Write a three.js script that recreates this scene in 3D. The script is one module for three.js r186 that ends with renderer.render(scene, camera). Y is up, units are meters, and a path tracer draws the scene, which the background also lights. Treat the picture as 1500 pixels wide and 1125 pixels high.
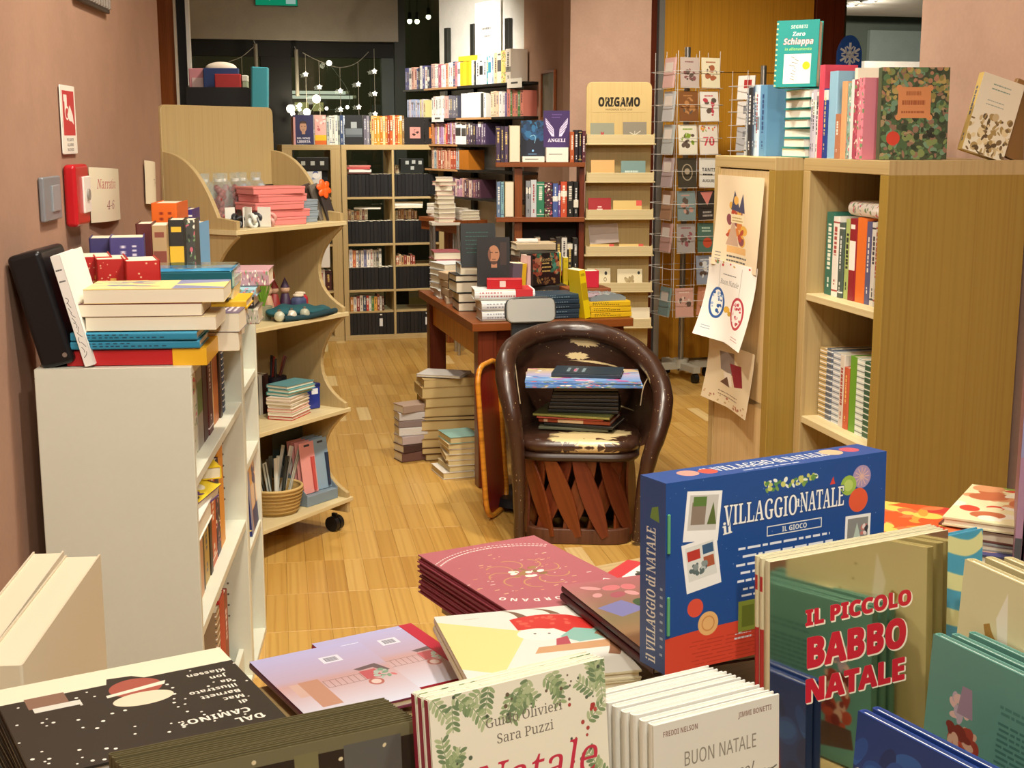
import * as THREE from 'three';
import { mergeGeometries } from 'three/addons/utils/BufferGeometryUtils.js';
import { RoundedBoxGeometry } from 'three/addons/geometries/RoundedBoxGeometry.js';
import { RectAreaLightUniformsLib } from 'three/addons/lights/RectAreaLightUniformsLib.js';
RectAreaLightUniformsLib.init();

// ---------- camera, night sky, exposure, room lights ----------
const scene = new THREE.Scene();
const camera = new THREE.PerspectiveCamera(32.18, 1500 / 1125, 0.05, 60);
camera.position.set(0, 1.53, 0);
camera.rotation.set(-0.18381, 0, 0);
scene.background = new THREE.Color(0x05060a);
const renderer = new THREE.WebGLRenderer();
renderer.toneMapping = THREE.LinearToneMapping;
renderer.toneMappingExposure = 0.43;
renderer.shadowMap.enabled = true;
const WARM = 0xfff3de, NEUTRAL = 0xfffaf0;
const CEIL = 3.1;
// ceiling spots: x, z, aim x, aim y, aim z, candela, half angle, colour
const SPOTS = [
  [0.7, -1.2, -0.1, 0.8, -2.0, 26, 62, NEUTRAL],
  [-0.2, -2.9, -0.5, 0.0, -4.2, 30, 60, WARM],
  [0.5, -4.3, 0.2, 0.0, -5.6, 32, 58, WARM],
  [-0.6, -6.4, -0.5, 0.0, -7.2, 34, 60, WARM],
  [0.8, -6.9, 1.2, 0.5, -8.6, 28, 54, WARM],
  [-0.9, -8.5, -0.9, 0.6, -10.0, 26, 56, WARM],
  [-0.9, -8.3, -0.55, 1.9, -9.9, 52, 30, NEUTRAL],
  [-0.1, -0.3, -0.7, 0.9, -3.0, 20, 60, WARM],
  [0.6, 0.55, 0.2, 0.8, -1.5, 24, 60, NEUTRAL],  // unseen spot added behind the camera to light the front display
  [0.1, -3.6, 0.95, 0.9, -3.9, 20, 60, WARM],
];

// ---------- helpers ----------
let seed = 7;
const rnd = () => { seed = (seed * 1664525 + 1013904223) >>> 0; return seed / 4294967296; };
const rr = (a, b) => a + (b - a) * rnd();
const pick = (a) => a[Math.floor(rnd() * a.length)];
const V = (x, y, z) => new THREE.Vector3(x, y, z);
const D = Math.PI / 180;
const q = (axis, deg) => new THREE.Quaternion().setFromAxisAngle(axis === 'x' ? V(1, 0, 0) : axis === 'y' ? V(0, 1, 0) : V(0, 0, 1), deg * D);
const qq = (...l) => l.reduce((a, b) => a.multiply(b), new THREE.Quaternion());
const used = new Map();
function numbered(n) { const k = used.get(n) || 0; used.set(n, k + 1); return k ? n + '_' + String(k).padStart(3, '0') : n; }
function tag(o, label, category, group) { o.userData.label = label; o.userData.category = category; if (group) o.userData.group = group; return o; }
function shade(o) { o.traverse((m) => { if (m.isMesh) { m.castShadow = true; m.receiveShadow = true; } }); return o; }
function group(name) { const g = new THREE.Group(); g.name = numbered(name); scene.add(g); return g; }
function mesh(name, geo, mat, parent) {
  const m = new THREE.Mesh(geo, mat); m.name = parent ? name : numbered(name); m.castShadow = m.receiveShadow = true;
  (parent || scene).add(m); return m;
}
function struct(name, geo, mat) { const m = mesh(name, geo, mat); m.userData.kind = 'structure'; return m; }
class Frame {                                   // a local frame: x along the front, y up, z towards the front; origin on the floor
  constructor(x, z, deg) { this.o = V(x, 0, z); this.deg = deg; this.q = q('y', deg); }
  p(x, y, z) { return V(x, y, z).applyQuaternion(this.q).add(this.o); }
  put(o, x, y, z, rot) { o.position.copy(this.p(x, y, z)); o.quaternion.copy(this.q); if (rot) o.quaternion.multiply(rot); return o; }
  sub(x, z, deg) { const p = this.p(x, 0, z); return new Frame(p.x, p.z, this.deg + deg); }
}
const WORLD = new Frame(0, 0, 0);
// materials
const mats = new Map();
function M(color, rough = 0.6, extra) {
  const k = color + '|' + rough + '|' + (extra ? Object.entries(extra).map(([a, b]) => a + (b && b.uuid ? b.uuid : b)).join() : '');
  if (!mats.has(k)) mats.set(k, new (extra && (extra.transmission || extra.clearcoat) ? THREE.MeshPhysicalMaterial : THREE.MeshStandardMaterial)({ color, roughness: rough, ...extra }));
  return mats.get(k);
}
function canvas(w, h, fn) { const c = document.createElement('canvas'); c.width = w; c.height = h; fn(c.getContext('2d'), w, h); return c; }
function tex(w, h, fn, linear) {
  const t = new THREE.CanvasTexture(canvas(w, h, fn)); t.magFilter = THREE.LinearFilter; if (!linear) t.colorSpace = THREE.SRGBColorSpace;
  t.wrapS = t.wrapT = THREE.RepeatWrapping; return t;
}
const hexrgb = (h) => [(h >> 16) & 255, (h >> 8) & 255, h & 255];
const css = (h, f = 1) => 'rgb(' + hexrgb(h).map((v) => Math.max(0, Math.min(255, Math.round(v * f)))).join(',') + ')';
const NAMES = [['black', 0x151515], ['charcoal', 0x3a3a3c], ['grey', 0x8a8a88], ['pale grey', 0xc0c2c2], ['white', 0xf4f2ee], ['cream', 0xe6dcc0], ['beige', 0xc8b48c], ['brown', 0x6b4a30], ['dark red', 0x6a1520], ['red', 0xc8202a], ['pink', 0xe8a0a0], ['orange', 0xe07a28], ['ochre', 0xc8932e], ['yellow', 0xf0d030], ['olive', 0x7a7a38], ['green', 0x3f8a50], ['dark green', 0x1f4a34], ['teal', 0x2f8f90], ['sky blue', 0x86bfe0], ['blue', 0x2f5fb0], ['navy', 0x1c2a58], ['purple', 0x4a2a6a], ['lilac', 0xa8a0c8]];
function cname(h) { const a = hexrgb(h); let best = '', bd = 1e9; for (const [n, c] of NAMES) { const b = hexrgb(c), d = 2 * (a[0] - b[0]) ** 2 + 3 * (a[1] - b[1]) ** 2 + 2 * (a[2] - b[2]) ** 2; if (d < bd) { bd = d; best = n; } } return best; }
const ORD = 'first second third fourth fifth sixth seventh eighth ninth tenth eleventh twelfth thirteenth fourteenth fifteenth sixteenth seventeenth eighteenth nineteenth'.split(' ');
function ord(i) { if (i < 19) return ORD[i]; const n = i + 1, t = ['', '', 'twenty', 'thirty', 'forty', 'fifty'][Math.floor(n / 10)]; return n % 10 ? t + '-' + ORD[n % 10 - 1] : t.replace('y', 'ieth'); }
// wood and wall textures (grain runs along v)
function woodTex(w, h, base, vary, lines, dark) {
  return tex(w, h, (c) => {
    c.fillStyle = css(base); c.fillRect(0, 0, w, h);
    for (let i = 0; i < lines; i++) {
      const x = rr(0, w), a = rr(0.02, vary); c.strokeStyle = rnd() < 0.5 ? `rgba(${dark},${a})` : `rgba(255,240,205,${a * 0.7})`; c.lineWidth = rr(0.6, 3.4);
      for (const dx of [-w, 0, w]) { c.beginPath(); c.moveTo(x + dx, 0); const b = rr(-3, 3); c.bezierCurveTo(x + dx + b, h * 0.3, x + dx - b, h * 0.7, x + dx, h); c.stroke(); }
    }
  });
}
const birchTex = woodTex(512, 512, 0xffffff, 0.05, 240, '150,110,60'), oakTex = woodTex(512, 512, 0xffffff, 0.07, 340, '120,80,30'), parquetTex = woodTex(256, 512, 0xffffff, 0.12, 200, '130,80,30'), redwoodTex = woodTex(512, 512, 0xffffff, 0.14, 320, '60,20,0');
const noiseTex = (amp, n = 256, lo = 3) => { const t = tex(n, n, (c) => {
  const img = c.createImageData(n, n), g = (k) => { const a = []; for (let i = 0; i < k * k; i++) a.push(rnd()); return (x, y) => { const X = x * k / n, Y = y * k / n, i = Math.floor(X), j = Math.floor(Y), u = X - i, v = Y - j, s = (p, r) => a[(p % k) + (r % k) * k]; return (s(i, j) * (1 - u) + s(i + 1, j) * u) * (1 - v) + (s(i, j + 1) * (1 - u) + s(i + 1, j + 1) * u) * v; }; };
  const f1 = g(lo), f2 = g(lo * 6), f3 = g(n / 2);
  for (let y = 0; y < n; y++) for (let x = 0; x < n; x++) { const v = 255 * (1 - amp) + 255 * amp * (f1(x, y) * 0.4 + f2(x, y) * 0.35 + f3(x, y) * 0.25); const o = (x + y * n) * 4; img.data[o] = img.data[o + 1] = img.data[o + 2] = v; img.data[o + 3] = 255; }
  c.putImageData(img, 0, 0);
}); return t; };
const plasterTex = noiseTex(0.10), plasterBump = noiseTex(1, 256, 8); plasterBump.colorSpace = THREE.NoColorSpace;
const wall = (c) => M(c, 0.85, { map: plasterTex, bumpMap: plasterBump, bumpScale: 0.0006 });
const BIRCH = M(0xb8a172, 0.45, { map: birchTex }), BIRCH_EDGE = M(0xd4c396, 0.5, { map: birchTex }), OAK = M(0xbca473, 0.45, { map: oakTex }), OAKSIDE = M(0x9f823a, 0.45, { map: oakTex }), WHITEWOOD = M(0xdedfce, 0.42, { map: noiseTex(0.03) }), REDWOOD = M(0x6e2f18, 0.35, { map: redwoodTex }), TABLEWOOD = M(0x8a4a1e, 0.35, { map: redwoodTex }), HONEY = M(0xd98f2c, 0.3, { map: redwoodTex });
const PAPER = M(0xe9e0c8, 0.85), PAPERW = M(0xf2eee2, 0.85), BLACK = M(0x101012, 0.5), STEEL = M(0xb8b8b6, 0.3, { metalness: 0.9 }), WIRE = M(0xeeece6, 0.35, { metalness: 0.2 });
// a board with a small bevel, uv in metres; grain 'y' (default) or 'x'
function board(w, h, d, x = 0, y = 0, z = 0, grain = 'y', b = 0.0015) {
  b = Math.min(b, w / 4, h / 4, d / 4);
  const s = new THREE.Shape(); s.moveTo(-w / 2, -h / 2); s.lineTo(w / 2, -h / 2); s.lineTo(w / 2, h / 2); s.lineTo(-w / 2, h / 2);
  const g = new THREE.ExtrudeGeometry(s, { depth: d - 2 * b, bevelEnabled: true, bevelThickness: b, bevelSize: b, bevelOffset: -b, bevelSegments: 1 });
  g.translate(0, 0, -d / 2 + b);
  const p = g.attributes.position, n = g.attributes.normal, uv = g.attributes.uv, ox = rnd(), oy = rnd();
  for (let i = 0; i < p.count; i++) {
    const X = p.getX(i), Y = p.getY(i), Z = p.getZ(i), ax = Math.abs(n.getX(i)), ay = Math.abs(n.getY(i));
    let u, v; if (ax > 0.7) { u = Z; v = Y; } else if (ay > 0.7) { u = Z; v = X; if (grain !== 'x') { u = X; v = Z; } } else { u = X; v = Y; }
    if (grain === 'x' && ay <= 0.7 && ax <= 0.7) [u, v] = [v, u];
    uv.setXY(i, u + ox, v + oy);
  }
  return g.translate(x, y, z);
}
const join = (l) => mergeGeometries(l.map((g) => (g.index ? g.toNonIndexed() : g)));
const cyl = (r0, r1, h, n = 20) => new THREE.CylinderGeometry(r0, r1, h, n);
const tube = (pts, r, n = 24, k = 8, closed = false) => new THREE.TubeGeometry(new THREE.CatmullRomCurve3(pts.map((p) => (p.isVector3 ? p : V(...p))), closed, 'catmullrom', 0.5), n, r, k, closed);
const rod = (a, b, r, k = 8) => new THREE.TubeGeometry(new THREE.LineCurve3(V(...a), V(...b)), 1, r, k);
const rbox = (w, h, d, r = 0.004, x = 0, y = 0, z = 0) => new RoundedBoxGeometry(w, h, d, 2, Math.min(r, w / 2.01, h / 2.01, d / 2.01)).translate(x, y, z);
function roundedShape(w, h, r, x0 = -w / 2, y0 = -h / 2) {
  const s = new THREE.Shape(); s.moveTo(x0 + r, y0); s.lineTo(x0 + w - r, y0); s.quadraticCurveTo(x0 + w, y0, x0 + w, y0 + r); s.lineTo(x0 + w, y0 + h - r); s.quadraticCurveTo(x0 + w, y0 + h, x0 + w - r, y0 + h);
  s.lineTo(x0 + r, y0 + h); s.quadraticCurveTo(x0, y0 + h, x0, y0 + h - r); s.lineTo(x0, y0 + r); s.quadraticCurveTo(x0, y0, x0 + r, y0); return s;
}
const slab = (shape, d, b = 0.0015) => new THREE.ExtrudeGeometry(shape, { depth: d - 2 * b, bevelEnabled: true, bevelThickness: b, bevelSize: b, bevelOffset: -b, bevelSegments: 1, curveSegments: 12 }).translate(0, 0, -d / 2 + b);

// ---------- printing ----------
function say(c, s, x, y, size, color, o = {}) {
  c.save(); c.translate(x, y); if (o.rot) c.rotate(o.rot * D); if (o.skew) c.transform(1, 0, o.skew, 1, 0, 0);
  c.font = (o.bold ? 'bold ' : '') + size + 'px ' + (o.font || 'sans-serif'); c.textAlign = o.align || 'center'; c.textBaseline = 'middle'; c.fillStyle = color;
  if (o.max && c.measureText(s).width > o.max) { const k = o.max / c.measureText(s).width; c.scale(k, 1); }
  if (o.stroke) { c.strokeStyle = o.stroke; c.lineWidth = o.lw || size * 0.1; c.lineJoin = 'round'; c.strokeText(s, 0, 0); }
  c.fillText(s, 0, 0); c.restore();
}
function lines(c, x, y, w, n, dy, color, h = 3) { for (let i = 0; i < n; i++) { let p = x + rr(0, w * 0.06); const e = x + w * rr(0.8, 1); while (p < e) { const l = Math.min(rr(w * 0.04, w * 0.16), e - p); c.fillStyle = color; c.fillRect(p, y + i * dy, l, h); p += l + w * 0.02; } } }
function blobs(c, n, x, y, w, h, cols, r0, r1) { for (let i = 0; i < n; i++) { c.fillStyle = pick(cols); c.beginPath(); c.ellipse(x + rr(0, w), y + rr(0, h), rr(r0, r1), rr(r0, r1), rr(0, 3), 0, 7); c.fill(); } }
function poly(c, pts, color) { c.fillStyle = color; c.beginPath(); pts.forEach(([x, y], i) => (i ? c.lineTo(x, y) : c.moveTo(x, y))); c.closePath(); c.fill(); }
function disc(c, x, y, r, color) { c.fillStyle = color; c.beginPath(); c.arc(x, y, r, 0, 7); c.fill(); }
// printed covers are packed on a few shared sheets
const sheets = []; let artX = 0, artY = 0, artH = 0;
function art(w, h, fn) {
  const S = 2048;
  if (artX + w > S) { artX = 0; artY += artH + 2; artH = 0; }
  if (!sheets.length || artY + h > S) { const c = document.createElement('canvas'); c.width = c.height = S; const t = new THREE.CanvasTexture(c); t.colorSpace = THREE.SRGBColorSpace; t.magFilter = THREE.LinearFilter; sheets.push({ c, t }); artX = artY = artH = 0; }
  const { c, t } = sheets[sheets.length - 1], x = artX, y = artY; c.getContext('2d').drawImage(canvas(w, h, fn), x, y); artX += w + 2; artH = Math.max(artH, h);
  const m = t.clone(); m.repeat.set((w - 2) / S, (h - 2) / S); m.offset.set((x + 1) / S, 1 - (y + h - 1) / S);
  return M(0xffffff, 0.42, { map: m });
}

// spines share one printed sheet of 32 x 8 strips; the first pixels of a strip are plain cover colour
const SW = 32, SH = 256, COLS = 64, ROWS = 8;
const sheet = document.createElement('canvas'); sheet.width = SW * COLS; sheet.height = SH * ROWS;
const sheetCtx = sheet.getContext('2d');
const sheetTex = new THREE.CanvasTexture(sheet); sheetTex.colorSpace = THREE.SRGBColorSpace; sheetTex.magFilter = THREE.LinearFilter;
const SPINE = M(0xffffff, 0.45, { map: sheetTex });
let strips = 0; const stripCache = new Map();
function strip(color, style = 'auto', ink) {
  const vars = style === 'auto' ? 3 : 1, key = color + style + (ink ?? '') + (vars > 1 ? Math.floor(rnd() * vars) : '');
  if (stripCache.has(key)) return stripCache.get(key);
  if (strips >= COLS * ROWS) { const same = [...stripCache.entries()].find(([k]) => k.startsWith(color + '')); return same ? same[1] : 0; }
  const i = strips++, c = sheetCtx, x = 0, y = 0; stripCache.set(key, i);
  c.save(); c.translate((i % COLS) * SW, Math.floor(i / COLS) * SH); c.scale(0.5, 1); c.beginPath(); c.rect(0, 0, 64, SH); c.clip(); c.fillStyle = css(color); c.fillRect(0, 0, 64, SH);
  const lum = hexrgb(color).reduce((a, b) => a + b) / 765, tc = ink !== undefined ? css(ink) : lum > 0.55 ? pick(['rgba(30,30,40,.85)', 'rgba(150,30,30,.8)', 'rgba(40,60,110,.8)']) : pick(['rgba(250,245,230,.9)', 'rgba(240,210,120,.9)', 'rgba(255,255,255,.85)']);
  const X = 14, W = 50; c.fillStyle = tc;
  const title = (y0, y1, wd) => { let p = y0; while (p < y1) { const l = rr(5, 16); c.fillRect(X + W / 2 - wd / 2 + rr(-1, 1), y + p, wd, Math.min(l, y1 - p)); p += l + rr(2, 6); } };
  if (style === 'auto') {
    const k = rnd(); if (k < 0.25) { c.fillRect(X, y + 18, W, 5); c.fillRect(X, y + 232, W, 5); } else if (k < 0.45) { c.fillStyle = pick([css(color, 0.6), css(color, 1.4), 'rgba(245,240,225,.9)']); c.fillRect(X, y + rr(0, 150), W, rr(25, 60)); c.fillStyle = tc; }
    title(rr(28, 50), rr(120, 180), rr(10, 22)); title(200, rr(215, 235), 9);
  } else if (style === 'label') { c.fillRect(X + 4, y + 70, W - 8, 90); c.fillRect(X + 10, y + 20, W - 20, 14); }
  else if (style === 'spiral') { for (let k = 0; k < 26; k++) { c.fillStyle = k % 2 ? 'rgba(245,245,240,.95)' : 'rgba(60,60,60,.55)'; c.fillRect(X, y + k * 10, W, 4); } }
  else if (style === 'floral') { blobs(c, 60, X, y, W, SH, ['#f4ead8', '#d06a7a', '#7a9a6a', css(color, 0.7)], 2, 7); }
  else if (style === 'word') { for (const dx of [-8, 7]) { let p = 24; while (p < (dx < 0 ? 190 : 120)) { const l = rr(4, 9); c.fillRect(X + W / 2 + dx, y + p, 6, l); p += l + rr(3, 8); } } }
  c.restore(); return i;
}
// ---------- books ----------
// local axes: x = thickness (front cover at +x), y = height, z = depth (spine at +z); centre at the origin
const bookCache = new Map();
function coverGeo(w, h, t, rs, bt, id) {
  const P = [[-t / 2, -w / 2]], I = [[-t / 2 + bt, -w / 2]], n = 3, r = Math.min(rs, t / 2 - 0.0002, w / 3);
  for (const s of [-1, 1]) for (let k = 0; k <= n; k++) {
    const a = (s < 0 ? 180 - 90 * k / n : 90 - 90 * k / n) * D, cx = s < 0 ? -t / 2 + r : t / 2 - r, ri = Math.max(r - bt, 0.0001), ci = s < 0 ? Math.max(cx, -t / 2 + bt + 0.0001) : Math.min(cx, t / 2 - bt - 0.0001);
    P.push([cx + r * Math.cos(a), w / 2 - r + r * Math.sin(a)]); I.push([ci + Math.min(ri, t / 2) * Math.cos(a) * (r > bt ? 1 : 0.01), w / 2 - Math.max(r, bt) + ri * Math.sin(a)]);
  }
  P.push([t / 2, -w / 2]); I.push([t / 2 - bt, -w / 2]);
  const pos = [], uv = [], x0 = (id % COLS) * SW / sheet.width, y0 = 1 - (Math.floor(id / COLS) + 1) * SH / sheet.height, du = SW / sheet.width, dv = SH / sheet.height;
  const T = (p, y) => { const u = (p[0] + t / 2) / t; return [x0 + du * (0.25 + 0.72 * u), y0 + dv * (0.01 + 0.98 * (y + h / 2) / h)]; }, plain = [x0 + du * 0.1, y0 + dv * 0.5];
  const quad = (a, b, c, d, mapped) => { for (const p of [a, b, c, a, c, d]) { pos.push(p[0], p[1], p[2]); uv.push(...(mapped ? T([p[0]], p[1]) : plain)); } };
  const H = h / 2, L = P.length - 1;
  for (let i = 0; i < L; i++) {
    const a = P[i], b = P[i + 1], c = I[i], d = I[i + 1], sp = i > 0 && i < L - 1;
    quad([a[0], -H, a[1]], [b[0], -H, b[1]], [b[0], H, b[1]], [a[0], H, a[1]], sp);
    quad([a[0], H, a[1]], [b[0], H, b[1]], [d[0], H, d[1]], [c[0], H, c[1]]);
    quad([b[0], -H, b[1]], [a[0], -H, a[1]], [c[0], -H, c[1]], [d[0], -H, d[1]]);
    quad([d[0], -H, d[1]], [c[0], -H, c[1]], [c[0], H, c[1]], [d[0], H, d[1]]);
  }
  quad([I[0][0], -H, I[0][1]], [P[0][0], -H, P[0][1]], [P[0][0], H, P[0][1]], [I[0][0], H, I[0][1]]);
  quad([P[L][0], -H, P[L][1]], [I[L][0], -H, I[L][1]], [I[L][0], H, I[L][1]], [P[L][0], H, P[L][1]]);
  const g = new THREE.BufferGeometry(); g.setAttribute('position', new THREE.Float32BufferAttribute(pos, 3)); g.setAttribute('uv', new THREE.Float32BufferAttribute(uv, 2)); g.computeVertexNormals();
  return g;
}
// o: w depth, h height, t thickness, c colour; s spine style; front / spine / back print materials; hard, round, far (one mesh), paper
function book(name, o) {
  const { w, h, t, c = 0x888888, hard = false } = o, bt = Math.min(hard ? 0.0026 : 0.0007, t / 5), ov = hard ? 0.003 : 0.0006, id = strip(c, o.s, o.ink);
  const cg = coverGeo(w, h, t, o.round ? t * 0.45 : hard ? 0.004 : 0.0012, bt, id);
  const pg = new THREE.BoxGeometry(t - 2 * bt, h - 2 * ov, w - bt - ov - (o.round ? t * 0.12 : 0)).translate(0, 0, (ov - bt) / 2 - (o.round ? t * 0.06 : 0));
  const paper = o.paper || PAPER;
  let b;
  if (o.far) {
    const a = cg, p = pg.toNonIndexed(), g = mergeGeometries([a, p], true);
    b = new THREE.Mesh(g, [SPINE, paper]); b.name = numbered(name); scene.add(b);
  } else {
    b = group(name); mesh('cover', cg, SPINE, b); mesh('page_block', pg, paper, b);
    const e = 0.0006, edge = M(c, 0.5);
    if (o.front) { const g = new THREE.BoxGeometry(e, h - 0.0004, w - 0.0004).translate(t / 2 + e / 2, 0, 0); mesh('front_print', g, [o.front, edge, edge, edge, edge, edge], b); }
    if (o.back) { const g = new THREE.BoxGeometry(e, h - 0.0004, w - 0.0004).translate(-t / 2 - e / 2, 0, 0); mesh('back_print', g, [edge, o.back, edge, edge, edge, edge], b); }
    if (o.spine) { const g = new THREE.BoxGeometry(t * 0.92, h - 0.002, e).translate(0, 0, w / 2 + e / 2); mesh('spine_print', g, [edge, edge, edge, edge, o.spine, edge], b); }
  }
  b.userData.dim = o; shade(b); return b;
}
const STAND = q('y', 0), FACE = q('y', -90), BACKFACE = q('y', 90), FLAT = q('z', 90), FLATDOWN = q('z', -90);
// upright in a row, spine out, at (x = middle of the thickness)
function upright(b, F, x, y, zf, lean = 0, yaw = 0) { const { w, h } = b.userData.dim; return F.put(b, x + Math.sin(lean * D) * -h / 2, y + h / 2 * Math.cos(lean * D) + Math.abs(Math.sin(lean * D)) * b.userData.dim.t / 2, zf - w / 2, qq(q('y', yaw), q('z', lean))); }
// front cover out; x = middle, zf = the cover's foot; tilt leans it back
function faceOut(b, F, x, y, zf, tilt = 0, yaw = 0, roll = 0) { const { h, t } = b.userData.dim, a = tilt * D; const off = V(0, h / 2 * Math.cos(a) + t / 2 * Math.sin(a), -h / 2 * Math.sin(a) - t / 2 * Math.cos(a)).applyQuaternion(q('y', yaw)); return F.put(b, x + off.x, y + off.y, zf + off.z, qq(q('y', yaw), q('z', roll), q('x', -tilt), FACE)); }
// lying, front cover up, spine towards +z after yaw; x, z = the middle
function lying(b, F, x, y, z, yaw = 0, down = false) { return F.put(b, x, y + b.userData.dim.t / 2, z, qq(q('y', yaw), down ? FLATDOWN : FLAT)); }
const clean = (b) => { delete b.userData.dim; return b; };
const allBooks = [];
function say4(b, label, cat = 'book', grp) { allBooks.push(b); return tag(b, label, cat, grp); }
// a row of spines: items [t, h, w, colour, style] from x0 on
function row(F, x0, y, zf, items, o) {
  let x = x0; const out = [];
  items.forEach((it, i) => {
    const [t, h, w, c, s] = it, b = book(it[5]?.name || o.name || 'paperback', { t, h, w, c, s, far: o.far, hard: o.hard, ...(it[5] || {}) });
    upright(b, F, x + t / 2, y, zf + rr(-0.006, 0.0) * (o.jag ?? 1), it[5]?.lean || 0); x += t + 0.0008 + (it[5]?.gap || 0);
    const wd = it[5]?.word || (h > o.tall ? 'tall ' : '') + cname(c) + ' ' + (t < 0.012 ? 'thin ' : t > 0.03 ? 'thick ' : '') + (s === 'spiral' ? 'spiral-bound notebook' : 'book spine');
    say4(b, it[5]?.label || `${wd}, ${ord(i)} from ${o.from} ${o.place}`, it[5]?.cat || 'book', o.group); out.push(b);
  });
  return x;
}
// a pile of lying books from y up; items: book options with optional yaw, dx, dz, down
function pile(F, x, y, z, items, o) {
  items.forEach((it, i) => {
    const b = book(it.name || o.name || 'hardcover_book', { far: o.far, hard: true, ...it });
    lying(b, F, x + (it.dx || 0), y, z + (it.dz || 0), (o.yaw || 0) + (it.yaw || 0), it.down); y += it.t + 0.0009;
    const pos = i === items.length - 1 ? 'topmost' : i === 0 ? 'lowest' : ord(i) + ' from the bottom';
    say4(b, it.label || `${it.word || cname(it.c) + ' book'} lying ${pos} ${o.place}`, 'book', o.group);
  });
  return y;
}

// ---------- the room ----------
const G = new Frame(-2.65, -11.0, 15), K = new Frame(0.99, -9.07, 15), R = new Frame(0.945, -3.38, -78.5), WF = new Frame(0.23, -9.0, -61.3), WL = new Frame(-1.03, -2.718, 95.7);
const ROSE = wall(0xb08a73), ROSE2 = wall(0xc4a08c), PALE = wall(0xe9e6de), GREYW = wall(0xb4ac9c);
function placed(F, geo, x = 0, y = 0, z = 0) { return geo.translate(x, y, z).applyMatrix4(new THREE.Matrix4().compose(F.o, F.q, V(1, 1, 1))); }
const box = (w, h, d, x = 0, y = 0, z = 0) => new THREE.BoxGeometry(w, h, d).translate(x, y, z);
function uvMetres(g) { const p = g.attributes.position, n = g.attributes.normal, uv = g.attributes.uv; for (let i = 0; i < p.count; i++) { const ax = Math.abs(n.getX(i)), ay = Math.abs(n.getY(i)); uv.setXY(i, ax > 0.7 ? p.getZ(i) : p.getX(i), ay > 0.7 ? p.getZ(i) : p.getY(i)); } return g; }
const wbox = (w, h, d, x, y, z) => uvMetres(box(w, h, d, x, y, z));
struct('wall_left', placed(WL, wbox(6.7, CEIL, 0.14, -1.24, CEIL / 2, -0.072)), ROSE);
struct('wall_right', placed(R, wbox(5.4, CEIL, 0.14, 2.04, CEIL / 2, -0.49)), ROSE2);
struct('wall_rear', wbox(6, CEIL, 0.14, 0, CEIL / 2, 1.7), ROSE);
struct('wall_rose', placed(new Frame(0.353, -8.3, 15), wbox(0.52, CEIL, 0.14, 0.26, CEIL / 2, -0.07)), ROSE2);
struct('wall_pillar', placed(new Frame(0.353, -8.3, 15), wbox(0.14, CEIL, 1.6, 0.07, CEIL / 2, -0.94)), ROSE);  // same paint as wall_rose; the darker tone paints in its shade
struct('wall_shelving', placed(WF, wbox(1.7, CEIL, 0.12, -0.82, CEIL / 2, -0.08)), PALE);
struct('wall_far_left', wbox(0.14, CEIL, 8.4, -3.6, CEIL / 2, -8.6), GREYW);
struct('wall_return', wbox(2.4, CEIL, 0.12, -2.47, CEIL / 2, -4.82), ROSE);
// the passage beyond the wooden door, with its low ceiling
struct('wall_passage', placed(K, wbox(4, CEIL, 0.12, 2.6, CEIL / 2, -3.4)), wall(0x67746a));
struct('wall_side', placed(K, wbox(0.12, CEIL, 3.6, 4.3, CEIL / 2, -1.6)), wall(0x6a6f66));
struct('wall_passage_panel', placed(K, wbox(0.7, 0.4, 0.05, 3.75, 2.33, -3.31)), wall(0x9fb0ac));
struct('wall_passage_end', placed(K, wbox(0.12, CEIL, 3.6, 1.34, CEIL / 2, -1.9)), wall(0x6a6f66));
struct('wall_counter', placed(K, wbox(1.3, 2.18, 0.3, 3.42, 1.09, -2.4)), PALE);
const soffit = struct('ceiling_passage', placed(K, wbox(2.9, 0.3, 2.2, 2.8, 2.72, -1.25)), wall(0xd8d6cc));
const ceiling = new THREE.Group(); ceiling.name = 'ceiling'; ceiling.userData.kind = 'structure'; scene.add(ceiling);
mesh('ceiling_slab', uvMetres(box(10, 0.12, 15.5, 0.6, CEIL + 0.06, -5.9)), PALE, ceiling);
const lensGlow = new THREE.MeshStandardMaterial({ color: 0x111111, emissive: 0xffedd0, emissiveIntensity: 6 });
for (const [x, z, tx, ty, tz, cd, ang, col] of SPOTS) {
  const aim = V(tx - x, ty - CEIL, tz - z).normalize(), rot = new THREE.Quaternion().setFromUnitVectors(V(0, -1, 0), aim), lamp = new THREE.Group();
  lamp.name = 'ceiling_spot'; ceiling.add(lamp); lamp.position.set(x, CEIL - 0.12, z); lamp.quaternion.copy(rot);
  mesh('spot_housing', new THREE.LatheGeometry([[0.0, 0.09], [0.05, 0.09], [0.06, 0.07], [0.062, -0.05], [0.055, -0.05], [0.053, 0.03], [0, 0.03]].map(([a, b]) => new THREE.Vector2(a, b)), 24), BLACK, lamp);
  mesh('spot_lens', cyl(0.05, 0.05, 0.008, 24).translate(0, -0.035, 0), lensGlow, lamp);
  const s = new THREE.SpotLight(col, cd, 0, ang * D, 0.6, 2); s.castShadow = true; s.shadow.radius = 4; s.shadow.mapSize.set(1024, 1024);
  s.position.set(x, CEIL - 0.12, z).addScaledVector(aim, 0.06); s.target.position.set(tx, ty, tz); scene.add(s, s.target);
}
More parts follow.
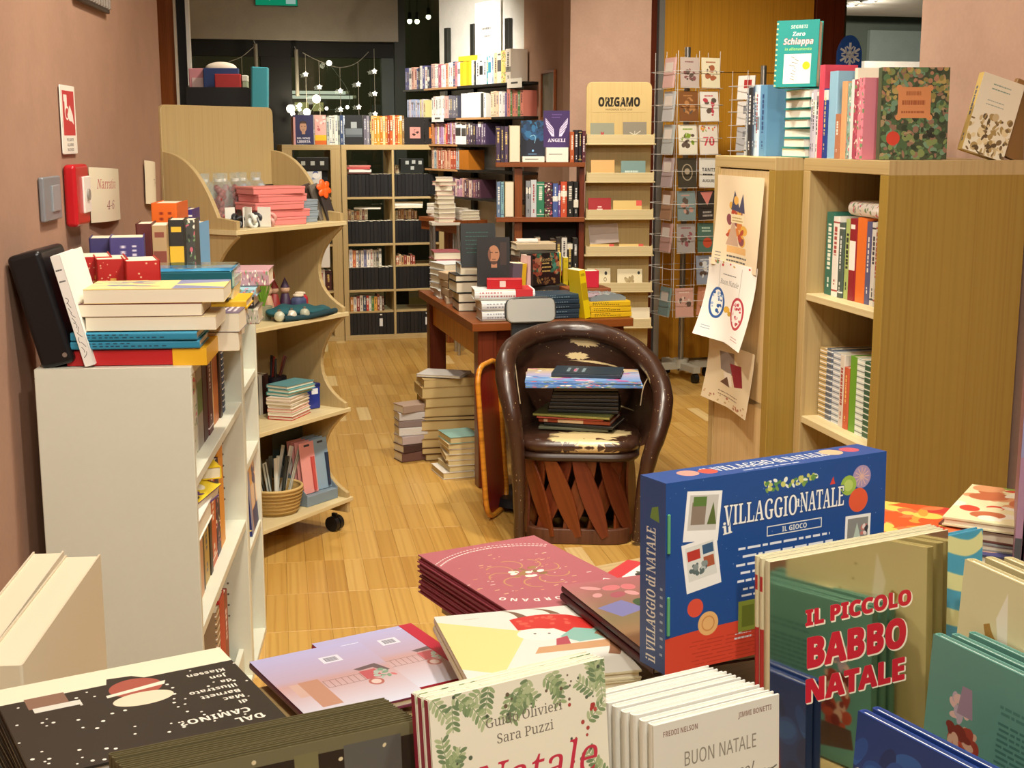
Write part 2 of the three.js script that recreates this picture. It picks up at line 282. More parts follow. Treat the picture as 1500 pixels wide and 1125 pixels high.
// two unseen ceiling panels added as soft fill light
for (const [x, z, w, l, cd] of [[0.1, -1.6, 0.6, 1.2, 4.2], [0.1, -6.0, 0.6, 1.2, 3.8]]) {
  const pan = new THREE.Group(); pan.name = 'added_fill_panel'; pan.position.set(x, CEIL, z); ceiling.add(pan);
  mesh('panel_frame', join([box(w + 0.05, 0.02, 0.025, 0, -0.01, l / 2 + 0.0125), box(w + 0.05, 0.02, 0.025, 0, -0.01, -l / 2 - 0.0125), box(0.025, 0.02, l, w / 2 + 0.0125, -0.01, 0), box(0.025, 0.02, l, -w / 2 - 0.0125, -0.01, 0)]), WIRE, pan);
  mesh('panel_diffuser', box(w, 0.006, l, 0, -0.006, 0), new THREE.MeshStandardMaterial({ color: 0x222222, emissive: 0xfff0dc, emissiveIntensity: 1.5 }), pan);
  const a = new THREE.RectAreaLight(0xfff0dc, cd, w, l); a.position.set(x, CEIL - 0.03, z); a.rotation.x = -90 * D; scene.add(a);
}
// floor: short oak strips laid in aligned rows; the strips in view are parts, the rest one mass
const floor = new THREE.Group(); floor.name = 'floor'; floor.userData.kind = 'structure'; scene.add(floor);
mesh('subfloor', uvMetres(box(10, 0.1, 15.5, 0.6, -0.058, -5.9)), M(0x8a6228, 0.6), floor);
{
  const SWD = 0.069, SL = 0.35, F = new Frame(-0.6, -5.588, 9.9), tones = [0xcda458, 0xc89e52, 0xc59a4e, 0xd0a85e, 0xbf9348, 0xcba256, 0xe4c88c, 0xc79c50].map((c) => M(c, 0.3, { map: parquetTex })), geos = [0, 1, 2, 3].map(() => board(SWD - 0.0006, 0.006, SL - 0.0006, 0, -0.003, 0, 'y', 0.0005)), cells = [];
  for (let j = -20; j < 22; j++) for (let i = -62; i < 70; i++) {
    const p = F.p(i * SWD, 0, j * SL), fz = 1.53 * 0.18276 - p.z * 0.98316, u = 750 + 1950 * p.x / fz;
    const t = pick([0, 0, 1, 1, 2, 3, 4, 5, 5, 7, 7, rnd() < 0.3 ? 6 : 0]), seen = p.z < -3.2 && p.z > -9.6 && u > 370 && u < 1080 && !(u > 720 && u < 950 && p.z > -4.6) && !(u > 640 && p.z < -6.9 && u < 960);
    cells.push({ p, t, g: Math.floor(rnd() * 4), d: seen ? -p.z + (u > 980 ? 1.2 : 0) : 99 });
  }
  cells.sort((a, b) => a.d - b.d);
  const rest = new Map();
  cells.forEach((c, k) => {
    if (k < 300) { const m = mesh('floor_strip', geos[c.g], tones[c.t], floor); m.position.copy(c.p); m.quaternion.copy(F.q); }
    else { const a = rest.get(c.t) || []; a.push(geos[c.g].clone().applyMatrix4(new THREE.Matrix4().compose(c.p, F.q, V(1, 1, 1)))); rest.set(c.t, a); }
  });
  const keys = [...rest.keys()], m = mesh('floor_strips_beyond', mergeGeometries(keys.map((k) => mergeGeometries(rest.get(k))), true), keys.map((k) => tones[k]), floor); m.userData.kind = 'stuff';
}
// shop window wall at the back: fascia, frames, dark panes, a slate column
const SLATE = M(0x3d4440, 0.5), FRAMEDARK = M(0x0c0b07, 0.7), DARKGLASS = new THREE.MeshPhysicalMaterial({ color: 0xdfe8e0, roughness: 0.03, transmission: 1, thickness: 0 });
struct('wall_fascia', placed(G, wbox(3.2, CEIL - 2.3, 0.16, 0.14, 2.3 + (CEIL - 2.3) / 2, 0.03)), GREYW);
const win = new THREE.Group(); win.name = 'window_1'; win.userData.kind = 'structure'; win.position.copy(G.o); win.quaternion.copy(G.q); scene.add(win);
mesh('window_frame', join([board(3.2, 0.13, 0.08, 0.14, 2.235, 0.0, 'x'), board(0.25, 2.17, 0.08, 0.74, 1.085, 0), board(0.1, 2.17, 0.08, -0.5, 1.085, 0), board(0.08, 2.17, 0.08, -1.42, 1.085, 0), board(3.2, 0.12, 0.08, 0.14, 0.06, 0, 'x')]), FRAMEDARK, win);
mesh('window_frame_side', board(0.1, 2.17, 0.09, 1.66, 1.085, 0.0), SLATE, win);
mesh('window_pane', box(0.76, 2.1, 0.008, 1.24, 1.16, 0), DARKGLASS, win);
mesh('window_pane', box(1.08, 2.1, 0.008, 0.09, 1.16, 0), DARKGLASS, win);
const win2 = new THREE.Group(); win2.name = 'window_2'; win2.userData.kind = 'structure'; win2.position.copy(G.o); win2.quaternion.copy(G.q); scene.add(win2);
mesh('window_pane', box(0.36, 2.9, 0.008, 1.98, 1.5, -0.02), DARKGLASS, win2);
mesh('window_frame', join([board(0.04, 3, 0.07, 2.17, 1.5, -0.02), board(0.4, 0.08, 0.07, 1.98, 0.04, -0.02, 'x')]), FRAMEDARK, win2);
struct('column', placed(G, wbox(0.09, CEIL, 0.3, 1.755, CEIL / 2, -0.05)), M(0x2a2f26, 0.5));
struct('exterior_wall', placed(G, wbox(9, 4.2, 0.2, 0.5, 2, -5.2)), wall(0x3c3a2c));
{ const l = new THREE.PointLight(0xfff0c8, 14); l.position.copy(G.p(1.6, 2.3, -3.6)); l.castShadow = true; scene.add(l); }
struct('exterior_ground', placed(G, wbox(9, 0.1, 5.2, 0.5, -0.06, -2.7)), M(0x2c2c2a, 0.8));
// jamb with white edges beside the window and the wood door with its frame
struct('trim_1', box(0.5, CEIL, 0.3, -2.056, CEIL / 2, -7.5), M(0x9a5420, 0.45, { map: redwoodTex }));
struct('trim_2', box(0.012, CEIL, 0.31, -1.8, CEIL / 2, -7.49), M(0xe8dcc8, 0.5));
struct('trim_3', box(0.045, CEIL, 0.1, -1.77, CEIL / 2, -7.4), BLACK);
struct('trim_4', box(0.018, 1.3, 0.03, -1.735, 2.45, -7.36), M(0xf4f4f0, 0.5));
const HONEYDOOR = M(0xe8a838, 0.32, { map: oakTex });
const door = new THREE.Group(); door.name = 'door_1'; door.userData.kind = 'structure'; door.position.copy(K.o); door.quaternion.copy(K.q); scene.add(door);
mesh('door_leaf', join([board(1.085, 1.93, 0.05, 0.545, 0.985, 0), board(1.085, 1.1, 0.05, 0.545, 2.504, 0)]), HONEYDOOR, door);
mesh('door_frame', join([board(0.1, CEIL, 0.12, -0.1, CEIL / 2, -0.02), board(0.21, CEIL, 0.14, 1.2, CEIL / 2, -0.02)]), REDWOOD, door);
mesh('door_edge_strip', board(0.04, CEIL, 0.06, -0.022, CEIL / 2, 0.03), M(0xc9c8c2, 0.3, { metalness: 0.6 }), door);
struct('baseboard_left', placed(WL, board(5, 0.08, 0.014, -0.4, 0.04, 0.006, 'x')), M(0x8a6a4a, 0.5));

// ---------- furniture makers ----------
// a grid shelf open at the front: origin at its front lower corner
function gridShelf(name, F, x, w, h, d, cols, ys, mat, o = {}) {
  const g = group(name), te = o.te || 0.0385, ti = o.ti || 0.017, sd = o.stile || te; F.put(g, x, 0, 0);
  mesh('top_panel', board(w, te, d, w / 2, h - te / 2, -d / 2, 'x'), mat, g); mesh('bottom_panel', board(w, te, d, w / 2, te / 2, -d / 2, 'x'), mat, g);
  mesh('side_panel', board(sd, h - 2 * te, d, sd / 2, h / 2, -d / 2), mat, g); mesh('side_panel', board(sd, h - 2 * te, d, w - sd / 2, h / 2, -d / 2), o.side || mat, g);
  const cw = (w - 2 * sd - (cols - 1) * ti) / cols;
  for (let c = 1; c < cols; c++) mesh('divider', board(ti, h - 2 * te, d - 0.004, sd + c * (cw + ti) - ti / 2, h / 2, -d / 2), mat, g);
  for (let c = 0; c < cols; c++) for (const y of ys) mesh('shelf_board', board(cw, ti, d - 0.006, sd + c * (cw + ti) + cw / 2, y - ti / 2, -d / 2, 'x'), o.shelf || mat, g);
  if (o.back) mesh('back_panel', board(w - 2 * sd, h - 2 * te, 0.006, w / 2, h / 2, -d + 0.005), o.back, g);
  return { g, cw, x0: (c) => x + sd + c * (cw + ti) };
}
// ---------- white bookcases along the wall ----------
const BC = new Frame(-0.666, -2.718, 94.8);
const wb1 = gridShelf('white_bookcase', BC, 0, 0.885, 1.06, 0.317, 1, [0.815, 0.48], WHITEWOOD, { te: 0.02, ti: 0.022, stile: 0.02, back: WHITEWOOD });
for (let k = 0; k < 2; k++) for (let i = 0; i < 8; i++) { const pin = mesh('pin_hole', new THREE.CylinderGeometry(0.003, 0.003, 0.002, 8).rotateZ(90 * D).translate(0.8645, 0.2 + i * 0.032 + k * 0.34, -0.06), M(0x6b6456, 0.8), wb1.g); }
mesh('plinth', board(0.845, 0.1, 0.015, 0.4425, 0.05, -0.03, 'x'), WHITEWOOD, wb1.g);
tag(wb1.g, 'wide white bookcase against the rose wall, its blank side towards the table', 'bookcase');
const wb2 = gridShelf('white_bookcase', BC, 0.89, 0.37, 1.06, 0.317, 1, [0.842, 0.62, 0.37], WHITEWOOD, { te: 0.02, ti: 0.022, stile: 0.022, back: WHITEWOOD });
tag(wb2.g, 'narrow white bookcase between the wide white one and the curved stand', 'bookcase');
// ---------- oak cabinets ----------
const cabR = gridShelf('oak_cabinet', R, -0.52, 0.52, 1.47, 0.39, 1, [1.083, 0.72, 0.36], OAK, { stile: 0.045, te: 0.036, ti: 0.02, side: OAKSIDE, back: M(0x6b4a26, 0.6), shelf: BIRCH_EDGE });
tag(cabR.g, 'tall pale oak cabinet with open cells and a broad plain side', 'cabinet');
const RL = R.sub(-0.505, 0.085, 0);
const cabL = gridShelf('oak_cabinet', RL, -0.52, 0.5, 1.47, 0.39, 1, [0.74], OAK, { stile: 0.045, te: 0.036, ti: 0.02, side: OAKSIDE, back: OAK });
mesh('door', board(0.406, 1.39, 0.018, 0.25, 0.735, -0.012), M(0xd3b888, 0.5, { map: oakTex }), cabL.g);
tag(cabL.g, 'closed oak cabinet with three posters taped to its door', 'cabinet');
// ---------- far oak shelf, two columns ----------
const A = new Frame(-1.267, -10.018, 15);
const AY = [1.084, 0.735, 0.385], gA = gridShelf('oak_grid_shelf', A, 0, 0.775, 1.47, 0.39, 2, AY, OAK, { te: 0.0385 });
for (const [c, y] of [[0, 0.212], [1, 0.212], [1, 0.56]]) mesh('inner_shelf', board(gA.cw, 0.012, 0.36, gA.x0(c) + gA.cw / 2, y, -0.2, 'x'), OAK, gA.g);
tag(gA.g, 'pale oak grid shelf with two columns of black spines below the dark window', 'shelf');
const gA2 = gridShelf('oak_grid_shelf', A, -0.435, 0.43, 1.47, 0.39, 1, AY, OAK, { te: 0.0385, stile: 0.075 });
tag(gA2.g, 'single-column oak shelf half hidden by the curved stand', 'shelf');
// ---------- curved beech stand on castors ----------
const U = new Frame(-0.94, -4.57, 60);
const UY = [1.214, 0.866, 0.49, 0.13];
const stand = group('curved_display_stand'); U.put(stand, 0, 0, 0);
{
  const s = new THREE.Shape(), f = 0.33; s.moveTo(0, 0.07); s.lineTo(f, 0.07); s.lineTo(f, 0.15);
  const ys = [0.15, 0.47, 0.51, 0.845, 0.885, 1.19];
  for (let k = 0; k < 6; k += 2) { const a = ys[k], b = ys[k + 1]; s.bezierCurveTo(0.19, a + 0.06, 0.17, a + (b - a) * 0.62, f, b); s.lineTo(f, b + 0.04); }
  s.lineTo(f, 1.245); s.lineTo(0.245, 1.255); s.bezierCurveTo(0.2, 1.36, 0.13, 1.47, 0, 1.478);
  const side = slab(s, 0.018).rotateY(-90 * D).translate(0, 0, -0.33);
  for (const x of [0.009, 0.591]) mesh('side_panel', side.clone().translate(x, 0, 0), BIRCH, stand);
  mesh('back_panel', slab(roundedShape(0.6, 1.575, 0.03, 0, 0.065), 0.016).translate(0, 0, -0.338), BIRCH, stand);
  for (const y of UY) mesh('shelf_board', board(0.62, 0.016, 0.335, 0.3, y - 0.008, -0.16, 'x'), BIRCH_EDGE, stand);
  mesh('hook_rail', board(0.05, 0.006, 0.006, 0.56, 1.345, -0.326, 'x'), BLACK, stand);
  for (const [x, z] of [[0.05, -0.04], [0.55, -0.04], [0.05, -0.29], [0.55, -0.29]]) {
    const c = mesh('castor', join([cyl(0.03, 0.03, 0.02, 20).rotateZ(90 * D).translate(-0.013, 0.031, 0), cyl(0.03, 0.03, 0.02, 20).rotateZ(90 * D).translate(0.013, 0.031, 0), box(0.012, 0.05, 0.02, 0, 0.046, 0)]), BLACK, stand); c.position.set(x, 0, z);
  }
}
tag(stand, 'beech display stand on castors with scalloped sides and four shelves', 'stand');
// ---------- wall shelving ----------
const ws = group('wall_shelving_unit'); WF.put(ws, 0, 0, 0);
const WY = [1.885, 1.662, 1.475, 1.295, 1.1];
for (const y of WY) { mesh('shelf_board', board(1.93, 0.016, 0.19, -0.965, y - 0.008, 0.08, 'x'), M(0x15130f, 0.5), ws); }
for (const [a, b, y] of [[-1.53, -0.98, 0], [-0.99, -0.45, 1], [-1.53, -0.98, 2], [-1.53, -0.98, 3]]) mesh('shelf_edge', board(b - a, 0.014, 0.006, (a + b) / 2, WY[y] - 0.009, 0.179, 'x'), M(0xb98a5a, 0.5), ws);
for (const x of [-1.49, -1.06, -0.53, -0.03]) mesh('upright', board(0.055, 2.33, 0.03, x, 1.165, 0.0), M(0x20211c, 0.5), ws);
tag(ws, 'black wall shelving packed with spines on the brightly lit white wall', 'shelving');
// ---------- dark bookcase ----------
const DB = new Frame(-0.09, -7.62, 2);
const db = group('dark_bookcase'); DB.put(db, 0, 0, 0);
for (const y of [1.386, 1.077, 0.77, 0.3]) mesh('shelf_board', board(0.505, 0.026, 0.25, 0.2525, y - 0.013, -0.125, 'x'), TABLEWOOD, db);
mesh('upright', board(0.045, 1.386, 0.2, 0.128, 0.66, -0.135), TABLEWOOD, db); mesh('upright', board(0.03, 1.4, 0.2, 0.49, 0.67, -0.135), REDWOOD, db); mesh('back_panel', board(0.35, 1.05, 0.012, 0.325, 0.53, -0.24), M(0x2a1810, 0.6), db);
tag(db, 'dark wooden bookcase with novels standing beside the pale card stand', 'bookcase');
// low wooden ledge below the wall shelving
const ledge = group('wooden_ledge'); WF.put(ledge, -0.9, 0, 0.26); mesh('ledge_top', board(0.6, 0.03, 0.26, 0, 0.937, 0, 'x'), TABLEWOOD, ledge); mesh('ledge_front', board(0.6, 0.06, 0.02, 0, 0.89, 0.1, 'x'), TABLEWOOD, ledge); for (const x of [-0.27, 0.27]) mesh('leg', board(0.05, 0.92, 0.05, x, 0.46, -0.1), TABLEWOOD, ledge);
tag(ledge, 'wooden ledge piled with books below the wall shelving', 'ledge');
// ---------- pale card stand with trays ----------
const OS = new Frame(0.425, -7.72, 3);
const TRAY = [1.487, 1.275, 1.066, 0.857, 0.648, 0.438, 0.228];
const os = group('card_stand'); OS.put(os, 0, 0, 0);
mesh('back_board', slab(roundedShape(0.375, 1.82, 0.04, 0, 0.015), 0.012).translate(0, 0, -0.03), M(0xcfb57c, 0.5, { map: birchTex }), os);
mesh('foot', board(0.4, 0.03, 0.3, 0.1875, 0.015, -0.02, 'x'), BIRCH, os);
const titleTex = tex(512, 160, (c, w, h) => { c.fillStyle = '#cfb57c'; c.fillRect(0, 0, w, h); say(c, 'ORIGAMO', w / 2, 66, 112, '#1d1508', { bold: true, max: 400, stroke: '#1d1508', lw: 7 }); for (const x of [118, 190, 262, 330]) { c.strokeStyle = '#cfb57c'; c.lineWidth = 7; c.beginPath(); c.moveTo(x, 100); c.lineTo(x + 26, 28); c.stroke(); } say(c, 'HANDMADE WITH LOVE', w / 2, 136, 24, '#4a3a1a', { max: 400 }); });
mesh('sign_print', new THREE.PlaneGeometry(0.31, 0.097).translate(0.1875, 1.715, -0.0232), M(0xffffff, 0.55, { map: titleTex }), os);
for (const y of TRAY) {
  const t = mesh('tray', join([board(0.4, 0.008, 0.1, 0.1875, y, 0.026, 'x'), board(0.385, 0.05, 0.006, 0.1875, y + 0.028, 0.072, 'x')]), BIRCH_EDGE, os);
  for (const x of [-0.002, 0.377]) mesh('tray_side', slab((() => { const s = new THREE.Shape(); s.moveTo(-0.024, 0); s.lineTo(0.078, 0); s.lineTo(0.078, 0.06); s.quadraticCurveTo(0.03, 0.06, -0.024, 0.03); return s; })(), 0.006).rotateY(-90 * D).translate(x, y, 0), BIRCH_EDGE, t);
}
tag(os, 'pale wooden card stand with trays and a lettered rounded top', 'stand');
// ---------- spinner racks ----------
function spinner(F, o) {
  const g = group('spinner_rack'); F.put(g, 0, 0, 0);
  mesh('pole', cyl(0.018, 0.018, o.top, 20).translate(0, o.top / 2 + 0.05, 0), STEEL, g);
  const b = mesh('base', join([box(0.42, 0.04, 0.05, 0, 0.085, 0), box(0.05, 0.04, 0.42, 0, 0.085, 0), cyl(0.05, 0.05, 0.06).translate(0, 0.1, 0)]), M(0xb9b5a6, 0.4), g);
  for (const [x, z] of [[0.19, 0], [-0.19, 0], [0, 0.19], [0, -0.19]]) mesh('castor', join([cyl(0.03, 0.03, 0.03, 16).rotateZ(90 * D).translate(x, 0.031, z), box(0.016, 0.05, 0.016, x, 0.055, z)]), BLACK, b);
  const H2 = o.side / 2;
  for (let k = 0; k < 4; k++) {
    const face = new THREE.Group(); face.name = 'rack_side'; face.rotation.y = k * 90 * D; g.add(face); const l = [];
    for (const x of [-H2, 0, H2]) l.push(rod([x, o.y0, H2], [x, o.top + 0.02, H2], 0.002, 6));
    for (let i = 0; i < o.n; i++) for (const cx of o.cols) { const y = o.top - o.pitch * (i + 1), w = o.cw / 2; l.push(tube([[cx - w, y + o.wy, H2], [cx - w, y + o.wy, H2 + 0.03], [cx + w, y + o.wy, H2 + 0.03], [cx + w, y + o.wy, H2]], 0.0018, 20, 6), rod([cx - w, y, H2 + 0.026], [cx + w, y, H2 + 0.026], 0.0018, 6)); }
    mesh('wire_pocket', join(l), WIRE, face);
  }
  return g;
}
const S1 = new Frame(1.083, -8.436, 22), S1o = { top: 2.02, y0: 0.42, side: 0.29, n: 8, pitch: 0.2, cols: [-0.073, 0.073], cw: 0.134, wy: 0.1 };
tag(spinner(S1, S1o), 'tall white wire card rack on castors before the honey wood door', 'card rack');
const S2 = new Frame(1.52, -8.25, 35), S2o = { top: 1.9, y0: 0.5, side: 0.26, n: 9, pitch: 0.152, cols: [-0.066, 0.066], cw: 0.12, wy: 0.08 };
tag(spinner(S2, S2o), 'shorter wire card rack peeking out behind the oak cabinets', 'card rack');
// ---------- work table ----------
const T = new Frame(-0.167, -5.67, 14);
const tb = group('wooden_table'); T.put(tb, 0, 0, 0);
mesh('tabletop', board(0.73, 0.036, 1.32, 0.36, 0.722, -0.655, 'x', 0.003), TABLEWOOD, tb);
mesh('apron', board(0.02, 0.13, 1.1, 0.055, 0.64, -0.66), HONEY, tb); mesh('apron', board(0.02, 0.13, 1.1, 0.665, 0.64, -0.66), REDWOOD, tb); mesh('apron', board(0.55, 0.1, 0.02, 0.36, 0.65, -0.06, 'x'), REDWOOD, tb); mesh('apron', board(0.55, 0.1, 0.02, 0.36, 0.65, -1.25, 'x'), REDWOOD, tb);  // first apron takes the honey tone to paint its lit side
for (const [x, z] of [[0.07, -0.07], [0.65, -0.07], [0.07, -1.22], [0.65, -1.22]]) mesh('leg', board(0.085, 0.704, 0.085, x, 0.352, z, 'y', 0.004), REDWOOD, tb);
tag(tb, 'old red-brown wooden table loaded with books behind the leather chair', 'table');
// ---------- barrel chair ----------
const C = new Frame(0.265, -5.08, -4);
{
  const chair = group('leather_barrel_chair'); C.put(chair, 0, 0, 0);
  const peel = (list, w, h, specks) => tex(w, h, (c) => {
    c.fillStyle = '#3c2419'; c.fillRect(0, 0, w, h);
    for (let i = 0; i < 500; i++) { c.fillStyle = `rgba(${rnd() < 0.5 ? '20,8,4' : '120,80,56'},${rr(0.03, 0.12)})`; c.beginPath(); c.ellipse(rr(0, w), rr(0, h), rr(3, 24), rr(2, 12), rr(0, 3), 0, 7); c.fill(); }
    for (let i = 0; i < specks; i++) disc(c, rr(0, w), rr(0, h), rr(0.5, 2.2), 'rgba(214,190,140,.85)');
    for (const [x, y, rx, ry] of list) { c.fillStyle = '#e2cc98'; c.beginPath(); for (let a = 0; a < 6.283; a += 0.09) { const k = rr(0.68, 1.1); c.lineTo((x + Math.cos(a) * rx * k) * w, (y + Math.sin(a) * ry * k) * h); } c.closePath(); c.fill(); }
  });
  const path = [[-0.225, 0.02, 0.19], [-0.225, 0.2, 0.2], [-0.235, 0.4, 0.2], [-0.26, 0.54, 0.18], [-0.285, 0.645, 0.11], [-0.275, 0.71, -0.03], [-0.2, 0.745, -0.17], [-0.08, 0.762, -0.235], [0.05, 0.755, -0.24], [0.17, 0.725, -0.18], [0.27, 0.66, -0.05], [0.315, 0.57, 0.08], [0.305, 0.47, 0.165], [0.265, 0.34, 0.2], [0.24, 0.2, 0.2], [0.225, 0.02, 0.19]].map((p) => V(...p));
  const curve = new THREE.CatmullRomCurve3(path, false, 'centripetal'), N = 90, K2 = 16;
  // rolled edge: a tube that thins towards the feet
  const pos = [], uv = [], idx = [], fr = curve.computeFrenetFrames(N, false), pts = curve.getPoints(N);
  for (let i = 0; i <= N; i++) { const t = i / N, e = Math.min(t, 1 - t), r = 0.02 + 0.018 * Math.min(1, Math.max(0, (e - 0.02) / 0.2)) + 0.001 * Math.sin(i * 1.7), p = curve.getPoint(t), up = V(0, 1, 0), tg = curve.getTangent(t), a = V(0, 0, 1).cross(tg); if (a.length() < 0.2) a.copy(V(1, 0, 0)); a.normalize(); const b = tg.clone().cross(a).normalize(); const n2 = a; for (let k = 0; k <= K2; k++) { const an = k / K2 * 2 * Math.PI; const o = n2.clone().multiplyScalar(Math.cos(an) * r).addScaledVector(b, Math.sin(an) * r); pos.push(p.x + o.x, p.y + o.y, p.z + o.z); uv.push(t, k / K2); } }
  for (let i = 0; i < N; i++) for (let k = 0; k < K2; k++) { const a = i * (K2 + 1) + k, b = a + K2 + 1; idx.push(a, a + 1, b, b, a + 1, b + 1); }
  const roll = new THREE.BufferGeometry(); roll.setAttribute('position', new THREE.Float32BufferAttribute(pos, 3)); roll.setAttribute('uv', new THREE.Float32BufferAttribute(uv, 2)); roll.setIndex(idx); roll.computeVertexNormals();
  const leather = (t) => new THREE.MeshPhysicalMaterial({ map: t, roughness: 0.32, clearcoat: 0.35, clearcoatRoughness: 0.3, bumpMap: plasterBump, bumpScale: 0.0008, side: THREE.DoubleSide });
  mesh('rolled_edge', roll, leather(peel([[0.44, 0.3, 0.008, 0.12], [0.415, 0.25, 0.01, 0.12], [0.47, 0.2, 0.006, 0.08], [0.53, 0.28, 0.06, 0.14], [0.67, 0.25, 0.014, 0.14], [0.69, 0.55, 0.022, 0.07], [0.3, 0.4, 0.008, 0.06]], 2048, 256, 520)), chair);
  // shell between the rolled edge and the seat ring
  const sp = [], su = [], si = [], NS = 60, MS = 10;
  for (let i = 0; i <= NS; i++) { const t = 0.17 + 0.66 * i / NS, p = curve.getPoint(t), f = i / NS, an = (-200 - 140 * f + 180) * 0; const ang = Math.atan2(p.z + 0.0, p.x), bx = Math.cos(ang) * 0.235, bz = Math.max(-0.2, Math.sin(ang) * 0.225); for (let k = 0; k <= MS; k++) { const s = k / MS, bul = Math.sin(s * Math.PI) * 0.012; sp.push(p.x + (bx - p.x) * s + Math.cos(ang) * bul, p.y + (0.36 - p.y) * s, p.z + (bz - p.z) * s + Math.sin(ang) * bul); su.push(f, 1 - s); } }
  for (let i = 0; i < NS; i++) for (let k = 0; k < MS; k++) { const a = i * (MS + 1) + k, b = a + MS + 1; si.push(a, b, a + 1, b, b + 1, a + 1); }
  const shell = new THREE.BufferGeometry(); shell.setAttribute('position', new THREE.Float32BufferAttribute(sp, 3)); shell.setAttribute('uv', new THREE.Float32BufferAttribute(su, 2)); shell.setIndex(si); shell.computeVertexNormals();
  mesh('leather_shell', shell, leather(peel([[0.53, 0.93, 0.09, 0.07], [0.42, 0.92, 0.014, 0.08], [0.38, 0.9, 0.012, 0.06], [0.52, 0.78, 0.05, 0.05], [0.6, 0.72, 0.1, 0.012], [0.52, 0.1, 0.05, 0.07], [0.38, 0.06, 0.01, 0.06], [0.5, 0.26, 0.035, 0.04], [0.56, 0.31, 0.08, 0.012]], 1024, 512, 260)), chair);
  for (const x of [0.3, 0.71]) { const p = curve.getPoint(x === 0.3 ? 0.33 : 0.68), a = Math.atan2(p.z, p.x); mesh('seam', tube([[p.x * 0.93, p.y - 0.03, p.z * 0.93], [Math.cos(a) * 0.245, 0.57, Math.sin(a) * 0.235], [Math.cos(a) * 0.235, 0.5, Math.sin(a) * 0.22]], 0.0025, 10, 6), M(0xcdb894, 0.6), chair); }
  // the seat, its ring and the base are round behind and squared towards the front
  const sq = (x, z) => { if (z <= 0) return 1; const a = Math.atan2(z, x), c = Math.abs(Math.cos(a)), n = Math.abs(Math.sin(a)), k = 1 / Math.pow(Math.pow(c, 5) + Math.pow(n, 5), 0.2); return 1 + (k - 1) * Math.min(1, n * 1.8); };
  const square = (g) => { const p = g.attributes.position; for (let i = 0; i < p.count; i++) { const k = sq(p.getX(i), p.getZ(i)); p.setX(i, p.getX(i) * k); p.setZ(i, p.getZ(i) * k); } g.computeVertexNormals(); return g; };
  // seat pad
  const seat = new THREE.LatheGeometry([[0, -0.03], [0.2, -0.03], [0.228, -0.02], [0.236, 0.0], [0.228, 0.02], [0.2, 0.03], [0, 0.034]].map(([a, b]) => new THREE.Vector2(a, b)), 64).scale(1, 1, 0.95).translate(0, 0.385, 0.005); square(seat);
  { const p = seat.attributes.position, u = seat.attributes.uv; for (let i = 0; i < p.count; i++) u.setXY(i, p.getX(i) / 0.5 + 0.5, 0.5 - p.getZ(i) / 0.5); }
  mesh('seat', seat, leather(peel([[0.55, 0.8, 0.3, 0.13], [0.75, 0.7, 0.16, 0.14], [0.4, 0.9, 0.14, 0.05], [0.6, 0.93, 0.2, 0.03]], 512, 512, 200)), chair);
  const ring = mesh('seat_ring', square(new THREE.TorusGeometry(0.218, 0.018, 10, 64).rotateX(90 * D).scale(1, 1, 0.95).translate(0, 0.345, 0.005)), M(0x2e1a12, 0.4), chair);
  // base band and crossed cedar slats
  mesh('base_band', square(new THREE.LatheGeometry([[0.19, 0], [0.21, 0], [0.214, 0.004], [0.214, 0.056], [0.21, 0.06], [0.19, 0.06]].map(([a, b]) => new THREE.Vector2(a, b)), 48).scale(1, 1, 0.95)), M(0x5a3420, 0.5, { map: redwoodTex }), chair);
  const CEDAR = [M(0x6a2e16, 0.38, { map: redwoodTex }), M(0x5c2812, 0.4, { map: redwoodTex }), M(0x763818, 0.36, { map: redwoodTex })];
  const slat = (w) => { const s = new THREE.Shape(), L = 0.34; s.moveTo(-w * 0.16, -L / 2); s.quadraticCurveTo(-w * 0.72, 0, -w * 0.2, L / 2); s.lineTo(w * 0.2, L / 2); s.quadraticCurveTo(w * 0.72, 0, w * 0.16, -L / 2); const g = new THREE.ExtrudeGeometry(s, { depth: 0.006, bevelEnabled: true, bevelThickness: 0.002, bevelSize: 0.003, bevelSegments: 2, curveSegments: 14 }); return g.translate(0, 0, -0.003); };
  const sg = slat(0.075);
  for (let k = 0; k < 14; k++) for (const dir of [1, -1]) {
    const a = k / 14 * 2 * Math.PI + (dir > 0 ? 0 : 0.22), r = dir > 0 ? 0.212 : 0.194, sl = mesh('cedar_slat', sg, pick(CEDAR), chair), a2 = a + dir * -0.5;
    const S2q = (v) => { const k = sq(v.x, v.z); v.x *= k; v.z *= k; return v; }, top = S2q(V(Math.sin(a2) * r, 0.352, Math.cos(a2) * r * 0.95)), bot = S2q(V(Math.sin(a) * r, 0.03, Math.cos(a) * r * 0.95)), mid = top.clone().add(bot).multiplyScalar(0.5), y = top.clone().sub(bot).normalize(), n = V(mid.x, 0, mid.z).normalize(), x = y.clone().cross(n).normalize(), z = x.clone().cross(y);
    sl.quaternion.setFromRotationMatrix(new THREE.Matrix4().makeBasis(x, y, z)); sl.position.copy(mid);
  }
  tag(chair, 'worn dark leather barrel chair with peeling patches over crossed cedar slats', 'chair');
}
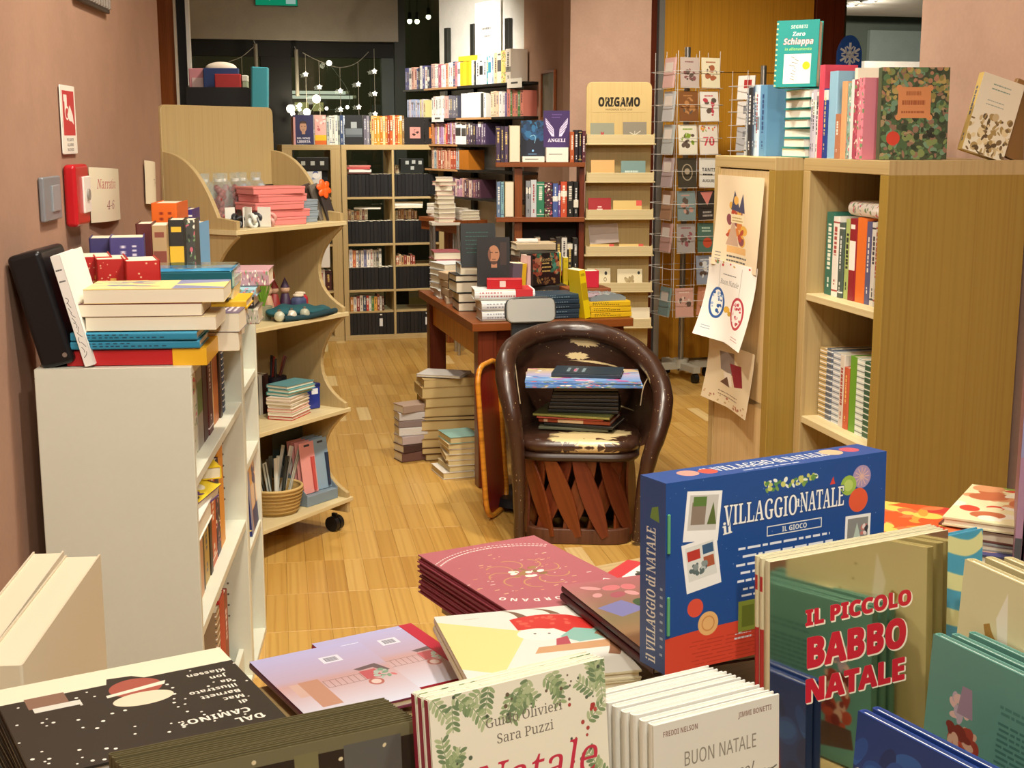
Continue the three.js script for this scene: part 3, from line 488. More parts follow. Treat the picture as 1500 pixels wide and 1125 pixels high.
// chair pushed in at the table: only its back and post show
{
  const g = group('office_chair'); const F = new Frame(0.075, -5.42, 14); F.put(g, 0, 0, 0);
  mesh('backrest', slab(roundedShape(0.205, 0.1, 0.03), 0.03, 0.004).rotateX(-8 * D).translate(0, 0.83, 0), M(0xc4c6c2, 0.25, { metalness: 0.35 }), g);
  mesh('backrest_rim', tube([...Array(24)].map((_, i) => { const a = i / 24 * 2 * Math.PI, c = Math.cos(a), s = Math.sin(a), k = 1 / Math.pow(Math.pow(Math.abs(c), 4) + Math.pow(Math.abs(s), 4), 0.25); return [c * k * 0.103, 0.83 + s * k * 0.051, 0.002]; }), 0.0065, 64, 8, true), M(0x3c3e3e, 0.4), g);
  mesh('back_post', board(0.15, 0.34, 0.025, 0.0, 0.64, -0.02), M(0x3a3d42, 0.4), g);
  mesh('seat', rbox(0.22, 0.05, 0.24, 0.02, 0.03, 0.44, -0.02), BLACK, g); mesh('column', cyl(0.022, 0.026, 0.36).translate(0, 0.24, -0.02), STEEL, g); mesh('foot', cyl(0.15, 0.17, 0.03, 24).translate(0, 0.04, -0.02), BLACK, g);
  tag(g, 'chair with a small grey backrest at the table edge', 'chair');
  // bent wooden tray standing on its edge between chair and table
  const t = group('bentwood_tray'); new Frame(-0.058, -5.29, 72).put(t, 0, 0, 0, qq(q('x', -4)));
  const outline = []; const w = 0.26, h = 0.62, r = 0.09; const sh = roundedShape(w, h, r, -w / 2, 0.012), pp = sh.getSpacedPoints(80); pp.pop();
  mesh('tray_rim', tube(pp.map((p) => [p.x, p.y, 0]), 0.011, 120, 8, true), HONEY, t);
  mesh('tray_base', slab(sh, 0.008).translate(0, 0, -0.01), M(0x8c2014, 0.35, { map: redwoodTex }), t);
  tag(t, 'red tray with honey bentwood rim standing on edge beside the leather chair', 'tray');
}

// ---------- what hangs on the walls ----------
{
  const put = (o, x, y, z = 0, rot) => WL.put(o, x, y, z, rot);
  const sgn = group('fire_alarm_sign'); put(sgn, 0.613, 1.57, 0.003);
  mesh('sign_plate', slab(roundedShape(0.155, 0.165, 0.006), 0.003, 0.0005), M(0xf0ece2, 0.4), sgn);
  mesh('sign_print', new THREE.PlaneGeometry(0.15, 0.16).translate(0, 0, 0.0019), M(0xffffff, 0.4, { map: tex(256, 400, (c, w, h) => { c.fillStyle = '#f1ece0'; c.fillRect(0, 0, w, h); c.fillStyle = '#c3272e'; c.fillRect(22, 26, 212, 268); c.fillStyle = '#f3eee4'; c.fillRect(44, 50, 60, 42); c.fillRect(58, 92, 44, 40); c.beginPath(); c.moveTo(60, 120); c.quadraticCurveTo(40, 190, 96, 204); c.quadraticCurveTo(140, 190, 120, 120); c.fill(); disc(c, 96, 160, 30, '#c3272e'); poly(c, [[100, 170], [150, 110], [200, 170], [214, 230], [180, 210], [130, 205]], '#f3eee4'); say(c, 'PULSANTE', w / 2, 320, 26, '#333', { bold: true }); say(c, 'ALLARME', w / 2, 350, 26, '#333', { bold: true }); say(c, 'INCENDIO', w / 2, 380, 24, '#333', { bold: true }); }) }), sgn);
  tag(sgn, 'red and white fire alarm sign with a hand, high on the rose wall', 'sign');
  const al = group('fire_alarm_button'); put(al, 0.605, 1.388, 0.0);
  mesh('housing', rbox(0.15, 0.15, 0.03, 0.01, 0, 0, 0.015), M(0xb3151f, 0.3), al); mesh('face_plate', rbox(0.08, 0.09, 0.006, 0.003, 0.03, 0.0, 0.032), M(0xe9dfd8, 0.4), al); mesh('press_disc', cyl(0.014, 0.014, 0.006).rotateX(90 * D).translate(0.03, 0.0, 0.037), M(0x8a8680, 0.4), al);
  tag(al, 'red fire alarm call point under the alarm sign', 'alarm button');
  const sw = group('light_switch'); put(sw, 0.37, 1.39, 0.0);
  mesh('plate', rbox(0.165, 0.1, 0.012, 0.004, 0, 0, 0.006), M(0x8c9096, 0.35, { metalness: 0.3 }), sw); mesh('rocker', rbox(0.07, 0.06, 0.006, 0.002, 0.02, 0, 0.013), M(0x9ba0a6, 0.35, { metalness: 0.3 }), sw);
  tag(sw, 'grey rectangular light switch beside the red alarm', 'switch');
  const vent = group('wall_vent'); put(vent, 0.96, 1.935, 0.0); mesh('vent_frame', board(0.42, 0.13, 0.012, 0, 0, 0.006), M(0x4a3f36, 0.5), vent); for (let i = 0; i < 12; i++) mesh('vent_slat', board(0.014, 0.11, 0.008, -0.187 + i * 0.034, 0, 0.015), M(0x8a8078, 0.4), vent);
  tag(vent, 'dark slatted vent at the top of the rose wall', 'vent');
  const note = (x, y, w, h, dx, label, fn) => { const g = group('paper_note'); put(g, x, y, 0.012, qq(q('z', dx))); const geo = new THREE.BoxGeometry(w, h, 0.0006, 8, 4, 1), p = geo.attributes.position; for (let i = 0; i < p.count; i++) p.setZ(i, p.getZ(i) + 0.008 * Math.cos(p.getX(i) / w * 5)); geo.computeVertexNormals(); const e = M(0xece4cc, 0.8); mesh('sheet', geo, [e, e, e, e, art(256, 200, fn), e], g); return tag(g, label, 'note'); };
  note(1.0, 1.372, 0.4, 0.145, -2, 'cream paper note with red handwriting beside the alarm button', (c, w, h) => { c.fillStyle = '#f0e7cc'; c.fillRect(0, 0, w, h); say(c, 'Narrativa', w / 2 - 10, 60, 48, '#b34a44', { font: 'serif', skew: -0.2, max: 150 }); say(c, '4-6', w / 2, 138, 46, '#8a3a44', { font: 'serif', skew: -0.2 }); });
  note(1.75, 1.378, 0.2, 0.14, -4, 'smaller cream note on the rose wall above the orange book', (c, w, h) => { c.fillStyle = '#efe4c8'; c.fillRect(0, 0, w, h); say(c, '7+', w / 2, 100, 50, '#a08878', { font: 'serif', skew: -0.2 }); });
}
{ // dark sign on the other rose wall, picture on the pillar, poster on the white wall
  const s = group('wall_sign'); R.put(s, 0.33, 1.955, -0.41); mesh('sign_board', board(0.5, 0.12, 0.02, 0, 0, 0), M(0x4a2e28, 0.5), s); tag(s, 'dark sign board at the top of the rose wall above the cabinets', 'sign');
  const pf = group('framed_picture'); new Frame(0.353, -8.3, 15).put(pf, -0.012, 1.79, -0.42, q('y', -90)); mesh('frame', join([board(0.3, 0.016, 0.02, 0, 0.145, 0, 'x'), board(0.3, 0.016, 0.02, 0, -0.145, 0, 'x'), board(0.016, 0.28, 0.02, 0.142, 0, 0), board(0.016, 0.28, 0.02, -0.142, 0, 0)]), TABLEWOOD, pf); mesh('picture', board(0.28, 0.28, 0.006, 0, 0, -0.004), M(0x6f6a58, 0.5), pf); tag(pf, 'small framed picture on the shaded side of the rose pillar', 'picture');
  const po = group('wall_poster'); WF.put(po, -0.83, 2.2, 0.004); mesh('poster_sheet', box(0.39, 0.54, 0.002), [0, 1, 2, 3, 4, 5].map((i) => (i === 4 ? art(256, 360, (c, w, h) => { c.fillStyle = '#fdfcf6'; c.fillRect(0, 0, w, h); lines(c, 70, 120, 110, 1, 0, '#777', 10); lines(c, 90, 156, 70, 1, 0, '#888', 8); c.fillStyle = '#aaa'; c.fillRect(20, 240, 40, 5); }) : PAPERW)), po); tag(po, 'white poster with two grey text lines above the wall shelves', 'poster');
  for (const [x, y, l] of [[-1.285, 1.66, 'small white shelf label under the second row of the wall shelving'], [-0.105, 1.877, 'white shelf label at the pillar end of the upper wall shelf']]) { const t = group('shelf_label'); WF.put(t, x, y, 0.186); mesh('label_card', box(x < -1 ? 0.2 : 0.2, x < -1 ? 0.05 : 0.062, 0.002), M(0xfbf8ee, 0.6), t); mesh('label_lettering', box(0.09, 0.012, 0.001, 0, 0.002, 0.0014), M(0x555550, 0.7), t); tag(t, l, 'label'); }
  const sf = group('snowflake_plaque'); new Frame(2.29, -9.3, 12).put(sf, 0, 1.955, 0); const sh = new THREE.Shape(); sh.moveTo(-0.09, 0.0); sh.lineTo(0.09, 0); sh.lineTo(0.09, 0.14); sh.quadraticCurveTo(0.06, 0.25, 0, 0.25); sh.quadraticCurveTo(-0.06, 0.25, -0.09, 0.14); mesh('plaque', slab(sh, 0.02), M(0x2f5fb8, 0.4), sf); const arms = []; for (let k = 0; k < 3; k++) { arms.push(box(0.014, 0.16, 0.006).rotateZ(k * 60 * D)); for (const s2 of [-1, 1]) for (const e of [0, 180]) arms.push(box(0.008, 0.05, 0.006).translate(0, 0.012, 0).rotateZ(s2 * 45 * D).translate(0, 0.03, 0).rotateZ((k * 60 + e) * D)); } mesh('snowflake', join(arms).translate(0, 0.12, 0.013), M(0xf2f6fc, 0.5), sf); tag(sf, 'blue arched plaque with a white snowflake in the passage', 'plaque');
}
{ // green exit sign
  const g = group('exit_sign'); G.put(g, 0.75, 2.66, 0.14); mesh('sign_case', box(0.34, 0.2, 0.05, 0, 0, -0.026), M(0x1d5a44, 0.4), g);
  const t = tex(256, 160, (c, w, h) => { c.fillStyle = '#11c08a'; c.fillRect(0, 0, w, h); c.fillStyle = '#d8fff0'; c.fillRect(186, 20, 60, 130); poly(c, [[60, 30], [110, 30], [110, 80], [140, 80], [86, 130], [32, 80], [60, 80]], '#d8fff0'); });
  mesh('sign_face', box(0.33, 0.19, 0.004, 0, 0, 0.002), new THREE.MeshStandardMaterial({ color: 0x0a3a2a, map: t, emissive: 0xffffff, emissiveMap: t, emissiveIntensity: 0.9 }), g); tag(g, 'lit green exit sign hanging from the grey fascia', 'sign');
  const l = new THREE.RectAreaLight(0x2ad0a0, 0.5, 0.33, 0.19); const p = G.p(0.75, 2.66, 0.15); l.position.copy(p); l.lookAt(G.p(0.75, 2.66, 1)); scene.add(l);
}
// ---------- lights at the shop window ----------
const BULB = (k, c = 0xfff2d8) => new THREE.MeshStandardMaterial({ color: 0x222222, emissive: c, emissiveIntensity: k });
{
  const g = group('string_lights'); G.put(g, 0, 0, 0.12);
  const cord = [tube([[0.95, 2.2, 0], [1.06, 2.145, 0], [1.22, 2.09, 0], [1.33, 2.1, 0], [1.41, 2.14, 0], [1.49, 2.215, 0]], 0.003, 30, 6), tube([[0.36, 2.12, 0], [0.46, 2.16, 0], [0.56, 2.24, 0]], 0.003, 12, 6)];
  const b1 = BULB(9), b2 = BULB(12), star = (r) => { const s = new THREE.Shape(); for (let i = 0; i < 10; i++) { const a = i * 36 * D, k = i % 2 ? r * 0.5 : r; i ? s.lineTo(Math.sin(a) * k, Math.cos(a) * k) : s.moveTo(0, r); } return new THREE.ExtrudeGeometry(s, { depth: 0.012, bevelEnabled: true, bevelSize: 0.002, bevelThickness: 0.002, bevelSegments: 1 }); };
  for (const [x, y0, y1, ys] of [[1.08, 2.135, 1.7, [1.93]], [1.25, 2.09, 1.68, [1.9, 1.75]], [1.4, 2.135, 1.7, [1.955, 1.77]], [1.535, 2.24, 1.66, [2.06, 1.88, 1.715]], [0.97, 2.19, 1.75, [2.03]], [0.46, 2.16, 2.02, []]]) { cord.push(rod([x, y0, 0], [x, y1, 0], 0.0025, 6)); for (const y of ys) { mesh('light_star', star(0.02).translate(x, y, -0.006), b1, g); } }
  mesh('cord', join(cord), M(0x9a9484, 0.5), g);
  tag(g, 'curtain of star string lights hanging in the dark shop window', 'string lights');
  // brighter bulbs of a tree or garland just behind the books
  const h2 = group('light_garland'); G.put(h2, 0, 0, 0.22); const spots = [[1.04, 1.83, 0.034], [0.83, 1.75, 0.034], [0.96, 1.725, 0.03], [0.905, 1.78, 0.018], [0.9, 1.745, 0.014], [0.845, 1.71, 0.018], [1.12, 1.755, 0.014], [1.29, 1.765, 0.015], [1.15, 2.115, 0.022]]; const pts = [];
  for (const [x, y, r] of spots) { mesh('bulb', new THREE.IcosahedronGeometry(r, 2).translate(x, y, 0), b2, h2); pts.push(V(x, y - r, 0)); }
  mesh('cord', tube([[0.82, 1.72, -0.02], [0.9, 1.76, -0.02], [0.97, 1.71, -0.02], [1.05, 1.8, -0.02], [1.12, 1.75, -0.02], [1.29, 1.76, -0.02], [1.3, 1.9, -0.02], [1.15, 2.12, -0.02]], 0.003, 40, 6), M(0x2c3a24, 0.6), h2);
  tag(h2, 'garland of bright round bulbs glowing behind the books on the grid shelf', 'garland');
  const pl = new THREE.PointLight(0xfff0d0, 1.2); pl.position.copy(G.p(0.95, 1.78, 0.3)); pl.castShadow = true; scene.add(pl);
  for (const [x, y1, l] of [[0.575, 1.9, 'pale hanging rod in the window above the turquoise box'], [0.9, 1.86, 'pale hanging rod in the window beside the string lights']]) { const r = group('hanging_rod'); G.put(r, x, y1 + 0.18, 0.1); mesh('rod', cyl(0.016, 0.016, 0.37, 12), M(0x8f897a, 0.5), r); mesh('hook', rod([0, 0.18, 0], [-0.012, 0.21, 0], 0.004, 6), STEEL, r); tag(r, l, 'rod'); }
  // outside, across the street: lamp tubes and a lit shop sign
  const tb2 = group('street_lamp_tube'); G.put(tb2, 1.55, 2.02, -4.2); mesh('tube', cyl(0.02, 0.02, 0.72, 10).rotateZ(90 * D), BULB(2.2, 0xf4f0e0), tb2); mesh('tube_cap', join([cyl(0.026, 0.026, 0.04, 10).rotateZ(90 * D).translate(0.37, 0, 0), cyl(0.026, 0.026, 0.04, 10).rotateZ(90 * D).translate(-0.37, 0, 0)]), M(0x555550, 0.5), tb2); tag(tb2, 'long white lamp tube seen through the dark window', 'lamp');
  const tb3 = tb2.clone(); tb3.name = numbered('street_lamp_tube'); scene.add(tb3); tb3.position.copy(G.p(1.63, 1.97, -4.2)); tag(tb3, 'lower white lamp tube seen through the dark window', 'lamp');
  const sg = group('lit_shop_sign'); G.put(sg, 1.42, 1.87, -4.6); mesh('sign_case', box(0.62, 0.16, 0.06), FRAMEDARK, sg); for (const [x, w] of [[-0.2, 0.13], [0.02, 0.16], [0.21, 0.12]]) mesh('sign_letter', box(w, 0.1, 0.02, x, 0, 0.04), BULB(1.3, 0xf0dc90), sg); tag(sg, 'yellow lit sign across the street behind the window', 'sign');
  // added bulbs that stand in for ceiling spot reflections in the tall pane
  [[1.84, 2.45], [1.925, 2.505], [1.99, 2.505], [2.09, 2.545]].forEach(([x, y], i) => { const b = group('reflection_bulb'); G.put(b, x, y, -0.35); mesh('bulb', new THREE.SphereGeometry(0.022, 16, 10), b2, b); mesh('bulb_holder', cyl(0.014, 0.018, 0.06, 12).translate(0, 0.045, 0), BLACK, b); mesh('cord', rod([0, 0.07, 0], [0, 0.55, 0], 0.003, 6), BLACK, b); tag(b, ['lowest added bulb standing in for a spotlight reflection in the tall narrow pane', 'second added bulb standing in for a spotlight reflection in the tall narrow pane', 'third added bulb standing in for a spotlight reflection in the tall narrow pane', 'highest added bulb standing in for a spotlight reflection, by the tall pane edge'][i], 'bulb'); });
  // ceiling lamps in the passage
  [[2.13, -1.4], [2.12, -1.08], [2.12, -0.85]].forEach(([x, z], i) => { const b = group('passage_lamp'); K.put(b, x, 2.562, z); mesh('lamp_ring', new THREE.TorusGeometry(0.06, 0.01, 8, 28).rotateX(90 * D), STEEL, b); mesh('lamp_lens', cyl(0.055, 0.055, 0.006, 24), BULB(7), b); tag(b, ['first', 'second', 'third'][i] + ' bright round lamp counted from the wood door on the passage ceiling', 'lamp'); const s = new THREE.SpotLight(0xfff0dc, 10, 0, 75 * D, 0.6, 2); s.position.copy(K.p(x, 2.54, z)); s.target.position.copy(K.p(x + 0.8, 1.2, z - 1.6)); s.castShadow = true; scene.add(s, s.target); });
}
// ---------- posters on the cabinet door ----------
{
  const poster = (x, y, w, h, curl, z, label, fn) => { const g = group('poster'); RL.put(g, x, y, 0.004 + z); const geo = new THREE.BoxGeometry(w, h, 0.0008, 10, 12, 1), p = geo.attributes.position; for (let i = 0; i < p.count; i++) { const u = p.getX(i) / w, v = p.getY(i) / h; p.setZ(i, p.getZ(i) + curl * (0.5 - v) ** 2 * (0.4 + Math.abs(u)) + 0.004 * Math.sin(u * 5 + v * 3) + 0.006); } geo.computeVertexNormals(); const e = M(0xe8dcc4, 0.75); mesh('sheet', geo, [e, e, e, e, M(0xffffff, 0.6, { map: tex(320, 384, fn) }), e], g); return tag(g, label, 'poster'); };
  poster(-0.275, 1.268, 0.39, 0.285, 0.012, 0, 'cream poster with a fruit and animal picture, topmost on the cabinet door', (c, w, h) => { c.fillStyle = '#ead8b8'; c.fillRect(0, 0, w, h); blobs(c, 26, 95, 120, 120, 150, ['#d8823c', '#b84c34', '#e3b050', '#8a4a54'], 8, 26); poly(c, [[80, 290], [130, 170], [170, 290]], '#c8a890'); poly(c, [[110, 140], [140, 60], [175, 130], [200, 70], [215, 150]], '#4b4a66'); disc(c, 150, 100, 18, '#e8b45a'); c.fillStyle = '#efe0ba'; c.fillRect(110, 158, 100, 36); lines(c, 118, 170, 84, 2, 12, '#b89a5a', 5); c.fillStyle = '#e7b878'; c.fillRect(90, 292, 140, 28); lines(c, 90, 332, 150, 2, 18, '#555', 7); lines(c, 18, 326, 40, 3, 14, '#777', 4); });
  poster(-0.29, 1.02, 0.42, 0.25, 0.05, 0.012, 'white curling poster with blue and red baubles, middle of the cabinet door', (c, w, h) => { c.fillStyle = '#f3efe8'; c.fillRect(0, 0, w, h); for (const [x, y, a, b] of [[84, 210, '#2a5aa0', '#9db6d8'], [232, 230, '#b83a48', '#e0a2a8']]) { c.strokeStyle = a; c.lineWidth = 12; c.beginPath(); c.ellipse(x, y, 44, 70, 0, 0, 7); c.stroke(); blobs(c, 30, x - 30, y - 50, 60, 100, [b, a, '#eee'], 4, 10); c.strokeStyle = '#999'; c.lineWidth = 2; c.beginPath(); c.moveTo(x, y - 70); c.lineTo(x + 6, 20); c.stroke(); } blobs(c, 8, 140, 220, 40, 40, ['#e0b040', '#caa030'], 6, 14); lines(c, 110, 60, 110, 1, 14, '#888', 5); say(c, 'Buon Natale', 160, 100, 34, '#777', { font: 'serif', skew: -0.2, max: 130 }); blobs(c, 14, 20, 4, 280, 16, ['#c84848', '#caa03c', '#7aa070'], 4, 8); lines(c, 24, 330, 60, 2, 12, '#8aa0b8', 4); lines(c, 210, 340, 70, 2, 12, '#c09090', 4); });
  poster(-0.295, 0.785, 0.4, 0.2, 0.02, 0.006, 'beige poster with a small dark red picture, lowest on the cabinet door', (c, w, h) => { c.fillStyle = '#e0cfae'; c.fillRect(0, 0, w, h); poly(c, [[90, 60], [200, 40], [210, 180], [100, 170]], '#8e8078'); poly(c, [[170, 110], [250, 100], [270, 220], [210, 240]], '#8a1f2a'); poly(c, [[120, 180], [180, 170], [190, 250], [140, 240]], '#efe6d8'); poly(c, [[100, 250], [150, 200], [170, 260]], '#6a4a38'); lines(c, 90, 300, 150, 2, 20, '#8a7458', 6); blobs(c, 20, 10, 330, 300, 40, ['#b8a070', '#c89a70', '#a86a50'], 4, 9); });
}
// ---------- books on the oak cabinets ----------
const TOP = 1.4705;
{
  const place = 'on the oak cabinets';
  let x = -0.955;
  x = row(R, x, TOP, 0.02, [[0.016, 0.205, 0.19, 0xb4b8bc, 'auto', { lean: -3 }], [0.014, 0.215, 0.19, 0x8f9498, 'auto', { lean: -2 }], [0.03, 0.21, 0.19, 0x2b2b30], [0.018, 0.213, 0.19, 0x4a5a70], [0.02, 0.217, 0.19, 0xa8c4dc], [0.02, 0.215, 0.19, 0xc8dcec], [0.05, 0.214, 0.2, 0x5f93bc]].map((i) => [...i]), { from: 'the honey door', place: 'on the closed cabinet', name: 'picture_book', group: 'picture books standing on the closed cabinet', hard: true, tall: 9 });
  // teal-covered copies lying, fore-edges out, with one copy standing on them
  let y = TOP; const zc = -0.05;
  for (let k = 0; k < 7; k++) { const b = book('teal_novel', { w: 0.135, h: 0.17, t: 0.027, c: 0x2f8f84, hard: true, s: 'plain', paper: PAPERW }); lying(b, R, -0.6 + rr(-0.006, 0.006), y, zc - 0.02 + rr(-0.008, 0.008), 180 + rr(-4, 4)); y += 0.028; say4(b, `teal hardcover lying ${k === 0 ? 'lowest' : k === 6 ? 'topmost' : ord(k) + ' from the bottom'} in the stack under the upright teal diary`, 'book', 'teal novels stacked on the cabinet'); }
  const front = art(300, 440, (c, w, h) => { c.fillStyle = '#1f9a96'; c.fillRect(0, 0, w, h); for (let i = 0; i < 26; i++) { c.fillStyle = i % 2 ? '#e9d9a0' : '#1f7a78'; c.fillRect(0, i * 17, 14, 10); } say(c, 'SEGRETI', 160, 44, 30, '#d8ece0', { bold: true, skew: -0.1 }); say(c, 'Zero', 160, 92, 38, '#fff', { font: 'serif', bold: true, skew: -0.2 }); say(c, 'Schiappa', 160, 140, 54, '#f6e8e4', { bold: true, skew: -0.15, stroke: '#b06a70', lw: 5, max: 210 }); say(c, 'in allenamento', 160, 190, 26, '#a8d878', { bold: true, skew: -0.1 }); c.fillStyle = '#f2f0ea'; c.fillRect(64, 222, 190, 196); for (let i = 0; i < 9; i++) { c.strokeStyle = '#555'; c.lineWidth = 3; c.beginPath(); c.moveTo(120 + rr(-20, 20), 240 + i * 18); c.lineTo(150 + rr(-20, 20), 250 + i * 18); c.stroke(); } disc(c, 222, 300, 26, '#f0d020'); });
  const d = book('teal_diary', { w: 0.125, h: 0.188, t: 0.04, c: 0x1f9a96, hard: true, s: 'plain', front });
  faceOut(d, R, -0.56, y + 0.001, 0.02, 4, 50); say4(d, 'teal diary-style novel standing on the stack of teal copies', 'book');
  row(R, -0.5, TOP, 0.0, [[0.022, 0.185, 0.16, 0xb8b6c8], [0.02, 0.19, 0.16, 0xc8c4d2], [0.016, 0.182, 0.16, 0xe4dfd8], [0.03, 0.255, 0.1, 0xd84a60, 'plain'], [0.026, 0.19, 0.17, 0x24408c], [0.05, 0.235, 0.2, 0x94c2de, 'plain'], [0.03, 0.12, 0.12, 0xb87a58, 'auto', { gap: 0.004 }], [0.03, 0.205, 0.18, 0xe8a878, 'plain'], [0.02, 0.2, 0.18, 0x90b0a4, 'floral'], [0.022, 0.208, 0.18, 0xe2e4e2, 'plain'], [0.03, 0.207, 0.18, 0xb04a60, 'floral'], [0.03, 0.21, 0.18, 0xe48a9a, 'floral']], { from: 'the teal stack', place: 'on the open cabinet', name: 'gift_book', group: 'gift books standing on the open cabinet', hard: true, tall: 0.23 });
  const wb = book('wide_album', { w: 0.15, h: 0.24, t: 0.018, c: 0xe4dccb, hard: true, s: 'plain' }); faceOut(wb, WORLD, 1.0, TOP, -3.66, 2, 4); say4(wb, 'wide cream album standing behind the gift books', 'book');
  const fl = art(340, 448, (c, w, h) => { c.fillStyle = '#3f4a34'; c.fillRect(0, 0, w, h); blobs(c, 420, 0, 0, w, h, ['#5a7a50', '#2d3a28', '#7a8a54', '#8a6a58', '#6d8f74', '#46603e', '#a08a68'], 5, 20); blobs(c, 60, 0, 0, w, 160, ['#8a8048', '#b09a5a', '#a87a60'], 6, 16); c.fillStyle = '#cf8a58'; c.fillRect(84, 96, 164, 150); for (const [x, y] of [[88, 100], [244, 100], [88, 242], [244, 242]]) disc(c, x, y, 15, '#cf8a58'); lines(c, 120, 116, 90, 1, 0, '#a8663c', 20); lines(c, 104, 160, 126, 1, 0, '#a05a34', 22); lines(c, 100, 212, 130, 1, 10, '#a05a34', 10); disc(c, 66, 344, 34, '#c8402c'); blobs(c, 14, 220, 296, 50, 40, ['#20241c', '#2c3024'], 6, 14); });
  const b = book('floral_album', { w: 0.178, h: 0.233, t: 0.03, c: 0x4a5a3c, hard: true, s: 'plain', front: fl }); faceOut(b, WORLD, 1.036, TOP, -3.49, 2, 4); say4(b, 'large dark floral album with an orange title label and a red seal', 'book');
  const vin = art(256, 384, (c, w, h) => { c.fillStyle = '#e8e2cc'; c.fillRect(0, 0, w, h); lines(c, 70, 40, 120, 2, 22, '#8aa090', 6); lines(c, 60, 120, 130, 2, 20, '#a8b0a0', 5); blobs(c, 90, 0, 190, w, 190, ['#c8b488', '#a8905a', '#e0d0a4', '#7a6440', '#5a4a30'], 4, 22); });
  const v1 = book('vintage_novel', { w: 0.12, h: 0.205, t: 0.028, c: 0xc8ac64, hard: true, front: vin }); WORLD.put(v1, 1.245, TOP + 0.108, -3.53, qq(q('y', 8), q('z', -17), q('x', -6), FACE)); say4(v1, 'cream novel with a sepia picture leaning at the edge of the cabinet', 'book');
  const v2 = book('vintage_novel', { w: 0.12, h: 0.195, t: 0.022, c: 0x8a6430, hard: true }); WORLD.put(v2, 1.335, TOP + 0.096, -3.56, qq(q('y', 0), q('z', -24), q('x', -6), FACE)); say4(v2, 'brown novel leaning behind the cream one with the sepia picture', 'book');
}
// in the cells of the open cabinet
row(R, -0.455, 1.0835, -0.045, [[0.05, 0.235, 0.2, 0x2c6a5a], [0.038, 0.225, 0.2, 0xe6e2da], [0.03, 0.21, 0.2, 0x4a5a54], [0.03, 0.222, 0.2, 0xa8b870], [0.04, 0.225, 0.2, 0x8c1a2a, 'label', { ink: 0xf4eee6 }], [0.055, 0.23, 0.2, 0xe0702c, 'plain'], [0.03, 0.222, 0.2, 0x5a5a80], [0.03, 0.222, 0.2, 0xd2cfc8], [0.024, 0.225, 0.2, 0xb8b4ac]], { from: 'the honey door', place: 'in the upper cabinet cell', name: 'cook_book', group: 'books in the upper cabinet cell', hard: true, tall: 9 });
{ const b = book('novel', { w: 0.15, h: 0.22, t: 0.04, c: 0xf2eeea, hard: true, s: 'floral', round: true }); lying(b, R, -0.235, 1.3145, -0.13, -4); say4(b, 'white book lying across the tops of the upper cell books', 'book'); }
row(R, -0.465, 0.7205, -0.045, [[0.05, 0.205, 0.17, 0xc8ac74, 'spiral'], [0.036, 0.21, 0.17, 0x6a7484, 'spiral'], [0.05, 0.205, 0.17, 0xc4ccd6, 'spiral'], [0.03, 0.205, 0.17, 0xd8d0c4], [0.03, 0.175, 0.16, 0xc86040], [0.045, 0.212, 0.17, 0x6aa030, 'plain'], [0.045, 0.212, 0.17, 0xdce8e0, 'spiral'], [0.05, 0.21, 0.17, 0x3c6a50, 'spiral'], [0.03, 0.2, 0.17, 0x8a3036], [0.03, 0.198, 0.17, 0x4c4644]], { from: 'the honey door', place: 'in the lower cabinet cell', name: 'notebook', group: 'notebooks in the lower cabinet cell', hard: true, tall: 9 });

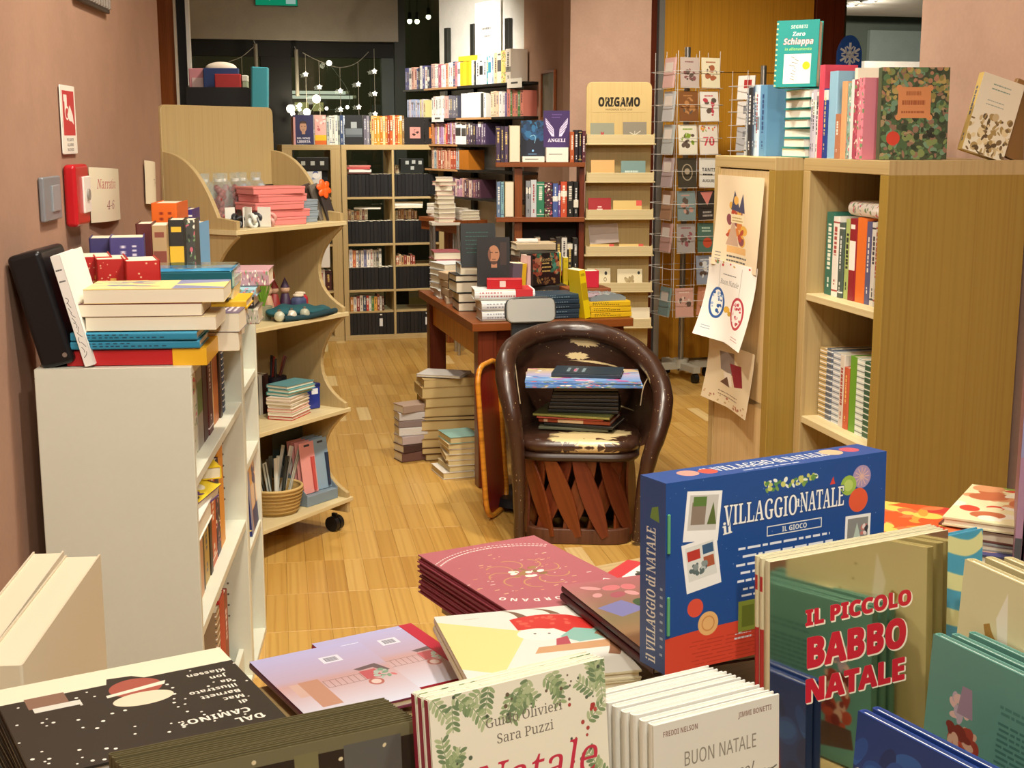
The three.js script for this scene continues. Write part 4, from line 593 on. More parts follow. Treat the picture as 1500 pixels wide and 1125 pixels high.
// ---------- in the white bookcases ----------
{
  const o = (place, grp) => ({ from: 'the blank side', place, name: 'novel', group: grp, tall: 9 });
  row(BC, 0.2, 0.8155, -0.03, [[0.085, 0.21, 0.16, 0xd8d8c4, 'floral'], [0.085, 0.215, 0.17, 0x9a948a, 'label', { ink: 0x5f7a3c }], [0.07, 0.22, 0.17, 0x3c0f18, 'plain'], [0.075, 0.22, 0.17, 0x54161c], [0.05, 0.225, 0.17, 0xc0a47c, 'plain'], [0.08, 0.225, 0.17, 0xb4662c, 'plain'], [0.04, 0.21, 0.17, 0x3a2418, 'plain'], [0.014, 0.21, 0.17, 0xdfe4ea, 'plain'], [0.04, 0.2, 0.17, 0x2c4668, 'spiral']], { ...o('on the top white shelf', 'novels on the top shelf of the white bookcase'), hard: true });
  row(BC, 0.1, 0.4805, -0.03, [[0.06, 0.19, 0.16, 0x7a1c22, 'plain'], [0.045, 0.18, 0.16, 0x5f7038], [0.06, 0.185, 0.16, 0xd8a880, 'plain'], [0.03, 0.16, 0.16, 0x3a3026, 'plain'], [0.085, 0.23, 0.17, 0xc0a050], [0.04, 0.21, 0.17, 0x2a2018, 'plain'], [0.1, 0.25, 0.18, 0xc85a24], [0.07, 0.245, 0.18, 0x3a1c40, 'floral'], [0.09, 0.28, 0.19, 0xdf9420, 'plain']], { ...o('on the middle white shelf', 'books on the middle shelf of the white bookcase'), hard: true });
  let b = book('novel', { w: 0.14, h: 0.21, t: 0.045, c: 0xe8e4dc, hard: true, s: 'plain' }); lying(b, BC, 0.15, 0.668, -0.075, 180); say4(b, 'white book lying on the upright books of the middle white shelf', 'book');
  b = book('comic_book', { w: 0.16, h: 0.24, t: 0.03, c: 0x5c3c86, hard: true, s: 'label', ink: 0xf0d030, front: art(200, 280, (c, w, h) => { c.fillStyle = '#ecd028'; c.fillRect(0, 0, w, h); blobs(c, 18, 0, 0, w, h, ['#3a3a3a', '#5c3c86', '#f6f0da'], 5, 26); }) }); lying(b, BC, 0.2, 0.72, -0.09, 170); WORLD; b.quaternion.multiply(q('y', 14)); say4(b, 'yellow and purple comic lying askew on the middle white shelf', 'book');
  b = book('comic_book', { w: 0.15, h: 0.18, t: 0.03, c: 0xe8c828, hard: true, s: 'floral' }); lying(b, BC, 0.37, 0.742, -0.09, 20); say4(b, 'small yellow book on top of the middle shelf books, under the upper shelf', 'book');
  row(BC, 0.42, 0.1205, -0.03, [[0.06, 0.25, 0.18, 0xa88c6c, 'spiral'], [0.085, 0.26, 0.18, 0xb82a30, 'plain'], [0.07, 0.24, 0.18, 0x8a3030]], { ...o('on the bottom white shelf', 'books on the bottom shelf of the white bookcase'), hard: true });
  row(BC, 0.925, 0.8425, -0.04, [[0.07, 0.19, 0.16, 0x3a2a22], [0.06, 0.185, 0.16, 0x4c3a30, 'plain'], [0.05, 0.19, 0.16, 0x2c2420]], { ...o('on the narrow bookcase top shelf', 'dark books in the narrow white bookcase'), hard: true });
  row(BC, 0.93, 0.6205, -0.04, [[0.08, 0.17, 0.16, 0x45403a, 'plain'], [0.06, 0.17, 0.16, 0x6a6070], [0.06, 0.14, 0.16, 0xb84a58, 'plain']], { ...o('on the narrow bookcase second shelf', 'books in the narrow white bookcase'), hard: true });
  row(BC, 0.93, 0.3705, -0.05, [[0.05, 0.21, 0.16, 0x8490a8, 'plain'], [0.04, 0.21, 0.16, 0xb8c4d8, 'plain']], { ...o('on the narrow bookcase third shelf', 'books in the narrow white bookcase'), hard: true });
  b = book('picture_book', { w: 0.2, h: 0.24, t: 0.015, c: 0x24306a, hard: true, front: art(220, 280, (c, w, h) => { c.fillStyle = '#d9a05a'; c.fillRect(0, 0, w, h); c.fillStyle = '#8c90b0'; c.fillRect(0, 60, 50, 220); c.fillStyle = '#e2c4a4'; c.fillRect(60, 120, 160, 80); blobs(c, 16, 120, 70, 70, 50, ['#3a2450', '#4a2a5a'], 8, 20); poly(c, [[150, 110], [166, 110], [162, 210], [140, 210]], '#3a2450'); c.fillStyle = '#24306a'; c.fillRect(60, 205, 160, 75); }) }); faceOut(b, BC, 1.16, 0.3705, -0.01, 3); say4(b, 'picture book with a purple tree shown face out in the narrow bookcase', 'book');
  row(BC, 0.925, 0.1205, -0.04, [[0.06, 0.22, 0.16, 0x3c241a, 'plain'], [0.05, 0.215, 0.16, 0x54382a, 'plain']], { ...o('on the narrow bookcase bottom shelf', 'books in the narrow white bookcase'), hard: true });
}
// ---------- on top of the white bookcases ----------
{
  const N = new Frame(0, 0, 4.8), Y = 1.0605, at = (b, x, y, z, yaw = 0) => lying(b, WORLD, x, y, z, yaw + 4.8);
  const mk = (name, o, x, y, z, yaw, label) => { const b = book(name, o); at(b, x, y, z, yaw); return say4(b, label); };
  mk('cook_book', { w: 0.21, h: 0.285, t: 0.034, c: 0xb81c20, hard: true, s: 'plain', spine: art(256, 32, (c, w, h) => { c.fillStyle = '#b81c20'; c.fillRect(0, 0, w, h); }) }, -0.79, Y, -2.84, 0, 'red-spined book at the bottom of the pile on the bookcase corner');
  { const b = allBooks[allBooks.length - 1], g = new THREE.BoxGeometry(0.036, 0.07, 0.213).translate(0, -0.1085, 0); mesh('yellow_band', g, M(0xe8b020, 0.45), b); }
  for (let k = 0; k < 2; k++) mk('novel', { w: 0.15, h: 0.262 - k * 0.006, t: 0.017, c: 0x2a86a8, hard: true, s: 'word', ink: 0x123a50 }, -0.787, Y + 0.036 + k * 0.0185, -2.8 + k * 0.004, k ? -0.4 : 0.6, k ? 'upper of two identical turquoise books in the corner pile' : 'lower of two identical turquoise books in the corner pile');
  mk('novel', { w: 0.16, h: 0.265, t: 0.028, c: 0xd8c8a0, s: 'plain', paper: PAPER }, -0.755, Y + 0.074, -2.815, 180, 'thick paperback with bare page edges just above the turquoise pair');
  mk('novel', { w: 0.16, h: 0.265, t: 0.026, c: 0x6a2a2a, s: 'plain' }, -0.785, Y + 0.103, -2.815, 181, 'thick paperback with bare page edges, second above the turquoise pair');
  mk('novel', { w: 0.17, h: 0.285, t: 0.029, c: 0xe0c060, s: 'plain', front: art(256, 160, (c, w, h) => { c.fillStyle = '#e8dc98'; c.fillRect(0, 0, w, h); c.fillStyle = '#8a90b8'; c.fillRect(0, 0, w, 60); poly(c, [[60, 0], [140, 70], [220, 0]], '#e8e090'); blobs(c, 20, 0, 90, w, 70, ['#b87858', '#7a86a8', '#d8c8a0'], 5, 20); }) }, -0.752, Y + 0.13, -2.83, 182, 'topmost paperback of the corner pile, its cover yellow and violet');
  // black slipcase leaning on the wall with a white sketched book
  const sc = group('black_slipcase'); WORLD.put(sc, -0.972, Y + 0.12, -2.8, qq(q('y', 4.8), q('z', 14))); mesh('case_shell', rbox(0.07, 0.24, 0.2, 0.012), M(0x0e0f13, 0.32), sc); mesh('case_mark', cyl(0.005, 0.005, 0.001, 12).rotateX(90 * D).translate(0.02, -0.1, 0.1005), STEEL, sc); tag(sc, 'black slipcase leaning at the wall corner of the white bookcase', 'slipcase');
  { const wb = book('sketch_book', { w: 0.19, h: 0.235, t: 0.02, c: 0xf0eee8, hard: true, s: 'plain', front: PAPERW, spine: art(48, 400, (c, w, h) => { c.fillStyle = '#efece4'; c.fillRect(0, 0, w, h); lines(c, 6, 50, 36, 2, 40, '#444', 5); c.strokeStyle = '#333'; c.lineWidth = 2; for (let i = 0; i < 12; i++) { c.beginPath(); c.moveTo(rr(8, 40), 150 + i * 18); c.quadraticCurveTo(rr(0, 48), 160 + i * 18, rr(8, 40), 170 + i * 18); c.stroke(); } }) }); WORLD.put(wb, -0.908, Y + 0.118, -2.8, qq(q('y', 4.8), q('z', 14))); say4(wb, 'white book with sketched lettering leaning beside the black slipcase'); }
  // red boxed books, purple pair behind, mixed spines, orange, blue
  [[-1.01, -3.1], [-0.945, -3.04], [-0.855, -3.0]].forEach(([x, z], i) => { const b = book('red_gift_book', { w: 0.15, h: 0.195, t: i === 2 ? 0.075 : 0.07, c: 0xb8221e, hard: true, s: 'plain', spine: art(64, 180, (c, w, h) => { c.fillStyle = '#b8221e'; c.fillRect(0, 0, w, h); for (let i = 0; i < 22; i++) disc(c, rr(0, w), rr(0, h), rr(0.8, 2.2), '#e8c8a0'); for (let i = 0; i < 9; i++) { c.fillStyle = '#d8a850'; c.fillRect(26 + rr(-2, 2), 40 + i * 11, 13, 8); } }), front: art(200, 260, (c, w, h) => { c.fillStyle = '#c23a3e'; c.fillRect(0, 0, w, h); blobs(c, 40, 0, 0, w, h, ['#f4d8c8', '#e8a03a', '#f0f0e8'], 3, 8); }) }); upright(b, WORLD, 0, 0, 0); WORLD.put(b, x - 0.01 * i + 0.02, Y + 0.0976, z - 0.06, q('y', 20)); say4(b, `thick red gift book with gold dots, ${['against the wall', 'in the middle of three', 'its dotted front showing, beside the cream pile'][i]}`, 'book', 'red gift books'); });
  const up = (name, o, x, z, yaw, label) => { const b = book(name, o); WORLD.put(b, x, Y + o.h / 2, z - o.w / 2, q('y', yaw)); return say4(b, label); };
  up('novel', { w: 0.14, h: 0.222, t: 0.055, c: 0x3a3468, hard: true }, -1.035, -3.3, 14, 'purple thick book by the wall behind the red gift books');
  up('novel', { w: 0.14, h: 0.226, t: 0.082, c: 0x46407c, hard: true, s: 'word', ink: 0xd8d4e4 }, -0.962, -3.27, 14, 'second purple thick book behind the red gift books, nearer the pile');
  up('novel', { w: 0.14, h: 0.25, t: 0.04, c: 0x541a16, hard: true, s: 'plain' }, -0.955, -3.42, 10, 'dark red thick book behind the purple pair');
  up('novel', { w: 0.14, h: 0.245, t: 0.036, c: 0xb89a70, s: 'label', ink: 0x8a4a3a }, -0.918, -3.43, 10, 'tan book between the dark red and the yellow-labelled one');
  up('novel', { w: 0.14, h: 0.255, t: 0.04, c: 0x2c2a26, hard: true, s: 'label', ink: 0xe0b838 }, -0.892, -3.5, 10, 'black book with yellow labels before the orange one');
  up('novel', { w: 0.14, h: 0.25, t: 0.03, c: 0x4a4a44, hard: true, s: 'floral' }, -0.875, -3.58, 8, 'grey patterned book just before the orange one');
  up('cook_book', { w: 0.18, h: 0.29, t: 0.07, c: 0xe0671c, hard: true, s: 'word', ink: 0x8a2a10 }, -0.962, -3.68, 4, 'tall orange book on the white bookcase by the curved stand');
  up('novel', { w: 0.14, h: 0.23, t: 0.028, c: 0x7ab0dc, hard: true }, -0.895, -3.75, 0, 'light blue book standing beside the tall orange one');
  up('novel', { w: 0.14, h: 0.262, t: 0.026, c: 0x3c2a72, hard: true }, -0.945, -3.88, 4, 'violet book behind the light blue one');
  // wrapped book, black book with a yellow label, and what lies around them
  mk('novel', { w: 0.15, h: 0.24, t: 0.02, c: 0xd8a818, hard: true, s: 'plain' }, -0.735, Y + 0.08, -3.1, 0, 'yellow book under the black one with a yellow label');
  mk('novel', { w: 0.14, h: 0.2, t: 0.05, c: 0xcac0a4, s: 'plain' }, -0.75, Y, -3.14, 176, 'thick paperback under the yellow book');
  mk('novel', { w: 0.14, h: 0.21, t: 0.028, c: 0xbdb08c, s: 'plain' }, -0.735, Y + 0.051, -3.12, 182, 'second paperback under the yellow book');
  { const b = mk('novel', { w: 0.14, h: 0.2, t: 0.024, c: 0x14100e, hard: true, s: 'plain' }, -0.752, Y + 0.101, -3.08, 0, 'black book with a yellow spine label and a cream panel'); mesh('spine_label', box(0.022, 0.052, 0.001, 0, 0.045, 0.0704), art(128, 56, (c, w, h) => { c.save(); c.translate(w / 2, h / 2); c.rotate(-Math.PI / 2); c.fillStyle = '#e2bc2c'; c.fillRect(-64, -64, 128, 128); c.restore(); lines(c, 20, 20, 90, 1, 1, '#3a2a10', 18); }), b); mesh('spine_panel', box(0.016, 0.09, 0.001, 0, -0.03, 0.0704), M(0xb8ac98, 0.6), b); }
  { const b = mk('gift_book', { w: 0.15, h: 0.19, t: 0.042, c: 0x1c6e74, hard: true, s: 'plain', front: art(256, 200, (c, w, h) => { c.fillStyle = '#3f9cc8'; c.fillRect(0, 0, w, h); blobs(c, 30, 0, 0, w, h, ['#5cb4dc', '#2f86b4', '#86c8e4'], 8, 40); blobs(c, 6, 90, 60, 60, 50, ['#e8dcc8', '#b0683c'], 6, 16); blobs(c, 6, 190, 40, 60, 90, ['#c8a860', '#8a9a60'], 8, 22); }) }, -0.74, Y + 0.1265, -3.09, 1, 'blue gift book wrapped in clear film, topmost of its pile'); const s = mesh('film_wrap', rbox(0.05, 0.2, 0.165, 0.01, 0.003, 0, -0.004), new THREE.MeshPhysicalMaterial({ color: 0xd8f0fa, roughness: 0.08, transmission: 1, thickness: 0, clearcoat: 1 }), b); }
  { const b = book('novel', { w: 0.13, h: 0.1, t: 0.012, c: 0xeee4b8, hard: true, s: 'plain' }); WORLD.put(b, -0.657, Y + 0.1, -3.13, qq(q('y', 4.8), q('z', -8))); say4(b, 'pale yellow book leaning upright at the end of the wrapped pile'); }
  for (let k = 0; k < 2; k++) mk('novel', { w: 0.13, h: 0.075, t: 0.042, c: k ? 0x6c6078 : 0xb8a078, s: 'plain', front: k ? art(128, 96, (c, w, h) => { c.fillStyle = '#6c6078'; c.fillRect(0, 0, w, h); lines(c, 10, 14, 100, 5, 16, '#d8d0d8', 8); }) : undefined }, -0.655 + k * 0.008, Y + k * 0.043, -2.99, 184 - k * 5, k ? 'upper of two small thick paperbacks at the bookcase edge' : 'lower of two small thick paperbacks at the bookcase edge');
  for (const [x, y, z, w, h, t, c, l] of [[-0.7, 0, -3.42, 0.14, 0.1, 0.04, 0xb8b0a0, 'lowest book of the small pile by the curved stand'], [-0.705, 0.041, -3.42, 0.14, 0.09, 0.03, 0x2a2624, 'dark book in the small pile by the curved stand'], [-0.7, 0.072, -3.4, 0.14, 0.1, 0.022, 0x8fb8c4, 'pale blue book in the small pile by the curved stand'], [-0.67, 0.095, -3.45, 0.15, 0.09, 0.04, 0xb89098, 'pink patterned book topmost of the small pile by the curved stand']]) mk('novel', { w, h, t, c, hard: true, s: 'floral' }, x, Y + y, z, 0, l);
}
// ---------- on the curved stand ----------
{
  const Y0 = UY[0] + 0.0005, box5 = (x, y, z, w, h, d, yaw, c, name, label, cat, grp) => { const g = group(name); U.put(g, x, y, z, q('y', yaw)); mesh('box_body', rbox(w, h * 0.72, d, 0.002, 0, h * 0.36, 0), M(c, 0.5), g); mesh('box_lid', rbox(w + 0.003, h * 0.32, d + 0.003, 0.002, 0, h * 0.84, 0), M(c, 0.45), g); return tag(g, label, cat, grp); };
  let y = Y0; const pink = ['lowest pink box of the pile on the curved stand', 'second pink box from the bottom of the pile', 'third pink box from the bottom of the pile', 'fourth pink box from the bottom of the pile', 'topmost pink box of the pile on the curved stand'];
  for (let k = 0; k < 5; k++) { box5(0.31 + rr(-0.012, 0.012) + (k % 2) * 0.02, y, -0.11, 0.21, 0.027, 0.13, -18 + rr(-5, 5), 0xd8807c, 'pink_box', pink[k], 'box', 'pink boxes piled on the curved stand'); y += 0.0278; }
  for (let k = 0; k < 4; k++) { box5(0.49 + rr(-0.006, 0.006), Y0 + k * 0.0212, -0.1, 0.075, 0.0205, 0.07, -10, 0x8a98a4, 'grey_box', `small blue-grey box, ${['lowest', 'second', 'third', 'topmost'][k]} of four beside the pink pile`, 'box', 'blue-grey boxes on the curved stand'); }
  // dark packets with an orange flower
  for (let k = 0; k < 3; k++) { const g = group('gift_packet'); U.put(g, 0.565 + k * 0.012, Y0 + 0.07, -0.13 + k * 0.028, qq(q('y', -6), q('z', 12), q('x', -12))); mesh('packet', rbox(0.045, 0.14, 0.012, 0.003), M([0x4a3c34, 0x6e665c, 0x3c3432][k], 0.4), g); if (k === 2) { const l = []; for (let a = 0; a < 6; a++) l.push(new THREE.SphereGeometry(0.014, 12, 8).scale(1, 1.5, 0.5).translate(0, 0.017, 0).rotateZ(a * 60 * D)); mesh('flower', join(l).translate(0.0, 0.05, 0.012), M(0xf06020, 0.4), g); } tag(g, ['brown gift packet behind the grey one on the curved stand', 'grey gift packet leaning at the side of the curved stand', 'dark gift packet with an orange flower on the curved stand'][k], 'packet'); }
  // clear bags hanging at the back
  const FILM = new THREE.MeshPhysicalMaterial({ color: 0xf2f6f6, roughness: 0.12, transmission: 0.85, thickness: 0 });
  [[0.01, 0x9ab0a8], [0.055, 0xa8b8b0], [0.1, 0x8aa49a], [0.15, 0x8c2018], [0.195, 0xa03a2c], [0.24, 0x8a2a20], [0.3, 0x9a9cb0], [0.355, 0xb8c0cc]].forEach(([x, c], i) => { const g = group('sweet_bag'); U.put(g, x + 0.03, Y0, -0.26 + (i % 2) * 0.02); mesh('sweets', (() => { const l = []; for (let k = 0; k < 14; k++) l.push(new THREE.IcosahedronGeometry(0.013, 1).translate(rr(-0.015, 0.015), 0.03 + (k / 14) * 0.11, rr(-0.012, 0.012))); return join(l); })(), M(c, 0.4), g); const p = new THREE.BoxGeometry(0.05, 0.185, 0.045, 4, 8, 4), a = p.attributes.position; for (let k = 0; k < a.count; k++) { const yy = a.getY(k) / 0.185 + 0.5, s = yy > 0.85 ? 0.55 : 1; a.setXYZ(k, a.getX(k) * s + rr(-0.002, 0.002), a.getY(k) + 0.0935, a.getZ(k) * s + rr(-0.002, 0.002)); } p.computeVertexNormals(); mesh('film', p, FILM, g); mesh('tie', cyl(0.014, 0.014, 0.01, 12).translate(0, 0.16, 0), M(i === 7 ? 0xdfe4ea : 0xe8e4da, 0.4), g); tag(g, `clear bag of ${['green', 'green', 'green', 'red', 'red', 'red', 'lilac', 'white'][i]} sweets, ${ORD[i]} from the wall on the curved stand`, 'bag', 'clear sweet bags on the curved stand'); });
  [[0.05, -0.06, 0x2a2c30], [0.1, -0.03, 0xd8dcd8], [0.14, -0.05, 0x3a3a40], [0.17, -0.02, 0xd8a098]].forEach(([x, z, c], i) => { const g = group('stocking_trinket'); U.put(g, x + 0.04, Y0, z - 0.02, q('y', i * 35)); mesh('trinket_body', new THREE.TorusKnotGeometry(0.02, 0.008, 40, 6, 2, 3).scale(1, 0.8, 1).translate(0, 0.024, 0), M(c, 0.35), g); mesh('trinket_card', box(0.05, 0.07, 0.002, 0, 0.036, -0.03), M(0xeceae2, 0.5), g); tag(g, ['black trinket on a white card at the wall end of the top shelf', 'white trinket on a card beside the pink boxes', 'charcoal trinket on a card between the two others', 'rosy trinket on a card at the shelf lip'][i], 'trinket'); });
  // second shelf
  const Y1 = UY[1] + 0.0005;
  { const g = group('artificial_grass'); U.put(g, 0.272, Y1, -0.13); mesh('pot', cyl(0.035, 0.028, 0.05, 16).translate(0, 0.025, 0), M(0x8c8a70, 0.6), g); const l = []; for (let i = 0; i < 60; i++) { const a = rr(0, 6.28), r = rr(0.01, 0.06), hh = rr(0.07, 0.15); l.push(new THREE.ConeGeometry(0.004, hh, 4).translate(0, hh / 2, 0).rotateZ(-r * 7).rotateY(a).translate(0, 0.045, 0)); } mesh('blades', join(l), M(0x6e9a30, 0.5), g); tag(g, 'tuft of green artificial grass in a pot on the curved stand', 'plant'); }
  [[0.33, -0.2, 0xb08060, 'tan'], [0.37, -0.19, 0xc09a78, 'beige'], [0.42, -0.2, 0x8a2a24, 'red'], [0.46, -0.18, 0x3a2440, 'purple']].forEach(([x, z, c, n]) => { const g = group('wooden_doll'); U.put(g, x, Y1, z); mesh('doll_body', new THREE.LatheGeometry([[0, 0], [0.022, 0], [0.024, 0.03], [0.014, 0.075], [0.0, 0.076]].map(([a, b]) => new THREE.Vector2(a, b)), 18), M(c, 0.5), g); mesh('doll_head', new THREE.SphereGeometry(0.018, 16, 12).translate(0, 0.092, 0), M(0xd0a888, 0.5), g); mesh('doll_hat', new THREE.ConeGeometry(0.018, 0.04, 14).translate(0, 0.118, 0), M(c, 0.6), g); tag(g, `small ${n} wooden doll at the back of the second stand shelf`, 'figurine'); });
  for (const [x, z, c, n] of [[0.5, -0.14, 0xb02030, 'red'], [0.44, -0.1, 0x40486c, 'blue']]) { const g = group('toy_pouch'); U.put(g, x, Y1, z); mesh('pouch', rbox(0.06, 0.07, 0.05, 0.02, 0, 0.036, 0), M(c, 0.7), g); mesh('pouch_tie', new THREE.TorusGeometry(0.016, 0.005, 8, 18).rotateX(90 * D).translate(0, 0.074, 0), M(0xd8c8b0, 0.6), g); tag(g, `${n} cloth pouch on the second shelf of the curved stand`, 'pouch'); }
  { const g = group('paper_roundel'); U.put(g, 0.53, Y1 + 0.125, -0.318); mesh('disc', cyl(0.032, 0.032, 0.006, 28).rotateX(90 * D), M(0xc24a18, 0.6), g); tag(g, 'orange round ornament on the back of the curved stand', 'ornament'); }
  { const g = group('teal_cloth_roll'); U.put(g, 0.405, Y1, -0.07, q('y', -3)); const geo = new THREE.SphereGeometry(1, 32, 20), p = geo.attributes.position; for (let i = 0; i < p.count; i++) { const a = p.getX(i), b = p.getY(i), c = p.getZ(i); p.setXYZ(i, a * 0.17, (b * 0.5 + 0.5) * 0.046 * (1 - a * 0.35) + 0.004 * Math.sin(a * 9 + c * 5) * (b > 0 ? 1 : 0), c * 0.07 + 0.008 * Math.sin(a * 6)); } geo.computeVertexNormals(); mesh('cloth', geo, M(0x175058, 0.8), g); mesh('fold', tube([[-0.15, 0.012, 0.06], [-0.05, 0.008, 0.075], [0.08, 0.012, 0.07], [0.16, 0.008, 0.04]], 0.011, 24, 8), M(0x0f343c, 0.85), g); tag(g, 'teal cloth cap lying folded on the curved stand', 'cap'); }
  [[0.25, -0.035, 0xc8ccb8], [0.3, -0.02, 0xd8d4c4], [0.36, -0.008, 0xb8bca8]].forEach(([x, z, c], i) => { const g = group('glass_ornament'); U.put(g, x, Y1, z); mesh('ball', new THREE.SphereGeometry(0.02, 20, 14).translate(0, 0.02, 0), new THREE.MeshPhysicalMaterial({ color: c, roughness: 0.1, metalness: 0.2, clearcoat: 1 }), g); mesh('ornament_cap', cyl(0.006, 0.006, 0.008, 12).translate(0, 0.042, 0), STEEL, g); tag(g, `${['greenish', 'cream', 'olive'][i]} glass bauble at the front lip of the second stand shelf`, 'bauble'); });
  // third shelf
  const Y2 = UY[2] + 0.0005; y = Y2;
  for (let k = 0; k < 9; k++) { const teal = k > 5, b = book('pocket_book', { w: 0.1, h: 0.16, t: 0.0135, c: teal ? [0x4a9a94, 0x7ab8b4, 0x5c8f94][k - 6] : [0xb84034, 0xe0d8c8, 0xd89a88, 0xe8e0d0, 0xc8b8a0, 0xdcc8b8][k], hard: true, s: 'plain' }); lying(b, U, 0.37 + (teal ? 0.012 : -0.01) + rr(-0.006, 0.006), y, -0.1 + rr(-0.006, 0.006), -172 + (teal ? -6 : 6) + rr(-2, 2)); y += 0.0143; say4(b, `${teal ? 'teal' : cname(b.userData.dim.c)} pocket book, ${k === 8 ? 'topmost' : k === 0 ? 'lowest' : ORD[k] + ' from the bottom'} of the pile on the third stand shelf`, 'book', 'pocket books piled on the curved stand'); }
  row(U, 0.24, Y2, -0.2, [[0.012, 0.15, 0.1, 0x2c2826, 'plain'], [0.016, 0.155, 0.1, 0xe4dccc, 'plain'], [0.014, 0.15, 0.1, 0x242020, 'plain'], [0.016, 0.15, 0.1, 0xd8d0c0, 'plain'], [0.016, 0.15, 0.1, 0x2a2424, 'plain'], [0.016, 0.152, 0.1, 0xd0c8b8, 'plain'], [0.02, 0.15, 0.1, 0x3a2018, 'plain'], [0.02, 0.152, 0.1, 0x4a2a20, 'plain']], { from: 'the white bookcases', place: 'behind the pocket book pile', name: 'notepad', group: 'dark and pale notepads on the curved stand', tall: 9 });
  { const g = group('blue_tin_box'); U.put(g, 0.51, Y2, -0.13, q('y', -14)); mesh('tin_body', rbox(0.08, 0.09, 0.07, 0.006, 0, 0.045, 0), M(0x25348c, 0.35), g); mesh('tin_label', box(0.03, 0.022, 0.001, 0.012, 0.07, 0.0356), M(0xdfe4f0, 0.5), g); mesh('tin_lid', rbox(0.083, 0.016, 0.073, 0.005, 0, 0.092, 0), M(0x1c2560, 0.35), g); tag(g, 'dark blue box with a white label behind the pocket book pile', 'box'); }
  { const g = group('pen_cup'); U.put(g, 0.44, Y2, -0.22); mesh('cup', cyl(0.04, 0.036, 0.13, 20).translate(0, 0.065, 0), M(0x221c28, 0.5), g); for (let k = 0; k < 6; k++) { const m = mesh('pen', cyl(0.005, 0.005, 0.12, 8).translate(0, 0.06, 0), M([0x7a2018, 0x2a2a30, 0x8a3a28, 0x3a3028, 0x1c1c20, 0x5a2a20][k], 0.4), g); m.position.set(rr(-0.02, 0.02), 0.09, rr(-0.02, 0.02)); m.rotation.set(rr(-0.35, 0.35), 0, rr(-0.5, 0.5)); } tag(g, 'dark cup of pens and sticks at the back of the third stand shelf', 'cup'); }
  { const g = group('bottle_figure'); U.put(g, 0.265, Y2 + 0.0, -0.3); mesh('bottle', new THREE.LatheGeometry([[0, 0], [0.02, 0], [0.022, 0.1], [0.01, 0.15], [0.01, 0.19], [0, 0.19]].map(([a, b]) => new THREE.Vector2(a, b)), 18), M(0x7a8a6c, 0.3), g); mesh('stopper', new THREE.SphereGeometry(0.013, 12, 10).translate(0, 0.2, 0), M(0xc89a70, 0.5), g); tag(g, 'grey-green bottle at the back of the third stand shelf', 'bottle'); }
  // bottom shelf: basket of bookmarks and the blue-grey counter display
  const Y3 = UY[3] + 0.0005;
  { const g = group('woven_basket'); U.put(g, 0.292, Y3, -0.12); const prof = [[0.0, 0], [0.082, 0], [0.092, 0.03], [0.1, 0.075], [0.104, 0.098], [0.098, 0.1], [0.094, 0.07], [0.076, 0.006], [0, 0.006]].map(([a, b]) => new THREE.Vector2(a, b)); mesh('basket_body', new THREE.LatheGeometry(prof, 40), M(0xb8975a, 0.75, { bumpMap: plasterBump, bumpScale: 0.004 }), g); const l = []; for (let k = 1; k < 7; k++) l.push(new THREE.TorusGeometry(0.084 + k * 0.0032, 0.0042, 6, 40).rotateX(90 * D).translate(0, k * 0.014, 0)); mesh('weave', join(l), M(0xa88648, 0.8), g); mesh('basket_rim', new THREE.TorusGeometry(0.102, 0.006, 8, 44).rotateX(90 * D).translate(0, 0.099, 0), M(0xc8aa6c, 0.7), g); tag(g, 'round woven basket of paper strips on the lowest stand shelf', 'basket'); }
  for (let k = 0; k < 13; k++) { const c = [0xc8ccc0, 0x2c3028, 0xb8c0b8, 0x8a9488, 0x3a3a34, 0xd8d8cc, 0x5a6058, 0xc0c8c0, 0x2a2c2a, 0xd0d0c4, 0xe0ddd2, 0xb0b4a8, 0xe4e0d4][k], g = group('bookmark_strip'); const a = -0.5 + k * 0.085; U.put(g, 0.292 - 0.05 + k * 0.0085, Y3 + 0.01, -0.13 + (k % 3) * 0.022 - 0.02, qq(q('z', -a * 46 - 4), q('y', rr(-18, 18)))); mesh('strip', board(k > 9 ? 0.03 : 0.02, (k > 8 ? 0.235 : 0.2), 0.003, 0, (k > 8 ? 0.235 : 0.2) / 2, 0, 'y', 0.0008), M(c, 0.4), g); mesh('strip_edge', board(0.006, 0.19, 0.0036, 0, 0.1, 0, 'y', 0.0006), M(k % 2 ? 0xe8e8dc : 0x4a5048, 0.4), g); tag(g, `${cname(c)} paper strip in the woven basket, ${ORD[k]} from the white bookcases`, 'bookmark', 'paper strips in the woven basket'); }
  { const g = group('counter_display'); U.put(g, 0.487, Y3, -0.13, q('y', -4)); const CD = M(0x7c8c98, 0.55); mesh('display_base', rbox(0.17, 0.04, 0.16, 0.002, 0, 0.02, 0.01), CD, g); const s = new THREE.Shape(); s.moveTo(-0.09, 0); s.lineTo(0.09, 0); s.lineTo(0.09, 0.045); s.lineTo(-0.06, 0.17); s.lineTo(-0.09, 0.17); for (const x of [-0.086, 0.086]) mesh('display_side', slab(s, 0.003).rotateY(-90 * D).translate(x, 0, 0), CD, g); mesh('display_back', box(0.17, 0.28, 0.003, 0, 0.14, -0.088), M(0x54605f, 0.5), g); tag(g, 'blue-grey cardboard counter display of packets on the lowest stand shelf', 'display'); }
